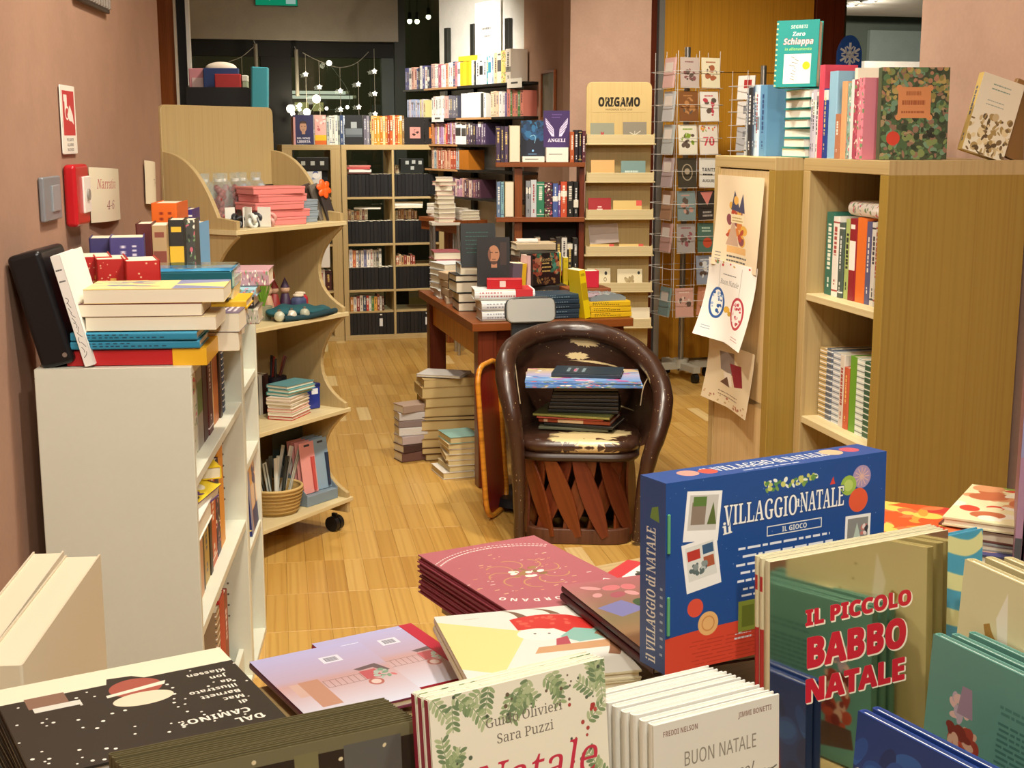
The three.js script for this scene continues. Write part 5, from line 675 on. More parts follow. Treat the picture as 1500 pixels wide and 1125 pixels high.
  for (let k = 0; k < 8; k++) { const pink2 = k < 4, c = pink2 ? 0xe09a94 : 0x8fa8bc, g = group('pen_packet'); const i = k % 4; U.put(g, (pink2 ? 0.448 : 0.53) + i * 0.003, Y3 + 0.042, -0.07 - i * 0.022, qq(q('y', -6), q('x', -7))); mesh('packet_card', board(0.078, 0.2, 0.004, 0, 0.1, 0, 'y', 0.001), M(c, 0.45), g); mesh('packet_slot', box(0.03, 0.008, 0.0046, 0, 0.186, 0), M(0x3a3a40, 0.6), g); mesh('pen', cyl(0.008, 0.006, 0.13, 10).translate(pink2 ? 0.02 : 0.025, 0.075, 0.006), M(pink2 ? 0xc0504c : 0x28344c, 0.35), g); tag(g, `${pink2 ? 'pink' : 'blue'} pen packet, ${['front', 'second', 'third', 'rear'][i]} of its row in the grey counter display`, 'packet', pink2 ? 'pink pen packets' : 'blue pen packets'); }
}

// ---------- behind the curved stand: black board and books ----------
{
  const F = new Frame(-1.56, -6.6, 4), g = group('black_display_stand'); F.put(g, 0, 0, 0); mesh('stand_panel', slab((() => { const s = new THREE.Shape(); s.moveTo(-0.02, 0); s.lineTo(0.3, 0); s.lineTo(0.3, 1.73); s.quadraticCurveTo(0.3, 1.765, 0.265, 1.765); s.lineTo(-0.02, 1.765); return s; })(), 0.02), M(0x0c0a08, 0.5), g); mesh('stand_shelf', box(0.29, 0.02, 0.2, 0.14, 1.62, -0.12), M(0x14110e, 0.5), g); mesh('stand_foot', box(0.4, 0.04, 0.3, 0.14, 0.02, -0.06), BLACK, g); tag(g, 'black rounded display board behind the curved stand', 'display stand');
  const bx = (x, z, w, h, d, c, l, extra) => { const b = group('gift_box'); F.put(b, x, 1.6305, z); mesh('box_body', rbox(w, h, d, 0.004, 0, h / 2, 0), M(c, 0.45), b); if (extra) extra(b); return tag(b, l, 'box'); };
  bx(0.02, -0.16, 0.09, 0.23, 0.05, 0xd89098, 'pink box at the wall end behind the black board', (b) => mesh('label', box(0.06, 0.05, 0.001, 0, 0.16, 0.0258), M(0xe8c8c4, 0.5), b));
  bx(0.135, -0.13, 0.17, 0.23, 0.05, 0x24386a, 'navy box under a cream dome behind the black board', (b) => mesh('dome', new THREE.SphereGeometry(0.07, 24, 12, 0, 6.283, 0, 1.571).scale(1.1, 0.45, 0.35).translate(0, 0.23, 0), M(0xe8dccc, 0.5), b));
  bx(0.175, -0.07, 0.125, 0.2, 0.04, 0xa82a2a, 'red box with a grey window behind the black board', (b) => mesh('window', box(0.11, 0.09, 0.001, 0, 0.09, 0.0208), M(0x5c5248, 0.4), b));
  bx(0.255, -0.1, 0.025, 0.19, 0.06, 0x9aa88a, 'slim pale green box beside the turquoise one', (b) => mesh('lid', rbox(0.027, 0.03, 0.062, 0.003, 0, 0.18, 0), M(0xd8d8c8, 0.5), b));
  const t = group('turquoise_box'); new Frame(-1.285, -6.62, 4).put(t, 0.055, 1.55, 0, q('z', -2)); mesh('box_body', rbox(0.075, 0.31, 0.07, 0.004, 0, 0.155, 0), M(0x3a98a8, 0.45), t); mesh('handle_slot', box(0.028, 0.014, 0.002, 0.008, 0.07, 0.0355), M(0x0e3c46, 0.6), t); mesh('side_edge', box(0.006, 0.28, 0.068, -0.0385, 0.17, 0), M(0x1c5a5c, 0.5), t); tag(t, 'tall turquoise box standing beside the black board', 'box'); mesh('box_stand', board(0.12, 1.549, 0.1, 0, -0.775, 0), BLACK, t);
}
// ---------- far grid shelf ----------
{
  const o = (place, group, from = 'the window end') => ({ from, place, group, far: true, name: 'paperback', tall: 9, jag: 1 });
  const T2 = 1.4705, man = (bg, shirt, head, words) => art(160, 224, (c, w, h) => { c.fillStyle = bg; c.fillRect(0, 0, w, h); c.fillStyle = shirt; c.beginPath(); c.moveTo(20, 224); c.quadraticCurveTo(30, 150, 64, 140); c.lineTo(100, 140); c.quadraticCurveTo(132, 150, 144, 224); c.fill(); c.fillStyle = head; c.beginPath(); c.ellipse(80, 92, 27, 40, 0, 0, 7); c.fill(); c.fillRect(68, 120, 26, 26); c.fillStyle = 'rgba(60,36,24,.8)'; c.beginPath(); c.ellipse(80, 66, 29, 20, 0, Math.PI, 6.29); c.fill(); c.fillRect(64, 86, 10, 4); c.fillRect(87, 86, 10, 4); c.fillRect(71, 112, 18, 3); if (words) words(c); });
  let b = book('novel', { w: 0.15, h: 0.215, t: 0.03, c: 0x2a2a62, hard: true, front: man('#2c2a5e', '#222a5a', '#c89a7c', (c) => { say(c, 'NEL NOME', 80, 176, 20, '#e8e4f0', { bold: true }); say(c, 'LIBERTÀ', 80, 202, 26, '#f4f0f8', { bold: true }); }) }); faceOut(b, A, -0.27, T2, -0.03, 4); say4(b, 'dark blue biography with a portrait, face out on the far shelf top');
  row(A, -0.345, T2, -0.02, [[0.016, 0.2, 0.14, 0xe0a8a8, 'plain']], { ...o('on the far shelf top', 'books on the far shelf top') });
  row(A, -0.195, T2, -0.03, [[0.012, 0.215, 0.14, 0xc8c0b4], [0.012, 0.2, 0.14, 0x8a8088]], { ...o('beside the blue biography', 'books on the far shelf top') });
  b = book('novel', { w: 0.085, h: 0.215, t: 0.02, c: 0xe4b0a0, front: art(80, 200, (c, w, h) => { c.fillStyle = '#e8b4aa'; c.fillRect(0, 0, w, h); blobs(c, 10, 10, 10, 60, 100, ['#f4d8d0', '#c86a6a'], 4, 12); c.fillStyle = '#f0c020'; c.fillRect(0, 136, w, 36); c.fillStyle = '#d86a20'; c.fillRect(0, 172, w, 28); }) }); faceOut(b, A, -0.145, T2, -0.02, 3); say4(b, 'narrow pink and yellow book face out on the far shelf top');
  row(A, -0.1, T2, -0.02, [[0.02, 0.2, 0.14, 0xc4ccc0], [0.018, 0.212, 0.14, 0xe8e8de], [0.02, 0.21, 0.14, 0xd8dcd0], [0.022, 0.215, 0.14, 0xe4e6da], [0.014, 0.208, 0.14, 0x9aa49a], [0.026, 0.215, 0.14, 0x34486e], [0.01, 0.21, 0.14, 0xd8e4f0]], o('after the narrow pink book', 'books on the far shelf top'));
  b = book('novel', { w: 0.14, h: 0.215, t: 0.03, c: 0x16181a, front: art(140, 210, (c, w, h) => { c.fillStyle = '#16181a'; c.fillRect(0, 0, w, h); c.fillStyle = '#6c7478'; c.fillRect(8, 96, 124, 60); c.fillStyle = '#9aa0a0'; c.fillRect(50, 50, 44, 44); c.fillStyle = '#4c545a'; c.fillRect(8, 140, 124, 14); }) }); faceOut(b, A, 0.1, T2, -0.015, 3); say4(b, 'black book with grey blocks face out on the far shelf top');
  row(A, 0.175, T2, -0.02, [[0.022, 0.215, 0.14, 0x6c6874], [0.02, 0.212, 0.14, 0x84808a], [0.012, 0.21, 0.14, 0x3a3a40], ...[0xd8b070, 0xc08a30, 0xd09a38, 0xb8741c, 0xe0c488, 0xc07020, 0x9a3a1c, 0xc85a24, 0xe0c8a0, 0xb84420, 0xd88a3c, 0xc8903c, 0x8a6a40].map((c) => [rr(0.014, 0.022), rr(0.208, 0.216), 0.14, c])], o('after the black face-out book', 'ochre and red books on the far shelf top'));
  for (const [x, w, c1, l] of [[0.555, 0.15, '#c88a80', 'black book with a pink picture face out on the far shelf top'], [0.695, 0.12, '#c07020', 'black book with an orange picture, last face-out book by the wall shelving']]) { b = book('novel', { w, h: 0.2, t: 0.03, c: 0x120c0a, front: art(120, 160, (c, ww, h) => { c.fillStyle = '#140e0c'; c.fillRect(0, 0, ww, h); c.fillStyle = c1; c.fillRect(32, 58, 64, 66); blobs(c, 10, 40, 66, 46, 50, ['#3a2018', c1, '#e0b890'], 4, 12); }) }); faceOut(b, A, x, T2, 0.0, 3); say4(b, l); }
  // rows of thin black spines and what stands on or over them
  const cellName = [['upper', 'upper'], ['second', 'second'], ['third', 'third'], ['lowest', 'lowest']], base = [1.0845, 0.7355, 0.3855, 0.0388];
  for (let r2 = 0; r2 < 4; r2++) for (let c = 0; c < 2; c++) {
    const x0 = gA.x0(c) - 0.0, n = 12, w = gA.cw / n - 0.0012, col = c ? 'wall shelving' : 'curved stand';
    for (let k = 0; k < n; k++) { const bk = book('black_volume', { w: 0.13, h: 0.168 + rr(-0.003, 0.002), t: w, c: pick([0x121214, 0x17171a, 0x0f0f12, 0x1c1a1a]), s: k === 8 && r2 === 3 ? 'label' : 'plain', ink: 0xe8e8e8, far: true }); upright(bk, A, x0 + (k + 0.5) * (gA.cw / n), base[r2], -0.02 + rr(-0.004, 0.004)); say4(bk, `${ORD[k]} thin black volume from the window end, ${cellName[r2][0]} row, ${c ? 'shelving' : 'stand'}-side cell`, 'book', `black volumes, ${cellName[r2][0]} row, ${c ? 'shelving' : 'stand'} side`); }
    if (r2 === 2 && c === 1) { /* only an inner shelf there */ }
  }
  const upb = (c, y, z, cols, place, hgt = 0.12) => row(A, gA.x0(c) + 0.012, y, z, cols.map((k) => [rr(0.016, 0.026), hgt + rr(-0.012, 0.006), 0.1, k]), o(place, 'books ' + place, c ? 'the middle divider' : 'the curved stand'));
  upb(0, 0.2185, -0.04, [0xc88a4a, 0xe4dccc, 0x8a2a28, 0xd8d0c0, 0x3a4a5c, 0xc04030, 0xe8e0d0, 0x4a7a4a, 0xd8a04a, 0x8a4a34, 0xd8d4c8, 0x5a3420], 'in the lowest far cell');
  upb(0, 0.905, -0.16, [0xc8a47a, 0xb08a5c, 0xd8c4a0, 0x9a6a48, 0xc89a6c, 0xe4d8c0, 0x8a4438, 0xe0d4bc], 'behind the second row of volumes', 0.08);
  upb(0, 0.555, -0.05, [0xe8e0d8, 0xc86a4a, 0xf0ece4, 0x6a6a80, 0xe4dcd0, 0x8a88a4, 0xf0e8dc, 0xd8d0c4, 0xb8b0a0, 0x9a9484, 0xe0dccc], 'in the third far cell', 0.13);
  upb(1, 0.56, -0.05, [0xb06a48, 0xd8b88c, 0xc49a6c, 0x8a3a28, 0xe0c8a0, 0x7a2c20, 0x9a4430], 'above the third row of volumes', 0.08);
  upb(1, 0.905, -0.17, [0xb88a58, 0xd8c49a, 0xa06a40, 0xc89c68, 0x8a5a38, 0xc4a070, 0xd8b888, 0x7a4a30, 0xb0804c], 'behind the black second row', 0.07);
  upb(1, 1.255, -0.17, [0x8a4030, 0xc8b48c, 0xd8c8a4, 0x5a4030, 0xe0d8c4, 0x3a2c28, 0xe4dcc8], 'behind the black upper row', 0.06);
  const lay = (c, x, y, z, w, h, t, col, l, yaw = 0) => { const bk = book('magazine', { w, h, t, c: col, far: true, s: 'plain' }); lying(bk, A, gA.x0(c) + x, y, z, yaw); say4(bk, l, 'magazine'); };
  lay(0, 0.1, 1.2545, -0.09, 0.14, 0.17, 0.012, 0x5a2c28, 'brown magazine lying on the black upper row'); lay(0, 0.1, 1.267, -0.09, 0.14, 0.17, 0.02, 0xe4e0d8, 'white magazine lying on the black upper row', 3); lay(0, 0.095, 1.288, -0.09, 0.14, 0.17, 0.016, 0xb84a48, 'red magazine lying on the black upper row', -2); lay(0, 0.098, 1.305, -0.09, 0.13, 0.165, 0.012, 0xc87a70, 'faded red magazine topmost on the black upper row', 5);
  lay(0, 0.17, 0.99, -0.12, 0.12, 0.2, 0.012, 0xe8e2d4, 'white leaflet pile above the second black row', -12); lay(1, 0.11, 0.995, -0.1, 0.13, 0.22, 0.016, 0xe8dcc0, 'cream magazine above the second black row'); lay(1, 0.11, 1.012, -0.1, 0.13, 0.22, 0.02, 0xf0ece0, 'white magazine above the second black row', 2); lay(1, 0.115, 1.033, -0.1, 0.13, 0.22, 0.01, 0xd8c49a, 'beige magazine topmost above the second black row', -2);
  { const g = group('game_console_box'); A.put(g, gA.x0(1) + 0.15, 1.256, -0.1); mesh('box_body', rbox(0.18, 0.11, 0.08, 0.006, 0, 0.056, 0), M(0x141a18, 0.4), g); for (const [x, y] of [[-0.04, 0.08], [0.01, 0.085], [0.06, 0.08], [0.0, 0.04]]) mesh('window', box(0.026, 0.026, 0.002, x, y, 0.041), M(0xa8aca8, 0.4), g); tag(g, 'dark box with pale square windows on the black upper row', 'box'); }
  // single column shelf
  { const x0 = gA2.x0(0); const g = group('dark_lantern_box'); A.put(g, x0 + 0.15, 1.28, -0.06); mesh('box_body', rbox(0.24, 0.1, 0.08, 0.004, 0, 0.05, 0), M(0x15140f, 0.4), g); for (const x of [-0.07, 0, 0.07]) mesh('window', box(0.03, 0.03, 0.002, x, 0.055, 0.041), M(0xb8bcb4, 0.4), g); tag(g, 'dark box with three pale squares atop the single-column shelf', 'box'); mesh('box_legs', box(0.23, 0.19, 0.06, 0, -0.096, -0.04), BLACK, g);
    b = book('novel', { w: 0.15, h: 0.19, t: 0.025, c: 0x8a90a8, front: art(120, 160, (c, w, h) => { c.fillStyle = '#dcdcd8'; c.fillRect(0, 0, w, h); blobs(c, 18, 10, 10, 100, 140, ['#4a5a90', '#8a98b8', '#a86a58', '#f0f0ec'], 6, 22); }) }); faceOut(b, A, x0 + 0.14, 1.0845, -0.01, 5); say4(b, 'blue and white picture book face out in the single-column shelf');
    row(A, x0 + 0.06, 0.7355, -0.03, [[0.05, 0.13, 0.12, 0xc04424], [0.05, 0.1, 0.12, 0x2a1418], [0.05, 0.12, 0.12, 0x5a1a1c], [0.06, 0.2, 0.12, 0x1a1416]], o('in the second single-column cell', 'books in the single-column shelf'));
    b = group('bow_tie_bag'); A.put(b, x0 + 0.16, 0.56, -0.03); mesh('bag_body', rbox(0.2, 0.2, 0.06, 0.008, 0, 0.1, 0), M(0xe6e2da, 0.5), b); mesh('bag_tag', box(0.05, 0.08, 0.004, 0, 0.17, 0.032), BLACK, b); mesh('bow_tie', join([box(0.024, 0.026, 0.003, -0.018, 0.075, 0.0315), box(0.024, 0.026, 0.003, 0.018, 0.075, 0.0315), box(0.016, 0.014, 0.003, 0, 0.075, 0.0315)]), BLACK, b); tag(b, 'white paper bag with a black bow tie on the single-column shelf', 'bag');
    row(A, x0 + 0.04, 0.3855, -0.03, [[0.07, 0.1, 0.12, 0xb8a040, 'plain'], [0.06, 0.12, 0.12, 0x7a1c1c], [0.05, 0.16, 0.12, 0xd8d0c4], [0.05, 0.15, 0.12, 0x4a1c18]], o('in the third single-column cell', 'books in the single-column shelf'));
  }
}
// ---------- wall shelving books ----------
{
  const o = (place, from = 'the window end') => ({ from, place, group: 'spines ' + place, far: true, name: 'paperback', tall: 9 });
  const run = (x0, x1, cols, h) => { const l = []; let x = x0; while (x < x1 - 0.02) { const t = rr(0.022, 0.05); l.push([t, h + rr(-0.012, 0.006), 0.13, pick(cols)]); x += t; } return l; };
  const PASTEL = [0xf0ece4, 0xe8e0d8, 0xe0b8a8, 0x6a6490, 0xf4f0ea, 0xd0868c, 0xb05a72, 0xe8ddd0, 0x3a4478, 0xd8a888, 0xf0e8e0];
  row(WF, -1.92, WY[0], 0.16, run(-1.92, -1.5, [0xf2eee6, 0xe8c8b4, 0x5a5a90, 0xf4f0ea, 0xe0a898, 0x3a3a50], 0.165), o('on the top wall shelf'));
  row(WF, -1.45, WY[0], 0.16, run(-1.45, -0.98, PASTEL, 0.17), o('on the top wall shelf', 'the upright'));
  row(WF, -0.97, WY[0], 0.16, [[0.05, 0.165, 0.13, 0xe2b41e, 'plain'], [0.045, 0.168, 0.13, 0xe8bc28, 'plain'], [0.05, 0.166, 0.13, 0xdca818, 'plain'], [0.04, 0.168, 0.13, 0xe6b824, 'plain'], [0.03, 0.17, 0.13, 0xf0ece0], [0.02, 0.165, 0.13, 0x4a4a4a]], { ...o('in the yellow top-shelf set', 'the window side'), group: 'yellow set on the wall shelving' });
  { const b = book('paperback', { w: 0.13, h: 0.27, t: 0.035, c: 0xe0b830, far: true, s: 'plain' }); lying(b, WF, -0.85, WY[0] + 0.1705, 0.09, 3); say4(b, 'yellow book lying across the yellow set on the wall shelving'); }
  row(WF, -0.72, WY[0], 0.16, [[0.05, 0.17, 0.13, 0xeeeae2], [0.055, 0.175, 0.13, 0xf4f1ea, 'label', { ink: 0x222222 }], [0.05, 0.18, 0.13, 0xece8e0], [0.03, 0.185, 0.13, 0x4a90a0], [0.045, 0.2, 0.13, 0xf0f4f4, 'label', { ink: 0x3a8aa0 }], [0.03, 0.195, 0.13, 0xa8b8c8], [0.05, 0.205, 0.13, 0xe8c49c], [0.06, 0.21, 0.13, 0xece4d0, 'label', { ink: 0x5a5a5a }], [0.06, 0.215, 0.13, 0xe8dc80, 'floral'], [0.07, 0.22, 0.13, 0xf2eadc]], o('along the top wall shelf', 'the yellow set'));
  row(WF, -1.9, WY[1], 0.16, run(-1.9, -1.56, [0x2a4aa8, 0xa8b8e0, 0xd8ccd8, 0xd8d090, 0xece8e0, 0xb8a8c0], 0.15), o('on the second wall shelf'));
  row(WF, -1.45, WY[1], 0.16, [...run(-1.45, -1.15, [0xf0ece4, 0xe8dcd4, 0xd8a8a0, 0xb84a48, 0xf4f0ea], 0.16), ...run(-1.15, -0.98, [0x4a4a58, 0x5a5868, 0x3a3a44], 0.165)], o('on the second wall shelf', 'the upright'));
  row(WF, -0.95, WY[1], 0.16, [[0.1, 0.17, 0.13, 0xe4e2da, 'plain'], [0.1, 0.172, 0.13, 0xe8e6de, 'plain'], [0.1, 0.172, 0.13, 0xe6e4dc, 'plain'], [0.04, 0.165, 0.13, 0x2c2c2a, 'plain'], [0.03, 0.165, 0.13, 0xf0eee4]], o('in the white boxed set', 'the window side'));
  row(WF, -0.5, WY[1], 0.16, [...run(-0.5, -0.26, [0xe87a3c, 0xd85a4a, 0xf0c8a8, 0x8a7ab0, 0xf4f0f0], 0.17), ...run(-0.24, -0.02, [0xf0f0ec, 0x5a8a4a, 0x2f6a50, 0xe4d8a0, 0xe89080], 0.175)], o('on the second wall shelf', 'the boxed set'));
  row(WF, -1.66, WY[2], 0.16, [...run(-1.66, -1.52, [0x2a2a2c, 0xd8d4cc], 0.15), ...run(-1.48, -1.0, [0xe86a5a, 0xd84a4a, 0xb8a0d0, 0xe8c49c, 0xf0d8b8, 0xc88a5c, 0x8a4a5a], 0.155), [0.09, 0.16, 0.13, 0xf0eee8, 'label', { ink: 0x333333 }], [0.08, 0.155, 0.13, 0xeceae4, 'label', { ink: 0x444444 }], ...run(-0.8, -0.5, [0x4a3a5c, 0x3c3440, 0x6a5a70, 0x544a58], 0.15)], o('on the third wall shelf'));
  row(WF, -1.45, WY[3], 0.16, [...run(-1.45, -1.02, [0xe0b898, 0xb8583c, 0xe8c8b0, 0x8a4438, 0xd8a888, 0xa8b8b8, 0x9a5a48], 0.15), [0.15, 0.14, 0.13, 0xb06a1c, 'plain']], o('on the fourth wall shelf'));
  row(WF, -1.3, WY[4], 0.16, run(-1.3, -0.7, [0x6a4a5c, 0xb88a9c, 0xd8c0b0, 0x8a5a6a, 0x5a3a4a, 0xc89a84], 0.13), o('on the lowest wall shelf'));
  // piles on the ledge and beside it
  const L = WF.sub(-0.9, 0.26, 0);
  for (const [x, z, n, l] of [[-0.18, 0.0, 4, 'on the wooden ledge, window side'], [0.02, 0.0, 3, 'at the wooden ledge middle'], [0.2, 0.0, 3, 'on the wooden ledge, pillar side']]) pile(L, x, 0.9525, z, [...Array(n)].map((_, k) => ({ w: 0.15, h: 0.17 + rr(-0.01, 0.01), t: rr(0.018, 0.028), c: pick([0xf0ece2, 0xe8e2d4, 0xd8c8b0, 0xe4dcc8]), s: 'plain', yaw: rr(-6, 6), word: 'pale paperback' })), { place: 'of the pile ' + l, group: 'pale paperbacks on the wooden ledge', far: true, name: 'paperback' });
  const P = new Frame(-0.475, -9.42, 10); { const g = group('book_trolley'); P.put(g, 0, 0, 0); mesh('trolley_top', board(0.2, 0.02, 0.2, 0, 0.93, 0), M(0xdcd6c8, 0.5), g); for (const [a, b] of [[-1, -1], [-1, 1], [1, -1], [1, 1]]) mesh('leg', cyl(0.012, 0.012, 0.92, 10).translate(a * 0.085, 0.46, b * 0.085), STEEL, g); tag(g, 'small pale stand carrying a tall white pile beside the grid shelf', 'stand'); }
  pile(P, 0, 0.9405, 0, [...Array(10)].map((_, k) => ({ w: 0.12, h: 0.16 + rr(-0.015, 0.01), t: rr(0.024, 0.034), c: pick([0xf0ece4, 0xe8e4da, 0xd8d0c4, 0xd89890]), s: 'plain', yaw: 90 + rr(-14, 14), word: 'white paperback' })), { place: 'of the tall pile beside the grid shelf', group: 'white paperbacks in the tall pile', far: true, name: 'paperback' });
}
// ---------- dark bookcase ----------
{
  const o = (place, from = 'the wall shelving') => ({ from, place, group: 'novels ' + place, name: 'novel', tall: 9, hard: true, far: true });
  row(DB, 0.002, 1.3865, -0.01, [[0.022, 0.2, 0.13, 0x4a3a58], [0.022, 0.2, 0.13, 0x3a3044], [0.022, 0.2, 0.13, 0x54445c]], o('on the top of the dark bookcase'));
  let b = book('novel', { w: 0.14, h: 0.205, t: 0.06, c: 0xc8b894, hard: true, s: 'plain' }); upright(b, DB, 0.106, 1.3865, -0.01, 0, 180); say4(b, 'thick novel with its bare beige page edge outward on the dark bookcase');
  const stand2 = (x, w, h, l) => { const g = group('book_plinth'); DB.put(g, x, 1.3865, -0.055); mesh('plinth_block', rbox(w, h, 0.09, 0.003, 0, h / 2, 0), M(0xf0ece0, 0.5), g); mesh('plinth_label', box(w * 0.6, 0.003, 0.0006, -0.01, h * 0.55, 0.0453), M(0x555555, 0.6), g); return tag(g, l, 'plinth'); };
  stand2(0.212, 0.125, 0.032, 'low white plinth under the blue fantasy novel'); stand2(0.347, 0.125, 0.082, 'taller white plinth under the violet winged novel');
  b = book('novel', { w: 0.14, h: 0.2, t: 0.03, c: 0x121c30, hard: true, front: art(160, 220, (c, w, h) => { c.fillStyle = '#10182c'; c.fillRect(0, 0, w, h); blobs(c, 60, 10, 10, 140, 100, ['#1c4a78', '#2a6a9a', '#173a60', '#0f2a44'], 6, 26); c.strokeStyle = '#8ac0dc'; c.lineWidth = 4; c.beginPath(); c.moveTo(60, 100); c.quadraticCurveTo(110, 70, 90, 140); c.stroke(); disc(c, 80, 186, 7, '#7ab0e0'); lines(c, 50, 204, 60, 1, 8, '#6a90b8', 5); }) }); faceOut(b, DB, 0.212, 1.419, -0.075, 2); say4(b, 'dark blue fantasy novel face out on the dark bookcase');
  b = book('novel', { w: 0.15, h: 0.205, t: 0.03, c: 0x3a2258, hard: true, front: art(180, 240, (c, w, h) => { c.fillStyle = '#3a225c'; c.fillRect(0, 0, w, h); lines(c, 56, 24, 70, 2, 18, '#6a4f92', 6); for (const s of [-1, 1]) { c.save(); c.translate(90, 0); c.scale(s, 1); poly(c, [[16, 170], [20, 120], [44, 84], [76, 48], [74, 84], [66, 110], [54, 136], [34, 168]], '#dcd0f0'); c.strokeStyle = '#3a225c'; c.lineWidth = 3; for (let i = 0; i < 4; i++) { c.beginPath(); c.moveTo(24, 150 - i * 14); c.lineTo(70, 110 - i * 16); c.stroke(); } c.restore(); } say(c, 'ANGELI', 90, 194, 30, '#f0e8fa', { font: 'serif', bold: true }); }) }); faceOut(b, DB, 0.347, 1.469, -0.075, 2); say4(b, 'violet novel with white wings face out on the dark bookcase');
  row(DB, 0.42, 1.3865, -0.02, [[0.024, 0.17, 0.13, 0xb0562c], [0.022, 0.18, 0.13, 0x241a24], [0.02, 0.18, 0.13, 0x1a1420], [0.02, 0.175, 0.13, 0x54202c]], o('on the dark bookcase top', 'the winged novel'));
  row(DB, 0.004, 1.0775, -0.01, [[0.022, 0.2, 0.13, 0x6a80a0], [0.018, 0.2, 0.13, 0x84b0b8]], o('on the middle dark shelf'));
  b = book('novel', { w: 0.14, h: 0.2, t: 0.05, c: 0xc0b080, hard: true, s: 'plain' }); upright(b, DB, 0.075, 1.0775, -0.01, 0, 180); say4(b, 'thick novel, page edge outward, on the middle dark shelf by the post');
  row(DB, 0.17, 1.0775, -0.02, [[0.028, 0.205, 0.13, 0x8a8e94], [0.032, 0.21, 0.13, 0xc8ccd0], [0.044, 0.2, 0.13, 0x2f7a5a], [0.046, 0.195, 0.13, 0x4a2630, 'floral'], [0.03, 0.19, 0.13, 0x4a60a0], [0.014, 0.18, 0.13, 0x6a4a90], [0.036, 0.2, 0.13, 0xc85030], [0.036, 0.2, 0.13, 0x1a1816], [0.028, 0.2, 0.13, 0x141414]], o('on the middle dark shelf', 'the post'));
  row(DB, 0.16, 0.7705, -0.03, [0x8a4a34, 0xb06a44, 0xd8c8b0, 0x5a3428, 0xc8b8a8, 0x3a2420, 0x2c2622, 0xd8d4cc, 0x24211e, 0x1c1a18].map((c) => [rr(0.024, 0.034), rr(0.14, 0.19), 0.13, c]), o('on the third dark shelf', 'the post'));
}
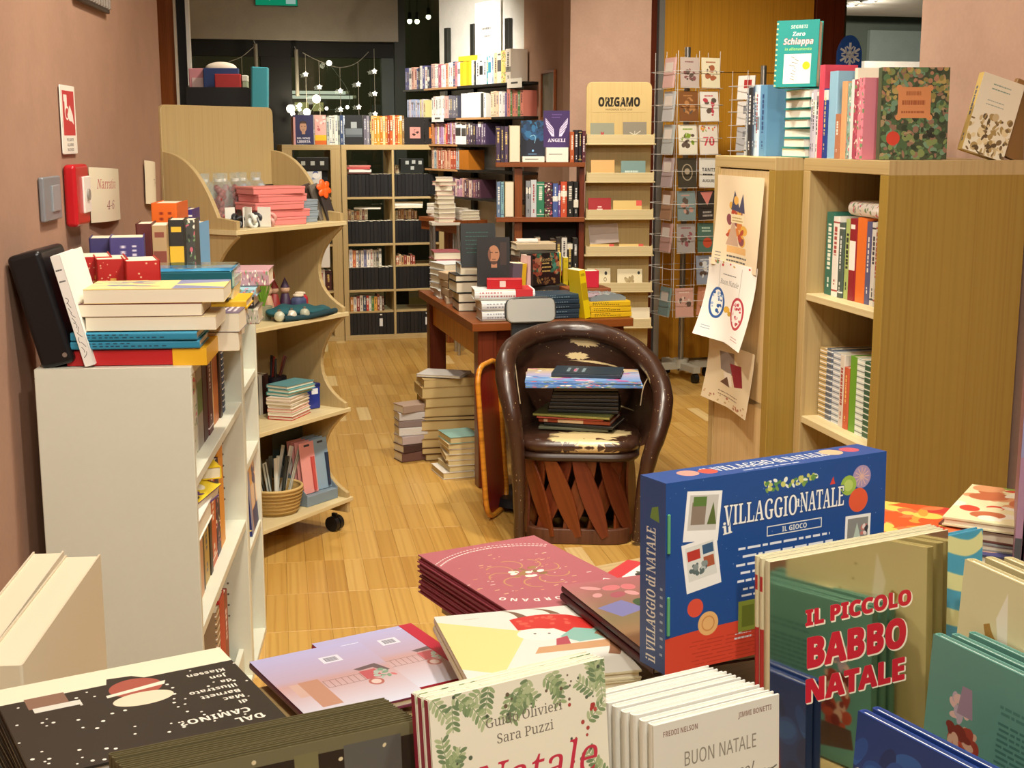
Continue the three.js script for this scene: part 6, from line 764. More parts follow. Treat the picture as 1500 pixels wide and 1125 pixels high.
// ---------- cards on the pale stand ----------
{
  const card = (x, row2, w, h, c, label, fn, tilt = 8) => { const g = group('greeting_card'); const y = TRAY[row2] + 0.0045; OS.put(g, x, y, 0.05, q('x', -tilt)); const e = M(c, 0.6); mesh('card_sheet', box(w, h, 0.0035, 0, h / 2, 0), fn ? [e, e, e, e, art(140, 96, fn), e] : e, g); return tag(g, label, 'card'); };
  const bg = (c, w, h, k) => { c.fillStyle = k; c.fillRect(0, 0, w, h); };
  card(0.085, 0, 0.135, 0.115, 0x8a8c78, 'grey-green card with a small red heart, top tray', (c, w, h) => { bg(c, w, h, '#8a8c78'); poly(c, [[62, 40], [70, 46], [78, 40], [80, 50], [70, 62], [60, 50]], '#a83a3a'); });
  card(0.27, 0, 0.135, 0.12, 0x8a8272, 'grey card with a pale tree, top tray', (c, w, h) => { bg(c, w, h, '#847c6c'); c.strokeStyle = '#c8c0ac'; c.lineWidth = 4; c.beginPath(); c.moveTo(70, 90); c.lineTo(70, 40); c.moveTo(40, 46); c.lineTo(70, 58); c.lineTo(104, 40); c.stroke(); });
  card(0.09, 1, 0.135, 0.12, 0xd8a868, 'kraft card with little figures, second tray', (c, w, h) => { bg(c, w, h, '#d8a868'); blobs(c, 12, 20, 66, 80, 20, ['#8a5a30', '#5a7a50'], 3, 8); });
  card(0.265, 1, 0.14, 0.115, 0x74908c, 'teal card, second tray', (c, w, h) => { bg(c, w, h, '#74908c'); lines(c, 20, 46, 90, 2, 16, '#c8d4cc', 8); });
  card(0.075, 2, 0.13, 0.115, 0xa0141c, 'red card with a white stepped shape, third tray', (c, w, h) => { bg(c, w, h, '#a0141c'); for (let i = 0; i < 5; i++) { c.fillStyle = '#e8c8c0'; c.fillRect(70 - 12 - i * 5, 40 + i * 11, 24 + i * 10, 6); } });
  card(0.235, 2, 0.165, 0.1, 0xd8b870, 'kraft card with a red corner tab, third tray', (c, w, h) => { bg(c, w, h, '#dabb74'); c.fillStyle = '#d8584a'; c.fillRect(112, 0, 28, 30); blobs(c, 18, 30, 78, 90, 12, ['#4a3a20'], 2, 6); });
  card(0.09, 3, 0.14, 0.06, 0xe0c078, 'low kraft card strip, fourth tray by the dark bookcase', (c, w, h) => { bg(c, w, h, '#e0c078'); c.fillStyle = '#d8584a'; c.fillRect(112, 0, 28, 30); blobs(c, 14, 30, 70, 80, 14, ['#4a3a20'], 2, 6); });
  card(0.26, 3, 0.14, 0.06, 0xe0c078, 'low kraft card strip, fourth tray by the spinner', (c, w, h) => { bg(c, w, h, '#e4c67e'); c.fillStyle = '#d8584a'; c.fillRect(112, 0, 28, 34); blobs(c, 10, 50, 70, 40, 14, ['#4a3a20'], 2, 6); });
  { const g = group('envelope'); OS.put(g, 0.11, TRAY[3] + 0.07, 0.0, qq(q('x', -10), q('z', 4))); mesh('envelope_body', box(0.17, 0.11, 0.003, 0, 0.05, 0), M(0xd8c8c0, 0.7), g); mesh('envelope_flap', box(0.16, 0.05, 0.002, 0, 0.075, 0.003), M(0xcbb8ac, 0.7), g); tag(g, 'pale pink envelope standing behind the fourth tray strips', 'envelope'); }
  card(0.075, 4, 0.135, 0.13, 0xe4d8b4, 'cream card with black dots, fifth tray', (c, w, h) => { bg(c, w, h, '#e4d8b4'); disc(c, 112, 22, 8, '#222'); disc(c, 108, 48, 9, '#7a6a4a'); disc(c, 108, 48, 6, '#e4d8b4'); });
  card(0.255, 4, 0.145, 0.125, 0xe8dcb8, 'cream card with a bare tree drawing, fifth tray', (c, w, h) => { bg(c, w, h, '#e8dcb8'); blobs(c, 30, 48, 36, 40, 28, ['#b8a478', '#a8946a'], 4, 10); c.fillStyle = '#8a7448'; c.fillRect(66, 56, 5, 34); disc(c, 120, 18, 7, '#222'); });
  for (const [x, r2, l] of [[0.31, 5, 'folded cream card standing in the sixth tray'], [0.27, 6, 'white card pile in the lowest visible tray']]) card(x, r2, 0.13, 0.11, 0xe8dcc0, l);
}
// ---------- cards on the spinner racks ----------
{
  const FR = [['#c8b8b0', '#8a5a58'], ['#f0e8c8', '#b06a48'], ['#8a5a34', '#c08a58'], ['#f4f0e8', '#c84a58'], ['#f2eedc', '#8aa83a'], ['#f4ece0', '#d84a58'], ['#4a4438', '#b8a890'], ['#f2f0e8', '#2c2c2c'], ['#8a9c9c', '#d0a090'], ['#3c3632', '#e08a80'], ['#b0aaa8', '#9a5a60'], ['#5a7a6c', '#d0583c'], null, ['#9aa4b8', '#e8ecf0'], ['#e0b0a4', '#f0d8cc'], ['#dc9a7c', '#e8b090']];
  const words = ['grey card with a boot print', 'cream card with a brown figure', 'brown kraft card', 'white card with a red drawing', 'white card with green and red leaves', 'white card with a pink seventy', 'dark card with a grey medallion', 'white card with black lettering', 'blue-grey card with a pink figure', 'dark card with a pink pennant', 'grey card with a rosy blot', 'green card with a red ball', '', 'blue-white card with a leaf', 'pink card with white script', 'orange card tilted in its pocket'];
  FR.forEach((f, i) => { if (!f) return; const r2 = Math.floor(i / 2), cx = S1o.cols[i % 2], g = group('greeting_card'), y = S1o.top - S1o.pitch * (r2 + 1); S1.put(g, cx, y + 0.003, S1o.side / 2 + 0.02, qq(q('x', -6), q('z', i === 15 ? -7 : rr(-1.5, 1.5)))); const e = M(parseInt(f[0].slice(1), 16), 0.5);
    mesh('card_sheet', box(0.125, 0.178, 0.008, 0, 0.089, 0), [e, e, e, e, art(96, 136, (c, w, h) => { c.fillStyle = f[0]; c.fillRect(0, 0, w, h); if (i === 5) { say(c, '70', 48, 76, 56, f[1], { bold: true }); blobs(c, 14, 6, 8, 84, 24, ['#e8a030', '#8ab04a', f[1]], 2, 6); } else if (i === 7) { say(c, 'TANTI', 48, 56, 24, f[1], { bold: true, max: 70 }); lines(c, 18, 74, 60, 1, 8, f[1], 7); say(c, 'AUGURI', 48, 106, 18, f[1], { bold: true, max: 64 }); } else if (i === 6) { c.strokeStyle = f[1]; c.lineWidth = 5; c.beginPath(); c.ellipse(48, 66, 26, 36, 0, 0, 7); c.stroke(); disc(c, 48, 62, 14, f[1]); } else if (i === 9) { poly(c, [[14, 6], [82, 6], [50, 70]], f[1]); lines(c, 22, 96, 54, 2, 16, '#b8b0a8', 9); } else if (i === 11) { disc(c, 52, 92, 24, f[1]); lines(c, 20, 20, 56, 2, 14, '#c8dcc8', 7); } else { blobs(c, 16, 22, 40, 52, 60, [f[1], f[1], f[0], '#6a5a50'], 4, 14); lines(c, 20, 18, 56, 1, 8, f[1], 6); } }), e], g); tag(g, `${words[i]}, ${ORD[r2]} row of the tall spinner`, 'card', 'cards in the tall spinner rack'); });
  for (let r2 = 0; r2 < 8; r2++) { if (r2 === 6) continue; const g = group('greeting_card'), y = S1o.top - S1o.pitch * (r2 + 1), F = S1.sub(0, 0, -90), c = [0xe0b8b4, 0xc8ccd0, 0xb8c0c0, 0xc0b0b4, 0xb08a6c, 0xd0a8a0, 0, 0x84a0a0][r2]; F.put(g, 0.06, y + 0.003, S1o.side / 2 + 0.02, q('x', -6)); mesh('card_sheet', box(0.125, 0.178, 0.014, 0, 0.089, 0), M(c, 0.45), g); mesh('card_insert', box(0.09, 0.06, 0.001, 0, 0.12, 0.0076), M(0xe8e0d8, 0.5), g); tag(g, `${cname(c)} card seen edge-on, ${ORD[r2]} row on the shaded side of the tall spinner`, 'card', 'cards on the shaded side of the tall spinner'); }
  for (let r2 = 0; r2 < 7; r2++) { const F = S2.sub(0, 0, -70), g = group('greeting_card'), y = S2o.top - S2o.pitch * (r2 + 1), c = [0xf0ece8, 0xe4e0dc, 0xb8b8bc, 0xa8acb4, 0x8a8e94, 0xb89088, 0xa8807c][r2]; F.put(g, -0.066, y + 0.003, S2o.side / 2 + 0.0 - 0.03, q('x', -6)); mesh('card_sheet', box(0.11, 0.14, 0.01, 0, 0.07, 0), M(c, 0.45), g); mesh('card_motif', box(0.05, 0.05, 0.001, 0.01, 0.09, 0.0056), M(r2 ? 0x8a8a90 : 0xb02a28, 0.5), g); tag(g, `${cname(c)} card, ${ORD[r2]} row of the shorter spinner behind the cabinets`, 'card', 'cards in the shorter spinner'); }
}

// ---------- on the wooden table ----------
{
  const Y = 0.7405, put = (name, o, x, z, yaw, label, y = Y, down) => { const b = book(name, { hard: true, s: 'plain', ...o }); lying(b, T, x, y, z, yaw, down); return say4(b, label); };
  // white stack with a red band
  put('novel', { w: 0.17, h: 0.265, t: 0.044, c: 0xd8dce0, round: true, s: 'word', ink: 0x8a8e98 }, 0.185, -0.115, -3, 'lowest thick white book of the table corner stack');
  put('novel', { w: 0.17, h: 0.265, t: 0.042, c: 0xdcdfe2, round: true, s: 'word', ink: 0x8a8e98 }, 0.183, -0.12, -2, 'middle thick white book of the table corner stack', Y + 0.045);
  { const b = put('novel', { w: 0.17, h: 0.265, t: 0.046, c: 0xe0e2e4, round: true, s: 'word', ink: 0xb05a60 }, 0.165, -0.14, -7, 'topmost thick white book with a red paper band on the table corner', Y + 0.088); mesh('paper_band', new THREE.BoxGeometry(0.048, 0.075, 0.172).translate(0, -0.085, 0.0005), M(0xcc3038, 0.5), b); }
  { const g = group('red_display_card'); T.put(g, 0.165, Y + 0.1345, -0.11, q('y', -12)); mesh('card_block', rbox(0.155, 0.045, 0.05, 0.004, 0, 0.0225, 0), M(0xc41c26, 0.4), g); mesh('card_mark', box(0.026, 0.026, 0.001, -0.008, 0.022, 0.0256), M(0xe8d0cc, 0.5), g); tag(g, 'red block with a small white square lying before the portrait book', 'sign'); }
  const man = art(200, 280, (c, w, h) => { c.fillStyle = '#171011'; c.fillRect(0, 0, w, h); c.fillStyle = '#3a2620'; c.fillRect(140, 30, 40, 130); c.fillStyle = '#0e0a0c'; c.beginPath(); c.moveTo(16, 280); c.quadraticCurveTo(30, 190, 80, 172); c.lineTo(130, 172); c.quadraticCurveTo(180, 196, 192, 280); c.fill(); c.fillStyle = '#b9805c'; c.beginPath(); c.ellipse(102, 98, 35, 50, 0, 0, 7); c.fill(); c.fillRect(86, 132, 36, 44); c.fillStyle = 'rgba(50,26,18,.75)'; c.beginPath(); c.ellipse(102, 138, 26, 20, 0, 0, 3.15); c.fill(); c.fillStyle = 'rgba(30,14,10,.85)'; c.fillRect(78, 86, 18, 5); c.fillRect(110, 86, 18, 5); c.fillRect(92, 126, 22, 4); c.fillStyle = 'rgba(90,50,34,.6)'; c.beginPath(); c.ellipse(76, 104, 9, 36, 0, 0, 7); c.fill(); });
  let b = book('biography', { w: 0.145, h: 0.215, t: 0.045, c: 0x1a1416, hard: true, s: 'plain', front: man, paper: PAPERW }); faceOut(b, T, 0.135, Y + 0.1345, -0.19, 5, -12); say4(b, 'dark biography with a bald bearded portrait propped on the white stack');
  // black tall book on a dark pile at the edge
  let y = Y; [[0.17, 0.2, 0.04, 0x16181a], [0.17, 0.2, 0.042, 0x101214], [0.17, 0.2, 0.05, 0x14161a], [0.165, 0.2, 0.03, 0x121416]].forEach(([w, h, t, c], i) => { b = book('novel', { w, h, t, c, hard: true, s: 'plain' }); lying(b, T, 0.11, y, -0.5, 90 + rr(-4, 4) + (i > 1 ? 90 : 0)); y += t + 0.001; say4(b, `black book, ${['lowest', 'second', 'third', 'topmost'][i]} of the dark pile at the table edge`, 'book', 'black books at the table edge'); });
  b = book('novel', { w: 0.15, h: 0.15, t: 0.05, c: 0x8a9296, hard: true, s: 'plain' }); lying(b, T, 0.11, y, -0.48, 176); say4(b, 'grey paged block on the dark pile under the tall black book'); y += 0.051;
  b = book('atlas', { w: 0.16, h: 0.2, t: 0.035, c: 0x10161a, hard: true, s: 'plain', front: art(160, 200, (c, w, h) => { c.fillStyle = '#0e1417'; c.fillRect(0, 0, w, h); lines(c, 20, 40, 110, 6, 18, '#1f5a4a', 4); }) }); faceOut(b, T, 0.115, y - 0.02, -0.4, 8, -6); say4(b, 'tall black book with faint green lines standing on the dark pile');
  // pale stacks along the table edge
  const edge = (x, z, n, w, h, cols, yaw, place, grp) => pile(T, x, Y, z, [...Array(n)].map((_, k) => ({ w, h: h + rr(-0.01, 0.01), t: rr(0.028, 0.04), c: cols[k % cols.length], s: 'plain', yaw: rr(-8, 8), word: cname(cols[k % cols.length]) + ' book' })), { place, group: grp, yaw });
  edge(0.1, -0.78, 4, 0.14, 0.2, [0xc8b090, 0xd0b898, 0xbfa684, 0xcab090], -90, 'in the beige stack at the table edge', 'beige stack on the table edge');
  edge(0.1, -1.0, 5, 0.14, 0.19, [0xd8dce0, 0xe4e6e8, 0xccd2d8, 0xdfe2e6, 0xd4dade], 95, 'in the white stack at the table edge', 'white stack on the table edge');
  edge(0.12, -1.2, 6, 0.14, 0.2, [0xb8a4a4, 0xd8c8c8, 0x9aa0b4, 0xe4dcdc, 0xb87a80, 0x8a3a44], 90, 'in the far stack at the table corner', 'far stack on the table corner');
  // dark blue stack, yellow books, red box, floral book
  y = Y; for (let k = 0; k < 5; k++) { b = book('novel', { w: 0.15, h: 0.215, t: 0.021, c: [0x1e3040, 0x24384a, 0x1c2c3a, 0x223648, 0x2c4254][k], hard: true, s: 'word', ink: 0x9ab0bc }); lying(b, T, 0.385 + rr(-0.004, 0.004), y, -0.13 + rr(-0.004, 0.004), rr(-2, 2)); y += 0.0218; say4(b, `dark blue book, ${['lowest', 'second', 'third', 'fourth', 'topmost'][k]} of five in the stack by the grey backrest`, 'book', 'dark blue stack on the table'); }
  b = book('slim_guide', { w: 0.105, h: 0.215, t: 0.03, c: 0xe8cc10, hard: false, s: 'label', ink: 0xb89a10 }); upright(b, T, 0.515, Y, -0.03, 9, 14); say4(b, 'tall yellow guide standing between the dark blue and the yellow stacks');
  y = Y; for (let k = 0; k < 3; k++) { b = book('slim_guide', { w: 0.14, h: 0.19, t: 0.0235, c: 0xe2b818, s: 'word', ink: 0x3a2c10, hard: true }); lying(b, T, 0.635 + k * -0.002, y, -0.11, rr(-2, 2)); y += 0.0243; say4(b, `yellow guide, ${['lowest', 'middle', 'topmost'][k]} of three lying at the table corner`, 'book', 'yellow guides at the table corner'); }
  { const g = group('wrapped_packet'); T.put(g, 0.62, y, -0.12, q('y', 6)); const geo = new THREE.BoxGeometry(0.17, 0.03, 0.13, 14, 2, 10), p = geo.attributes.position; for (let i = 0; i < p.count; i++) p.setY(i, p.getY(i) > 0 ? 0.03 * (1 - Math.pow(Math.abs(p.getX(i)) / 0.085, 3) * 0.5) + rr(-0.004, 0.004) : 0); geo.computeVertexNormals(); mesh('film', geo, M(0xaab6c0, 0.15, { metalness: 0.35 }), g); mesh('packet_insert', box(0.13, 0.008, 0.1, 0, 0.006, 0), M(0x44525c, 0.5), g); tag(g, 'silvery film-wrapped packet on top of the yellow guides', 'packet'); }
  b = book('red_box_book', { w: 0.1, h: 0.075, t: 0.12, c: 0xd01c38, hard: true, s: 'plain' }); upright(b, T, 0.58, Y + 0.115, -0.22, 0, -8); say4(b, 'crimson box-shaped book behind the yellow guides');
  { const g = group('book_riser'); T.put(g, 0.58, Y, -0.26); mesh('riser_block', rbox(0.2, 0.114, 0.16, 0.003, 0, 0.057, -0.0), M(0x8a4a20, 0.5), g); tag(g, 'small brown riser carrying the crimson box behind the guides', 'riser'); }
  y = Y + 0.0; [[0.17, 0.2, 0.055, 0x3a3430], [0.17, 0.2, 0.06, 0x2e2a28]].forEach(([w, h, t, c], i) => { b = book('novel', { w, h, t, c, hard: true }); lying(b, T, 0.42, y, -0.42, 4 - i * 6); y += t + 0.001; say4(b, i ? 'upper charcoal book under the floral one' : 'lower charcoal book under the floral one'); });
  const fl = art(200, 200, (c, w, h) => { c.fillStyle = '#231a18'; c.fillRect(0, 0, w, h); blobs(c, 50, 0, 0, 60, 130, ['#8a4030', '#3a6a54', '#a86a50', '#5a3028'], 6, 18); blobs(c, 50, 140, 0, 60, 130, ['#8a4030', '#3a6a54', '#4a8a78', '#b07a58'], 6, 18); lines(c, 66, 60, 70, 3, 24, '#c8a860', 9); blobs(c, 20, 30, 150, 140, 40, ['#6a4a30', '#8a6a40'], 4, 12); say(c, 'Ricette', 100, 40, 30, '#d8b878', { font: 'serif', skew: -0.2 }); });
  b = book('novel', { w: 0.155, h: 0.145, t: 0.045, c: 0x241c1a, hard: true, s: 'plain', paper: PAPERW, front: fl }); faceOut(b, T, 0.42, y, -0.33, 4, 22); say4(b, 'dark floral book with white page edges propped behind the blue stack');
  { let yy = y + 0.146; }
  [[0.145, 0.18, 0.03, 0x5a564e, 'charcoal-spined book lying behind the floral one'], [0.145, 0.19, 0.032, 0xc8b494, 'beige book lying behind the floral one'], [0.1, 0.1, 0.014, 0xe8e4dc, 'small white booklet topmost behind the floral book']].forEach(([w, h, t, c, l], i) => { b = book('novel', { w, h, t, c, hard: true, s: 'plain' }); lying(b, T, 0.43 + (i === 2 ? -0.03 : 0), Y + 0.23 + [0, 0.031, 0.064][i], -0.62, 5 - i * 8); say4(b, l); });
  { const g = group('book_riser'); T.put(g, 0.44, Y, -0.62); mesh('riser_block', rbox(0.2, 0.229, 0.16, 0.003, 0, 0.1145, 0), M(0x5a3018, 0.5), g); tag(g, 'taller brown riser behind the floral book', 'riser'); }
  [[0.53, -0.5, 0.24], [0.545, -0.5, 0.18]].forEach(([x, z, h], i) => { b = book('slim_guide', { w: 0.07, h, t: 0.022, c: i ? 0xd8c010 : 0xf0d820, s: 'label', ink: 0xc8a810 }); upright(b, T, x + i * 0.012, Y + (i ? 0.05 : 0.01), z + i * 0.03, 0, -10); say4(b, i ? 'lower yellow booklet beside the floral book' : 'bright yellow booklet standing highest behind the floral book'); });
  [[0.27, 0.05, 0.11, 0x6a5a68, 'grey-violet booklet standing between the portrait and floral books'], [0.3, 0.02, 0.11, 0xe0b020, 'ochre booklet standing between the portrait and floral books'], [0.325, 0.02, 0.145, 0xe4b8b4, 'pink booklet standing beside the floral book']].forEach(([x, t, h, c, l]) => { b = book('slim_guide', { w: 0.1, h, t, c, s: 'plain' }); upright(b, T, x, Y + 0.11, -0.32, -4, 6); say4(b, l); });
  { const g = group('book_riser'); T.put(g, 0.295, Y, -0.37); mesh('riser_block', rbox(0.1, 0.109, 0.12, 0.003, 0, 0.0545, 0), M(0x6a3a1c, 0.5), g); tag(g, 'slim brown riser between the white and the blue stacks', 'riser'); }
}
// ---------- piles under the table ----------
{
  const FU = new Frame(-0.27, -6.33, 14);
  pile(FU, -0.04, 0.001, -0.02, [['0x7a5a34', 0.03], ['0x5a3c24', 0.03], ['0x9a7a4a', 0.04], ['0xb0905a', 0.042], ['0xa88850', 0.045], ['0x3a2a1c', 0.02], ['0xb49660', 0.045], ['0xa4864e', 0.045], ['0xb89a64', 0.05], ['0xc0a470', 0.04]].map(([c, t], k) => ({ w: 0.2, h: 0.27 + rr(-0.01, 0.01), t, c: parseInt(c, 16), s: 'plain', paper: M(0xcbb37c, 0.85), yaw: rr(-5, 5), dx: rr(-0.012, 0.012), word: 'tan thick book' })), { place: 'of the tall pile under the table', group: 'thick books piled under the table', yaw: 178, far: true, name: 'novel' });
  const b = book('novel', { w: 0.17, h: 0.22, t: 0.012, c: 0xc8c4c0, hard: true, s: 'plain' }); lying(b, FU, -0.06, 0.402, 0, 150); say4(b, 'grey thin book lying crooked on the tall pile under the table');
  const F2 = new Frame(-0.245, -5.98, 14);
  pile(F2, 0.0, 0.001, 0, [[0xe0dcd4, 0.03, -0.03], [0xc8b894, 0.025, 0], [0xe4e0d8, 0.026, 0.01], [0xd8c8a4, 0.024, 0], [0xe0dcd4, 0.026, 0.008], [0xd0bc94, 0.024, 0], [0x8ab4ac, 0.03, 0.004]].map(([c, t, dx], k) => ({ w: 0.15, h: 0.2 - (k ? 0.02 : 0), t, c, s: 'plain', paper: M(0xd8c490, 0.85), yaw: rr(-7, 7), dx, word: cname(c) + ' paperback' })), { place: 'of the low pile under the table', group: 'paperbacks piled under the table', yaw: 92 });
  pile(FU, -0.2, 0.001, 0.02, [0x6a4a44, 0x4a3430, 0xb8a8a8, 0xd8d4d0, 0x8a7a78, 0xc8c4c4, 0xa89080].map((c) => ({ w: 0.1, h: 0.2, t: rr(0.03, 0.05), c, s: 'plain', yaw: rr(-12, 12), word: cname(c) + ' book' })), { place: 'of the rear pile under the table', group: 'books in the rear pile under the table', yaw: 10, far: true });
}
// ---------- on the barrel chair ----------
{
  let y = 0.421; const add = (o, yaw, dx, dz, l) => { const b = book(o.name || 'picture_book', { hard: true, s: 'plain', ...o }); lying(b, C, dx, y, dz, yaw); y += o.t + 0.001; return say4(b, l); };
  add({ w: 0.2, h: 0.27, t: 0.012, c: 0x5a5c48 }, -8, -0.01, 0.0, 'olive thin picture book lowest on the barrel chair');
  add({ w: 0.21, h: 0.27, t: 0.012, c: 0x1a1a18 }, -14, 0.02, 0.0, 'black thin picture book, second lowest on the barrel chair');
  add({ w: 0.2, h: 0.28, t: 0.016, c: 0x9a4424, s: 'label', ink: 0xd8b890 }, -12, 0.0, -0.005, 'rust-spined picture book in the barrel chair pile');
  add({ w: 0.2, h: 0.26, t: 0.008, c: 0xb8503c }, -10, -0.02, 0.0, 'red thin picture book in the barrel chair pile');
  add({ w: 0.22, h: 0.3, t: 0.01, c: 0x8a8440, front: M(0x5a5c30, 0.4) }, -12, -0.01, 0.0, 'olive and black picture book in the middle of the barrel chair pile');
  for (let k = 0; k < 8; k++) add({ w: 0.2, h: 0.27 - k * 0.004, t: 0.0135, c: [0x24221e, 0x3a342c, 0x1c1a18, 0x2e2824, 0x4a4038, 0x201c1a, 0x5a5048, 0x242020][k] }, -4 + k, 0.02, -0.03, `dark picture book, ${ORD[k]} upward between the olive and the blue one in the chair`);
  const blue = art(400, 280, (c, w, h) => { const g = c.createLinearGradient(0, 0, w, 0); g.addColorStop(0, '#6aa0dc'); g.addColorStop(0.5, '#b8b0d0'); g.addColorStop(1, '#d8c080'); c.fillStyle = g; c.fillRect(0, 0, w, h); blobs(c, 60, 0, 0, w, h, ['#e8f0f8', '#4a80c8', '#c85a9a', '#e8d8a0', '#90b8e8'], 4, 22); });
  add({ w: 0.28, h: 0.44, t: 0.014, c: 0x5a8ad0, s: 'floral', front: blue }, 3, 0.01, 0.03, 'broad light blue picture book lying across the chair');
  add({ w: 0.275, h: 0.435, t: 0.012, c: 0x6a90d0, s: 'floral', front: blue }, 1, 0.01, 0.03, 'second light blue picture book on top of the first in the chair');
  add({ name: 'novel', w: 0.17, h: 0.265, t: 0.016, c: 0x2a3640, front: art(300, 200, (c, w, h) => { c.fillStyle = '#2b3a46'; c.fillRect(0, 0, w, h); c.save(); c.translate(150, 60); c.rotate(0); lines(c, -80, -20, 170, 3, 22, '#8aa0ac', 9); lines(c, -60, 0, 100, 1, 20, '#c86a8a', 8); c.restore(); }) }, -5, 0.03, 0.02, 'dark slate book topmost on the barrel chair');
}
// ---------- the display in front ----------
{
  const Y = 0.776, YL = 0.7;   // the table steps down towards the viewer
  { // one L-shaped table; ex runs along its long edge, ez towards the viewer
    const F = new Frame(0, 0, 30), g = group('display_table'); F.put(g, 0, 0, 0);
    for (const [x0, x1, z0, z1, y] of [[0.1, 1.15, -1.69, -1.25, Y], [1.152, 2.02, -1.9, -1.25, Y], [0.96, 1.15, -1.9, -1.692, Y], [0.1, 2.02, -1.247, -0.6, YL]]) mesh('tabletop', board(x1 - x0, 0.03, z1 - z0, (x0 + x1) / 2, y - 0.0155, (z0 + z1) / 2, 'x', 0.002), OAK, g);
    for (const [x, z] of [[0.2, -1.5], [1.05, -1.5], [0.2, -0.7], [1.05, -0.7], [1.9, -1.65], [1.9, -0.7]]) mesh('leg', board(0.05, (z < -1.2 ? Y : YL) - 0.032, 0.05, x, ((z < -1.2 ? Y : YL) - 0.032) / 2, z), OAK, g);
    tag(g, 'oak display table buried under the Christmas picture books', 'table');
    const r = group('display_riser'); new Frame(0.045, -1.735, 14).put(r, 0, 0, 0); mesh('riser_block', board(0.12, 0.043, 0.16, 0, Y + 0.022, 0, 'x'), OAK, r); tag(r, 'low oak riser under the red hat picture books', 'riser');
  }
  const lie = (b, x, y, z, yaw) => WORLD.put(b, x, y + b.userData.dim.t / 2, z, qq(q('y', yaw), FLAT));
  // FLAT puts a cover's head at -x of its own frame; yaw then turns it. Covers printed for readers on the far side are turned by 180 + 90.
  const pinkArt = art(640, 900, (c, w, h) => { c.fillStyle = '#b0606a'; c.fillRect(0, 0, w, h); for (let i = 0; i < 46; i++) { c.fillStyle = pick(['#e8c890', '#f0dcd0', '#d89a70']); const a = rr(0, 6.28), r = rr(120, 320); c.fillRect(w / 2 + Math.cos(a) * r, h / 2 - 20 + Math.sin(a) * r, rr(8, 26), 5); } c.strokeStyle = '#c09060'; c.lineWidth = 7; for (let k = 0; k < 9; k++) { c.beginPath(); const a = k * 0.7; c.arc(w / 2 + Math.cos(a) * 130, h / 2 - 20 + Math.sin(a) * 130, 60, a, a + 3); c.stroke(); } blobs(c, 24, w / 2 - 70, h / 2 - 70, 140, 110, ['#f4ead8', '#a07a4a', '#8a6a40', '#f8f0e4'], 8, 22); const arc = (s, r, a0, da, size) => { c.save(); c.translate(w / 2, h / 2 + 40); for (let i = 0; i < s.length; i++) { c.save(); c.rotate((a0 + i * da) * D); c.translate(0, -r); say(c, s[i], 0, 0, size, '#f4e6de', { bold: true }); c.restore(); } c.restore(); }; arc('LISA GIORDANO', 400, -42, 7, 46); c.save(); c.translate(w / 2, h / 2 - 60); for (let i = 0; i < 34; i++) { c.save(); c.rotate((40 - i * 2.5) * D); c.translate(0, 430); c.fillStyle = '#eadad4'; c.fillRect(0, 0, 14, 9); c.fillRect(0, 28, 12, 7); c.restore(); } c.restore(); });
  for (let k = 0; k < 7; k++) { const b = book('picture_book', { w: 0.225, h: 0.33, t: 0.0087, c: 0x8c3a48, hard: true, s: 'plain', paper: M(0x8a2230, 0.8), front: k === 6 ? pinkArt : undefined }); lie(b, 0.021 + rr(-0.003, 0.003), Y + 0.0005 + k * 0.0092, -2.05 + rr(-0.003, 0.003), 119 + rr(-0.6, 0.6)); say4(b, `rose pink picture book with a wreath of gold strokes, ${['lowest', 'second', 'third', 'fourth', 'fifth', 'sixth', 'topmost'][k]} of the stack`, 'book', 'rose pink picture books'); }
  // kids on a meadow
  const kids = art(560, 640, (c, w, h) => { const g = c.createLinearGradient(0, 0, 0, h); g.addColorStop(0, '#b46a70'); g.addColorStop(0.5, '#8a7a58'); g.addColorStop(1, '#c07a50'); c.fillStyle = g; c.fillRect(0, 0, w, h); blobs(c, 30, 160, 200, 380, 220, ['#4a6a3c', '#5a7a44', '#3c5a38'], 20, 60); blobs(c, 18, 40, 60, 500, 150, ['#e0a0a0', '#d87a80', '#b05a68'], 14, 34); poly(c, [[230, 180], [320, 160], [330, 240], [300, 290], [280, 240], [260, 290], [240, 240]], '#e8b850'); disc(c, 270, 130, 34, '#6ab09a'); poly(c, [[20, 230], [120, 190], [160, 280], [60, 320]], '#8080b8'); blobs(c, 10, 420, 540, 120, 60, ['#7080c0', '#8a90c8'], 12, 26); blobs(c, 60, 300, 540, 240, 90, ['#e8c890', '#a8583c'], 3, 6); blobs(c, 14, 260, 300, 260, 120, ['#f0f0e0', '#d8e0c0'], 6, 12); });
  for (let k = 0; k < 2; k++) { const b = book('picture_book', { w: 0.26, h: 0.306, t: 0.0112, c: 0x40141a, hard: true, s: 'plain', front: k === 1 ? kids : undefined }); lie(b, 0.248 + k * 0.002, Y + 0.0705 + k * 0.0119, -1.807, 291); say4(b, `picture book with children on a meadow, ${['lower', 'upper'][k]} of two under the blue game`, 'book', 'meadow picture books'); }
  // far edge: small books
  let b = book('picture_book', { w: 0.1, h: 0.13, t: 0.02, c: 0xc02c34, hard: true, front: art(160, 200, (c, w, h) => { c.fillStyle = '#c8323a'; c.fillRect(0, 0, w, h); c.fillStyle = '#f0ece4'; c.fillRect(0, 60, 110, 140); blobs(c, 18, 10, 60, 80, 60, ['#2a2a28', '#4a5a4a', '#888'], 4, 16); }) }); lie(b, 0.215, Y, -2.17, 60); say4(b, 'small red and white book behind the meadow picture books');
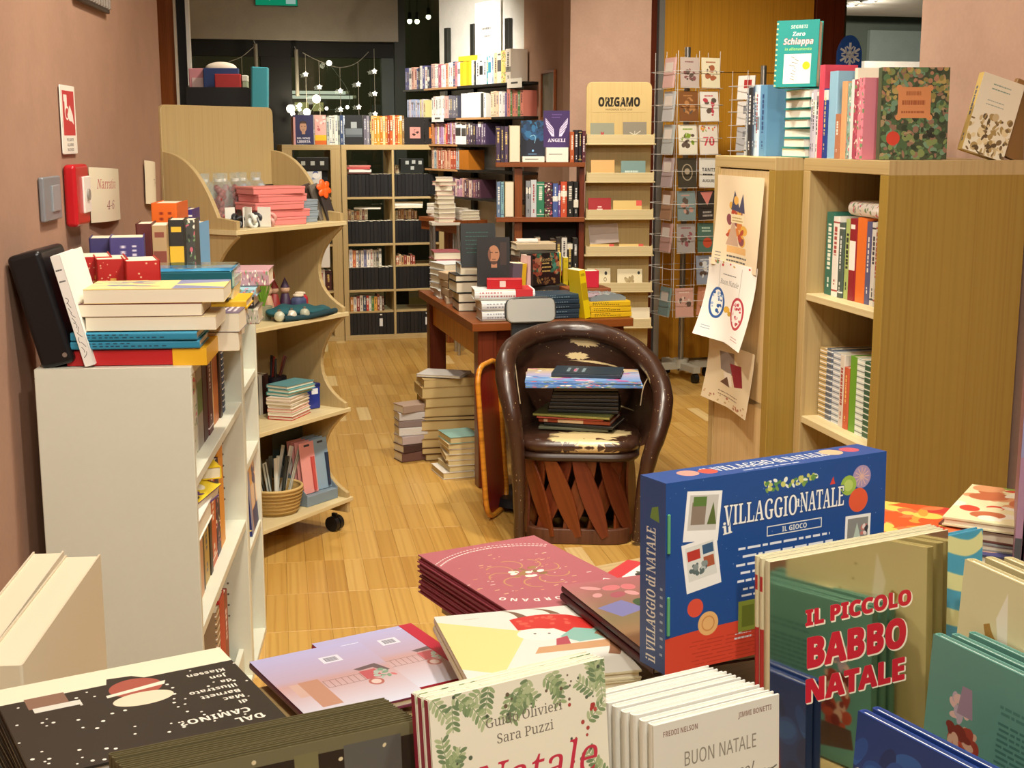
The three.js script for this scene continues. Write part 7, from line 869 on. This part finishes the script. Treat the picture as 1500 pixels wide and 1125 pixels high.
  b = book('picture_book', { w: 0.1, h: 0.13, t: 0.026, c: 0x3a9cc8, hard: true, front: art(160, 200, (c, w, h) => { c.fillStyle = '#48a8d0'; c.fillRect(0, 0, w, h); blobs(c, 24, 0, 0, w, h, ['#e8f0f4', '#7ac0dc', '#3a80a8', '#8a90c0'], 6, 26); }) }); lie(b, 0.3, Y, -2.21, 60); say4(b, 'small light blue book beside the blue game, far edge of the display');
  // red hat
  const hat = art(640, 720, (c, w, h) => { c.fillStyle = '#dcdcd2'; c.fillRect(0, 0, w, h); poly(c, [[0, 70], [330, 250], [140, 640], [0, 560]], '#ead48e'); c.fillStyle = '#7a5a44'; c.beginPath(); c.moveTo(280, 0); c.quadraticCurveTo(330, 30, 330, 110); c.lineTo(372, 96); c.quadraticCurveTo(350, 20, 280, 0); c.fill(); c.beginPath(); c.moveTo(390, 0); c.quadraticCurveTo(460, 20, 470, 80); c.lineTo(510, 90); c.quadraticCurveTo(480, 10, 390, 0); c.fill(); c.fillStyle = '#c8302a'; c.beginPath(); c.moveTo(290, 110); c.quadraticCurveTo(430, 50, 540, 110); c.quadraticCurveTo(620, 170, 600, 270); c.lineTo(500, 330); c.lineTo(440, 240); c.lineTo(296, 230); c.closePath(); c.fill(); blobs(c, 16, 310, 110, 240, 100, ['#d85a4a'], 8, 14); c.fillStyle = '#efe6da'; c.beginPath(); c.ellipse(370, 290, 90, 64, 0.2, 0, 7); c.fill(); poly(c, [[440, 330], [520, 250], [610, 290], [640, 380], [500, 400]], '#8ab8ac'); poly(c, [[420, 350], [470, 330], [460, 420], [400, 420]], '#b04a58'); disc(c, 352, 280, 6, '#333'); disc(c, 408, 288, 6, '#333'); c.fillStyle = '#8a6248'; c.beginPath(); c.moveTo(600, 300); c.quadraticCurveTo(700, 380, 610, 560); c.lineTo(570, 540); c.quadraticCurveTo(640, 400, 580, 330); c.fill(); poly(c, [[330, 420], [620, 400], [600, 470], [300, 480]], '#c89a70'); lines(c, 110, 60, 70, 1, 8, '#c0bca8', 6); });
  for (let k = 0; k < 2; k++) { b = book('picture_book', { w: 0.228, h: 0.257, t: 0.0115, c: 0xd8d0b0, hard: true, s: 'plain', front: k === 1 ? hat : undefined }); lie(b, 0.027 + k * 0.001, Y + 0.0445 + k * 0.0122, -1.74, 284); say4(b, `pale picture book with a red-hatted figure, ${['lower', 'upper'][k]} of two`, 'book', 'red hat picture books'); }
  // lilac street books
  const lil = art(620, 760, (c, w, h) => { const g = c.createLinearGradient(0, 0, 0, h); g.addColorStop(0, '#b4b2dc'); g.addColorStop(0.42, '#b8a4b8'); g.addColorStop(0.5, '#c09a98'); g.addColorStop(1, '#cfd4e4'); c.fillStyle = g; c.fillRect(0, 0, w, h); c.fillStyle = '#c8a89c'; c.fillRect(60, 370, 150, 150); c.fillStyle = '#b88a74'; c.fillRect(110, 360, 110, 300); c.strokeStyle = '#8a6a64'; c.lineWidth = 4; for (let i = 0; i < 7; i++) c.strokeRect(230 + i * 34, 400, 34, 80); c.fillStyle = '#b85a60'; c.fillRect(440, 380, 90, 100); poly(c, [[430, 340], [560, 320], [600, 420], [560, 430], [530, 360], [450, 370]], '#6a5a5c'); disc(c, 470, 520, 40, '#b06a60'); disc(c, 470, 520, 26, '#d8c0b8'); blobs(c, 12, 500, 400, 90, 90, ['#7a9a80', '#a8b4a8', '#c86a6a'], 8, 20); c.fillStyle = '#dcdce8'; c.fillRect(330, 130, 110, 80); for (let i = 0; i < 12; i++) { c.fillStyle = '#4a4a5a'; c.fillRect(350 + i * 6, 145, i % 3 ? 3 : 4, 50); } lines(c, 500, 40, 110, 1, 8, '#e8f0fa', 6); });
  for (const [k, x, z, y, l] of [[1, -0.169, -1.82, 0, 'lilac picture book of a street with a red strip, partly under its twin'], [0, -0.242, -1.72, 0.0128, 'lilac picture book of a street lying on its twin, beside the black dotted books']]) { b = book('picture_book', { w: 0.165, h: 0.225, t: 0.012, c: k ? 0xa82038 : 0x5c1438, hard: true, s: 'plain', front: lil }); if (k) mesh('red_strip', box(0.0004, 0.2246, 0.022, 0.0069, 0, -0.0712), M(0xb8203a, 0.45), b); lie(b, x, Y + 0.0005 + y, z, 301); say4(b, l); }  // darker cover colour of the upper copy paints the shade on its fore-edge
  // black Christmas book with cream edge, upside down to us
  const noel = art(680, 620, (c, w, h) => { c.fillStyle = '#35312b'; c.fillRect(0, 0, w, h); c.fillStyle = '#ece8cc'; c.fillRect(0, 500, w, 120); for (let i = 0; i < 70; i++) disc(c, rr(0, w), rr(0, 490), rr(3, 6), '#ece8dc'); c.fillStyle = '#35312b'; poly(c, [[270, 500], [380, 500], [370, 540], [300, 530]], '#35312b'); c.fillStyle = '#a8584a'; c.beginPath(); c.ellipse(310, 440, 76, 66, 0, 0, 7); c.fill(); poly(c, [[220, 450], [400, 420], [400, 402], [230, 424]], '#ece4d0'); c.fillStyle = '#e4d8bc'; c.beginPath(); c.ellipse(310, 352, 86, 46, 0, 0, 7); c.fill(); c.fillStyle = '#8a6a58'; c.fillRect(500, 430, 110, 80); c.fillStyle = '#d8d8cc'; c.fillRect(470, 400, 130, 34); const t = (s, x, y, z, o) => say(c, s, x, y, z, '#ece6d8', { bold: true, ...o }); t('DAL', 90, 74, 44); t('CAMINO?', 170, 130, 44); t('di', 70, 190, 30); t('Mac', 84, 228, 32); t('Barnett', 110, 268, 32); t('illustrato', 118, 312, 32); t('da', 66, 354, 30); t('Jon', 78, 396, 32); t('Klassen', 100, 440, 32); });
  for (let k = 0; k < 8; k++) { b = book('picture_book', { w: 0.28, h: 0.255, t: 0.012, c: 0x2a2620, hard: true, s: 'plain', front: k === 7 ? noel : undefined, paper: PAPERW }); lie(b, -0.437 + rr(-0.003, 0.003) + (k < 3 ? 0.015 : 0), Y + 0.0005 + k * 0.0128, -1.455 + rr(-0.003, 0.003), 121 + rr(-1, 1)); say4(b, `black picture book strewn with white dots, ${['lowest', 'second', 'third', 'fourth', 'fifth', 'sixth', 'seventh', 'topmost'][k]} of its stack`, 'book', 'black dotted picture books'); }
  b = book('picture_book', { w: 0.2, h: 0.2, t: 0.012, c: 0x44443c, hard: true, s: 'plain', front: art(300, 300, (c, w, h) => { c.fillStyle = '#55574e'; c.fillRect(0, 0, w, h); blobs(c, 60, 0, 0, w, h, ['#6a6c64', '#3c3e3a', '#8a8c84', '#4a4c50'], 8, 30); blobs(c, 10, 20, 60, 50, 40, ['#e0d840', '#d8cc3c'], 10, 24); blobs(c, 10, 220, 60, 50, 40, ['#e0d840'], 10, 24); }) }); lie(b, -0.44, Y + 0.0005, -1.64, 120); say4(b, 'grey picture book with a yellow patch between the black and the lilac books');
  // standing copies: helper for a leaning row, front cover out
  const stack = (name, n, o, x, z, yaw, y, dx, dz, tilt, label, grp) => { for (let k = n - 1; k >= 0; k--) { const bk = book(name, { hard: true, s: 'plain', ...o, front: k === 0 ? o.front : o.rest }); const F = new Frame(x, z, yaw); faceOut(bk, F, dx * k, y + rr(-0.001, 0.001), -dz * k, tilt); say4(bk, n === 1 ? label : `${label}, ${k === 0 ? 'frontmost' : k === n - 1 ? 'rearmost' : ORD[k] + ' from the front'} of ${['', '', 'two', 'three', 'four', 'five', 'six', 'seven', 'eight', 'nine'][n]}`, 'book', grp); } };
  const leafy = art(640, 950, (c, w, h) => { c.fillStyle = '#e6e0cc'; c.fillRect(0, 0, w, h); const sprig = (x, y, a, n) => { c.save(); c.translate(x, y); c.rotate(a); c.strokeStyle = '#8a9a70'; c.lineWidth = 3; c.beginPath(); c.moveTo(0, 0); c.lineTo(0, -n * 16); c.stroke(); for (let i = 0; i < n; i++) for (const s of [-1, 1]) { c.fillStyle = pick(['#9aaa7c', '#7f9468', '#b0ba90', '#6f8460']); c.beginPath(); c.ellipse(s * 13, -i * 16 - 8, 14, 6, s * -0.6, 0, 7); c.fill(); } c.restore(); }; for (let i = 0; i < 16; i++) { sprig(rr(0, w), rr(0, 60), rr(2, 4.2), 5); sprig(rr(0, 90), rr(20, h), rr(-1, 1), 5); sprig(rr(w - 90, w), rr(20, h), rr(-1, 1), 5); } for (let i = 0; i < 70; i++) { const s = rnd(), x = s < 0.4 ? rr(20, 150) : s < 0.8 ? rr(w - 150, w - 20) : rr(100, w - 100), y = s < 0.8 ? rr(0, h) : rr(40, 120); disc(c, x, y, rr(3, 7), pick(['#4a5444', '#5a6450', '#a8443c', '#6a5a48'])); } for (const [x, y] of [[60, 260], [590, 150], [600, 420], [570, 500]]) blobs(c, 6, x - 14, y - 14, 28, 28, ['#a83a38', '#b84c44'], 5, 9); say(c, 'Guido Olivieri', 330, 112, 42, '#6e665a', { font: 'serif' }); say(c, 'Sara Puzzi', 330, 166, 42, '#6e665a', { font: 'serif' }); say(c, 'Un', 180, 356, 116, '#c03048', { font: 'serif', skew: -0.25 }); say(c, 'Natale', 372, 292, 150, '#c03048', { font: 'serif', skew: -0.25 }); say(c, 'da favola', 330, 460, 104, '#c03048', { font: 'serif', skew: -0.25 }); });
  stack('picture_book', 3, { w: 0.2, h: 0.31, t: 0.0085, c: 0xe4dec8, front: leafy, rest: leafy, paper: PAPERW, spine: M(0xa02444, 0.45) }, 0.024, -1.195, 31, YL + 0.001, -0.002, 0.0096, 6, 'cream picture book framed by green sprigs with red script', 'cream sprig picture books');
  const white = art(480, 736, (c, w, h) => { c.fillStyle = '#dedbd0'; c.fillRect(0, 0, w, h); say(c, 'FREDDI NELSON', 100, 36, 24, '#8a6e66', { bold: true, max: 130 }); say(c, 'JIMMI BONETTI', 384, 36, 24, '#8a6e66', { bold: true, max: 130 }); say(c, 'BUON NATALE', 250, 130, 62, '#8a8478', { max: 280 }); say(c, 'Gianfranco!', 250, 220, 66, '#6e685e', { font: 'serif', skew: -0.25, max: 260 }); blobs(c, 30, 280, 230, 180, 60, ['#6a7064', '#8a8a7c', '#4c5248'], 4, 14); c.strokeStyle = '#5a5a50'; c.lineWidth = 5; c.beginPath(); c.moveTo(150, 310); c.quadraticCurveTo(330, 290, 470, 230); c.stroke(); });
  stack('picture_book', 8, { w: 0.162, h: 0.249, t: 0.0105, c: 0xe0ded4, front: white, paper: PAPERW }, 0.218, -1.275, 29, YL + 0.0015, -0.0025, 0.0128, 3, 'white square picture book', 'white square picture books');
  const dark = art(560, 560, (c, w, h) => { c.fillStyle = '#2c221a'; c.fillRect(0, 0, w, h); c.fillStyle = '#6e684c'; c.fillRect(0, 0, w, 26); for (const [x, ww] of [[0, 60], [130, 90], [300, 80]]) { c.fillStyle = '#77704c'; c.fillRect(x, 20, ww * 0.6, 540); } for (let i = 0; i < 5; i++) for (let j = 0; j < 4; j++) { c.fillStyle = '#1c1210'; c.fillRect(20 + i * 96, 60 + j * 130, 60, 104); c.strokeStyle = '#5a4a34'; c.lineWidth = 5; c.strokeRect(20 + i * 96, 60 + j * 130, 60, 104); } c.fillStyle = '#5c5a54'; c.fillRect(400, 20, 120, 540); c.fillStyle = '#d89a30'; c.beginPath(); c.moveTo(470, 90); c.quadraticCurveTo(530, 180, 480, 300); c.quadraticCurveTo(430, 190, 470, 90); c.fill(); poly(c, [[430, 300], [510, 280], [520, 560], [400, 560]], '#c88428'); blobs(c, 60, 0, 0, w, h, ['#e8dcc0', '#d8c8a0'], 2, 5); });
  stack('picture_book', 8, { w: 0.27, h: 0.276, t: 0.0066, c: 0x5c5438, front: dark, paper: M(0xb8ac84, 0.8) }, -0.202, -1.127, 27, YL + 0.001, -0.0016, 0.0078, 4, 'dark picture book of a lamplit town with candle flame', 'dark town picture books');
  // boxed game
  {
    const W2 = 0.357, H2 = 0.244, DD = 0.056, g = group('boxed_game'), F = new Frame(0.347, -1.644, 28.3); F.put(g, 0, Y + 0.0955, -DD / 2, q('x', -1.5));
    const face = art(1000, 690, (c, w, h) => { c.fillStyle = '#1d4a8c'; c.fillRect(0, 0, w, h); for (let i = 0; i < 120; i++) disc(c, rr(0, w), rr(0, h), rr(1, 2), 'rgba(220,230,250,.5)'); c.fillStyle = '#cf4630'; c.beginPath(); c.moveTo(0, 560); c.quadraticCurveTo(300, 530, w, 560); c.lineTo(w, h); c.lineTo(0, h); c.fill();
      const pol = (x, y, ww, hh, rot, f) => { c.save(); c.translate(x, y); c.rotate(rot); c.fillStyle = '#f0eee8'; c.fillRect(0, 0, ww, hh); f(ww, hh); c.restore(); };
      pol(90, 40, 150, 180, 0.1, (a, b2) => { c.fillStyle = '#c8c4bc'; c.fillRect(14, 14, a - 28, b2 - 54); c.fillStyle = '#8a7a6a'; c.fillRect(26, 40, 60, 80); c.fillStyle = '#5c7a3a'; c.fillRect(30, 20, 56, 34); poly(c, [[96, 120], [116, 40], [136, 120]], '#5a6a34'); }); pol(66, 232, 150, 180, -0.14, (a, b2) => { c.fillStyle = '#dcdcd4'; c.fillRect(14, 14, a - 28, b2 - 54); c.fillStyle = '#b83a30'; c.fillRect(20, 30, 54, 36); c.fillStyle = '#3a5a7a'; c.fillRect(86, 22, 46, 34); c.fillStyle = '#a85a3c'; c.fillRect(86, 66, 44, 40); blobs(c, 16, 24, 84, 70, 34, ['#8a9490', '#b8c0bc', '#5a6a68'], 6, 14); }); pol(806, 228, 124, 150, 0.02, (a, b2) => { c.fillStyle = '#8a8a84'; c.fillRect(12, 12, a - 24, b2 - 34); poly(c, [[36, 110], [58, 30], [84, 110]], '#b8c8b8'); blobs(c, 10, 84, 40, 24, 60, ['#c87a70', '#3a3a40', '#e8d8d0'], 5, 12); });
      disc(c, 880, 84, 44, '#a890b0'); for (let i = 0; i < 12; i++) { c.strokeStyle = '#d8b0a0'; c.lineWidth = 4; c.beginPath(); c.moveTo(880, 84); c.lineTo(880 + 36 * Math.cos(i * 0.524), 84 + 36 * Math.sin(i * 0.524)); c.stroke(); } disc(c, 816, 110, 38, '#9ab84a'); disc(c, 816, 110, 22, '#b8cc6a'); disc(c, 866, 172, 46, '#e05a38'); disc(c, 128, 466, 34, '#d8503c'); disc(c, 184, 532, 44, '#e0b070'); c.strokeStyle = '#c88a50'; c.lineWidth = 5; c.beginPath(); c.arc(184, 532, 26, 0, 7); c.stroke();
      c.fillStyle = '#8a9a3c'; c.fillRect(316, 476, 86, 116); c.fillStyle = '#6a7a2c'; c.fillRect(332, 494, 54, 80);
      blobs(c, 40, 420, 48, 260, 34, ['#7a9a4a', '#c8c86a', '#e8e8d8', '#5a8a4a'], 5, 12);
      say(c, 'il', 262, 196, 56, '#f2efe6', { font: 'serif', bold: true, rot: -6, stroke: '#c8c4b8', lw: 3 }); say(c, 'VILLAGGIO', 412, 150, 104, '#f2efe6', { font: 'serif', bold: true, rot: 0, max: 330, stroke: '#16386c', lw: 8 }); say(c, 'di', 582, 146, 40, '#f2efe6', { font: 'serif', bold: true }); say(c, 'NATALE', 692, 146, 104, '#f2efe6', { font: 'serif', bold: true, max: 210, stroke: '#16386c', lw: 8 }); poly(c, [[726, 96], [742, 66], [752, 96]], '#d04038'); c.strokeStyle = '#e8e4d8'; c.lineWidth = 4; c.strokeRect(440, 216, 250, 34); say(c, 'IL GIOCO', 565, 234, 26, '#e8e4d8', { bold: true, max: 220 });
      for (let i = 0; i < 5; i++) lines(c, 300 + (i % 2) * 14, 276 + i * 30, 470 - (i === 4 ? 160 : 0), 1, 0, '#e4e6ea', 9); for (let i = 0; i < 2; i++) lines(c, 320, 440 - i * 0 + i * 24 - 12, 330, 1, 0, '#e4e6ea', 8); lines(c, 300, 470 + 120, 90, 2, 18, '#d8dce4', 7); for (let i = 0; i < 7; i++) lines(c, 100, 590 + i * 14, 700, 1, 0, '#b83a28', 4); disc(c, 430, 610, 24, '#d8e0e8'); });
    const sideT = art(128, 600, (c, w, h) => { c.fillStyle = '#1f4484'; c.fillRect(0, 0, w, h); poly(c, [[60, 90], [90, 80], [96, 130], [50, 124]], '#6a8a3c'); say(c, 'il VILLAGGIO di NATALE', 56, 366, 62, '#e8e6de', { font: 'serif', bold: true, rot: -90, max: 430 }); lines(c, 100, 330, 16, 9, 26, '#b8c4d8', 8); }), topT = art(900, 140, (c, w, h) => { c.fillStyle = '#2a5094'; c.fillRect(0, 0, w, h); say(c, 'il VILLAGGIO di NATALE', 450, 62, 76, '#e8e6de', { font: 'serif', bold: true, max: 500 }); lines(c, 300, 112, 300, 1, 0, '#c8d0e0', 8); disc(c, 140, 60, 36, '#d89a8c'); disc(c, 210, 70, 32, '#d8584a'); disc(c, 730, 56, 40, '#e0b890'); disc(c, 810, 56, 34, '#c85a68'); }), plain = M(0x1d4684, 0.4);
    mesh('game_box', new THREE.BoxGeometry(W2, H2, DD).translate(0, H2 / 2, 0), [plain, sideT, topT, plain, face, plain], g);
    for (const y of [0.2, 0.095]) { mesh('ribbon_tab', rbox(0.004, 0.05, 0.003, 0.001, -W2 / 2 + 0.004, y - 0.02, DD / 2 + 0.001), M(0x5aa070, 0.5), g); }
    tag(g, 'blue boxed Christmas game with photos and coloured discs, standing on the display', 'game');
  }
  // gold mirror book
  {
    const letters = (c, w, h, bgc, edge, fill) => { c.fillStyle = bgc; c.fillRect(0, 0, w, h); c.translate(20, 0); c.scale(0.92, 0.9); const L = (s, x, y, z, o) => { if (edge) say(c, s, x + 5, y + 5, z, edge, { bold: true, rot: 0, stroke: edge, lw: z * 0.1, ...o }); say(c, s, x, y, z, fill, { bold: true, stroke: fill, lw: z * 0.07, ...o }); }; L('IL PICCOLO', 360, 262, 88, { max: 470 }); L('BABBO', 350, 412, 170, { max: 450 }); L('NATALE', 346, 572, 130, { max: 450 }); };
    const mp = tex(720, 987, (c, w, h) => letters(c, w, h, '#e4dec4', '#f0e4cc', '#c41c30')), mm = tex(720, 987, (c, w, h) => letters(c, w, h, '#0000ff', null, '#00c000'), true), rm = tex(720, 987, (c, w, h) => letters(c, w, h, '#0010ff', '#008000', '#008000'), true);
    const foil = new THREE.MeshStandardMaterial({ map: mp, metalness: 1, roughness: 1, metalnessMap: rm, roughnessMap: rm });
    for (let k = 2; k >= 0; k--) { b = book('picture_book', { w: 0.288, h: 0.33, t: k ? 0.008 : 0.011, c: 0xd8d0ac, hard: true, s: k ? 'label' : 'plain', ink: 0xb03030, front: k ? undefined : foil, paper: PAPERW }); faceOut(b, new Frame(0.443, -1.573, 27.5), 0, YL + 0.001, -0.0095 * k - (k ? 0.004 : 0), 3); say4(b, k ? `gold-edged picture book behind the gold mirror cover, ${ORD[k - 1]} behind it` : 'gold mirror-foil picture book with big red lettering', 'book', 'gold mirror picture books'); }
  }
  // books facing the gold mirror: teal, cream, blue
  const teal = art(480, 430, (c, w, h) => { c.fillStyle = '#5f9488'; c.fillRect(0, 0, w, h); blobs(c, 10, 84, 120, 60, 60, ['#b8a8b8', '#d8b8b0'], 8, 20); poly(c, [[110, 90], [140, 90], [150, 160], [100, 160]], '#9a8498'); blobs(c, 40, 84, 190, 80, 150, ['#9a3a2c', '#b04a34', '#7a2a24', '#d0a890'], 8, 22); poly(c, [[70, 330], [180, 330], [190, 400], [60, 380]], '#5a4034'); lines(c, 220, 130, 230, 26, 13, '#3e7068', 6); lines(c, 80, 440, 100, 4, 18, '#2f8a5c', 8); lines(c, 220, 90, 200, 2, 14, '#477a70', 7); });
  stack('picture_book', 4, { w: 0.25, h: 0.222, t: 0.012, c: 0x5c9084, front: teal, paper: PAPERW }, 0.565, -1.448, -65, YL + 0.001, 0.006, 0.022, 3, 'teal picture book with a small red-clad figure and text', 'teal picture books');
  const cream = art(480, 640, (c, w, h) => { c.fillStyle = '#d8d0a4'; c.fillRect(0, 0, w, h); poly(c, [[130, 120], [160, 40], [176, 180], [150, 210]], '#e8e4d0'); c.fillStyle = '#a8803a'; c.beginPath(); c.moveTo(90, 150); c.quadraticCurveTo(120, 260, 240, 260); c.lineTo(250, 240); c.quadraticCurveTo(200, 230, 180, 190); c.quadraticCurveTo(130, 190, 110, 140); c.fill(); for (let i = 0; i < 3; i++) { c.strokeStyle = '#a8803a'; c.lineWidth = 7; c.beginPath(); c.arc(200 + i * 26, 226 - i * 6, 16, 0, 2.4); c.stroke(); } for (let i = 0; i < 8; i++) disc(c, rr(60, 460), rr(30, 300), 4, '#a89a68'); lines(c, 300, 260, 150, 5, 22, '#c0b480', 6); });
  stack('picture_book', 3, { w: 0.25, h: 0.301, t: 0.014, c: 0xc8bc8c, front: cream, paper: PAPERW }, 0.604, -1.5, -70, YL + 0.001, 0.004, 0.026, 3, 'cream picture book with a golden slipper boat', 'cream slipper picture books');
  stack('picture_book', 2, { w: 0.25, h: 0.145, t: 0.012, c: 0x20408c, front: art(480, 290, (c, w, h) => { c.fillStyle = '#1c3a80'; c.fillRect(0, 0, w, h); blobs(c, 40, 0, 60, w, 300, ['#234a98', '#1a306c', '#2a5aa8'], 14, 50); blobs(c, 20, 20, 200, 320, 160, ['#c8d0e0', '#4a8ac0', '#2a78b0'], 8, 26); poly(c, [[110, 110], [190, 100], [230, 350], [90, 350]], '#7a1c28'); c.fillStyle = '#d8d4d0'; c.beginPath(); c.ellipse(150, 190, 30, 74, 0.1, 0, 7); c.fill(); c.fillStyle = '#c89080'; c.beginPath(); c.ellipse(150, 130, 24, 28, 0, 0, 7); c.fill(); poly(c, [[240, 140], [310, 160], [310, 220], [250, 200]], '#b89a3a'); }), paper: PAPERW }, 0.474, -1.402, -61, YL + 0.001, 0.004, 0.017, 3, 'dark blue picture book with a white-bearded figure', 'dark blue picture books');
  b = book('picture_book', { w: 0.12, h: 0.216, t: 0.02, c: 0xe0d4a0, hard: true, s: 'plain' }); faceOut(b, new Frame(0.29, -1.15, 24), 0.02, YL + 0.001, 0.0, 8); say4(b, 'pale yellow book at the foot of the white square books');
  // striped, piles and tall booklets at the far end of the display
  stack('picture_book', 1, { w: 0.13, h: 0.3, t: 0.012, c: 0x3a90b0, front: art(160, 240, (c, w, h) => { c.fillStyle = '#4aa0bc'; c.fillRect(0, 0, w, h); c.strokeStyle = '#dcdc9c'; c.lineWidth = 18; for (let i = 0; i < 7; i++) { c.beginPath(); c.moveTo(0, 10 + i * 40); c.bezierCurveTo(50, -20 + i * 40, 110, 40 + i * 40, 160, 10 + i * 40); c.stroke(); } }) }, 0.598, -1.715, 30, YL + 0.001, 0, 0, 3, 'blue picture book with wavy pale stripes behind the gold mirror');
  const gaud = (cols) => art(220, 260, (c, w, h) => { c.fillStyle = cols[0]; c.fillRect(0, 0, w, h); blobs(c, 70, 0, 0, w, h, cols, 8, 32); });
  const OR = gaud(['#d85a28', '#e8a040', '#f0d060', '#c83a30', '#e87a48']), YE = gaud(['#f0e8b8', '#d84a38', '#8aa848', '#e0a070', '#f4f0dc', '#c87048']), BL = gaud(['#4aa8c8', '#d8e0a8', '#f0f0e8', '#3a80a0']), NV = gaud(['#4a4a7c', '#5a5a88', '#e8e0dc', '#d8a890', '#44446c']);
  [['picture_book', 0.665, -2.16, [[0.04, 0x8a5a40, null], [0.04, 0xb85a34, null], [0.036, 0xd8803c, OR]], 'orange', 60], ['picture_book', 0.61, -1.99, [[0.045, 0x5a9ab0, null], [0.045, 0x3a90b0, BL]], 'sky blue', 62]].forEach(([nm, x, z, l, n, yaw]) => { let y = Y; l.forEach(([t, c, f], i) => { b = book(nm, { w: 0.19, h: 0.22, t, c, hard: true, s: 'plain', front: f || undefined }); lie(b, x, y, z, yaw + i * 3); y += t + 0.001; say4(b, `${n} picture book lying behind the blue game, ${i === l.length - 1 ? 'topmost' : i ? 'middle' : 'lowest'} of its pile`, 'book', n + ' pile behind the blue game'); }); });
  { let y = Y; [[0.03, 0x3a3c44, null], [0.032, 0x5c6068, null], [0.024, 0x4a4c64, NV], [0.012, 0x8a8a84, null], [0.02, 0x6a3c34, null], [0.014, 0xd8d0a8, YE]].forEach(([t, c, f], i) => { b = book('picture_book', { w: 0.2, h: 0.24, t, c, hard: true, s: 'plain', front: f || undefined }); lie(b, 0.87 + (i > 2 ? -0.012 : 0) + rr(-0.006, 0.006), y, -2.15 + rr(-0.006, 0.006) - (i > 2 ? 0.03 : 0), 60 + rr(-4, 4)); y += t + 0.001; say4(b, `${['dark grey', 'grey', 'navy figured', 'thin grey', 'brown', 'yellow and red figured'][i]} picture book in the pile before the tall grey booklets`, 'book', 'picture book pile at the display end'); }); }
  for (let k = 0; k < 5; k++) { b = book('tall_booklet', { w: 0.2, h: 0.41, t: 0.011, c: 0xa8788c, s: 'plain', spine: art(24, 320, (c, w, h) => { c.fillStyle = '#a07a90'; c.fillRect(0, 0, w, h); c.fillStyle = '#8a88a8'; c.fillRect(0, 0, w, 110); c.fillStyle = '#4c4c50'; c.fillRect(0, 210, w, 110); }) }); const p = [0.79 + k * 0.0145, -1.98 + k * 0.004]; WORLD.put(b, p[0] + 0.03, Y + 0.2055, p[1] - 0.1, qq(q('y', -20))); say4(b, `tall mauve and grey booklet, ${ORD[k]} of five standing upright at the end of the display`, 'book', 'tall mauve booklets'); }
}
// ---------- low corner by the wall: white boxed sets ----------
{
  const g0 = group('low_wall_shelf'); const F = new Frame(-0.71, -1.8, 96); F.put(g0, 0, 0, 0); mesh('shelf_top', board(0.74, 0.03, 0.24, 0, 0.585, 0, 'x'), WHITEWOOD, g0); for (const x of [-0.34, 0.34]) mesh('side_panel', board(0.02, 0.57, 0.22, x, 0.285, 0), WHITEWOOD, g0); tag(g0, 'low white shelf at the wall below the pale boxed books', 'shelf');
  const bb = (x, y, z, w, h, t, yaw, c, l, lean = 0) => { const b = book('boxed_book', { w, h, t, c, hard: true, s: 'plain', paper: M(0xe8dcc0, 0.8) }); WORLD.put(b, x, y + h / 2, z, qq(q('y', yaw), q('z', lean))); return say4(b, l); };
  bb(-0.668, 0.601, -1.82, 0.46, 0.27, 0.055, 5, 0xdcd0b4, 'large cream boxed volume standing along the wall below the white bookcase');
  bb(-0.75, 0.601, -1.92, 0.42, 0.25, 0.05, 6, 0xe2d8c0, 'second large cream boxed volume, between the first and the wall');
  bb(-0.612, 0.601, -1.56, 0.2, 0.2, 0.02, 8, 0x3a6a90, 'blue-spined book at the picture edge before the cream volumes');
}
for (const b of allBooks) delete b.userData.dim;
sheetTex.needsUpdate = true; console.log('strips', strips, 'sheets', sheets.length);
renderer.render(scene, camera);
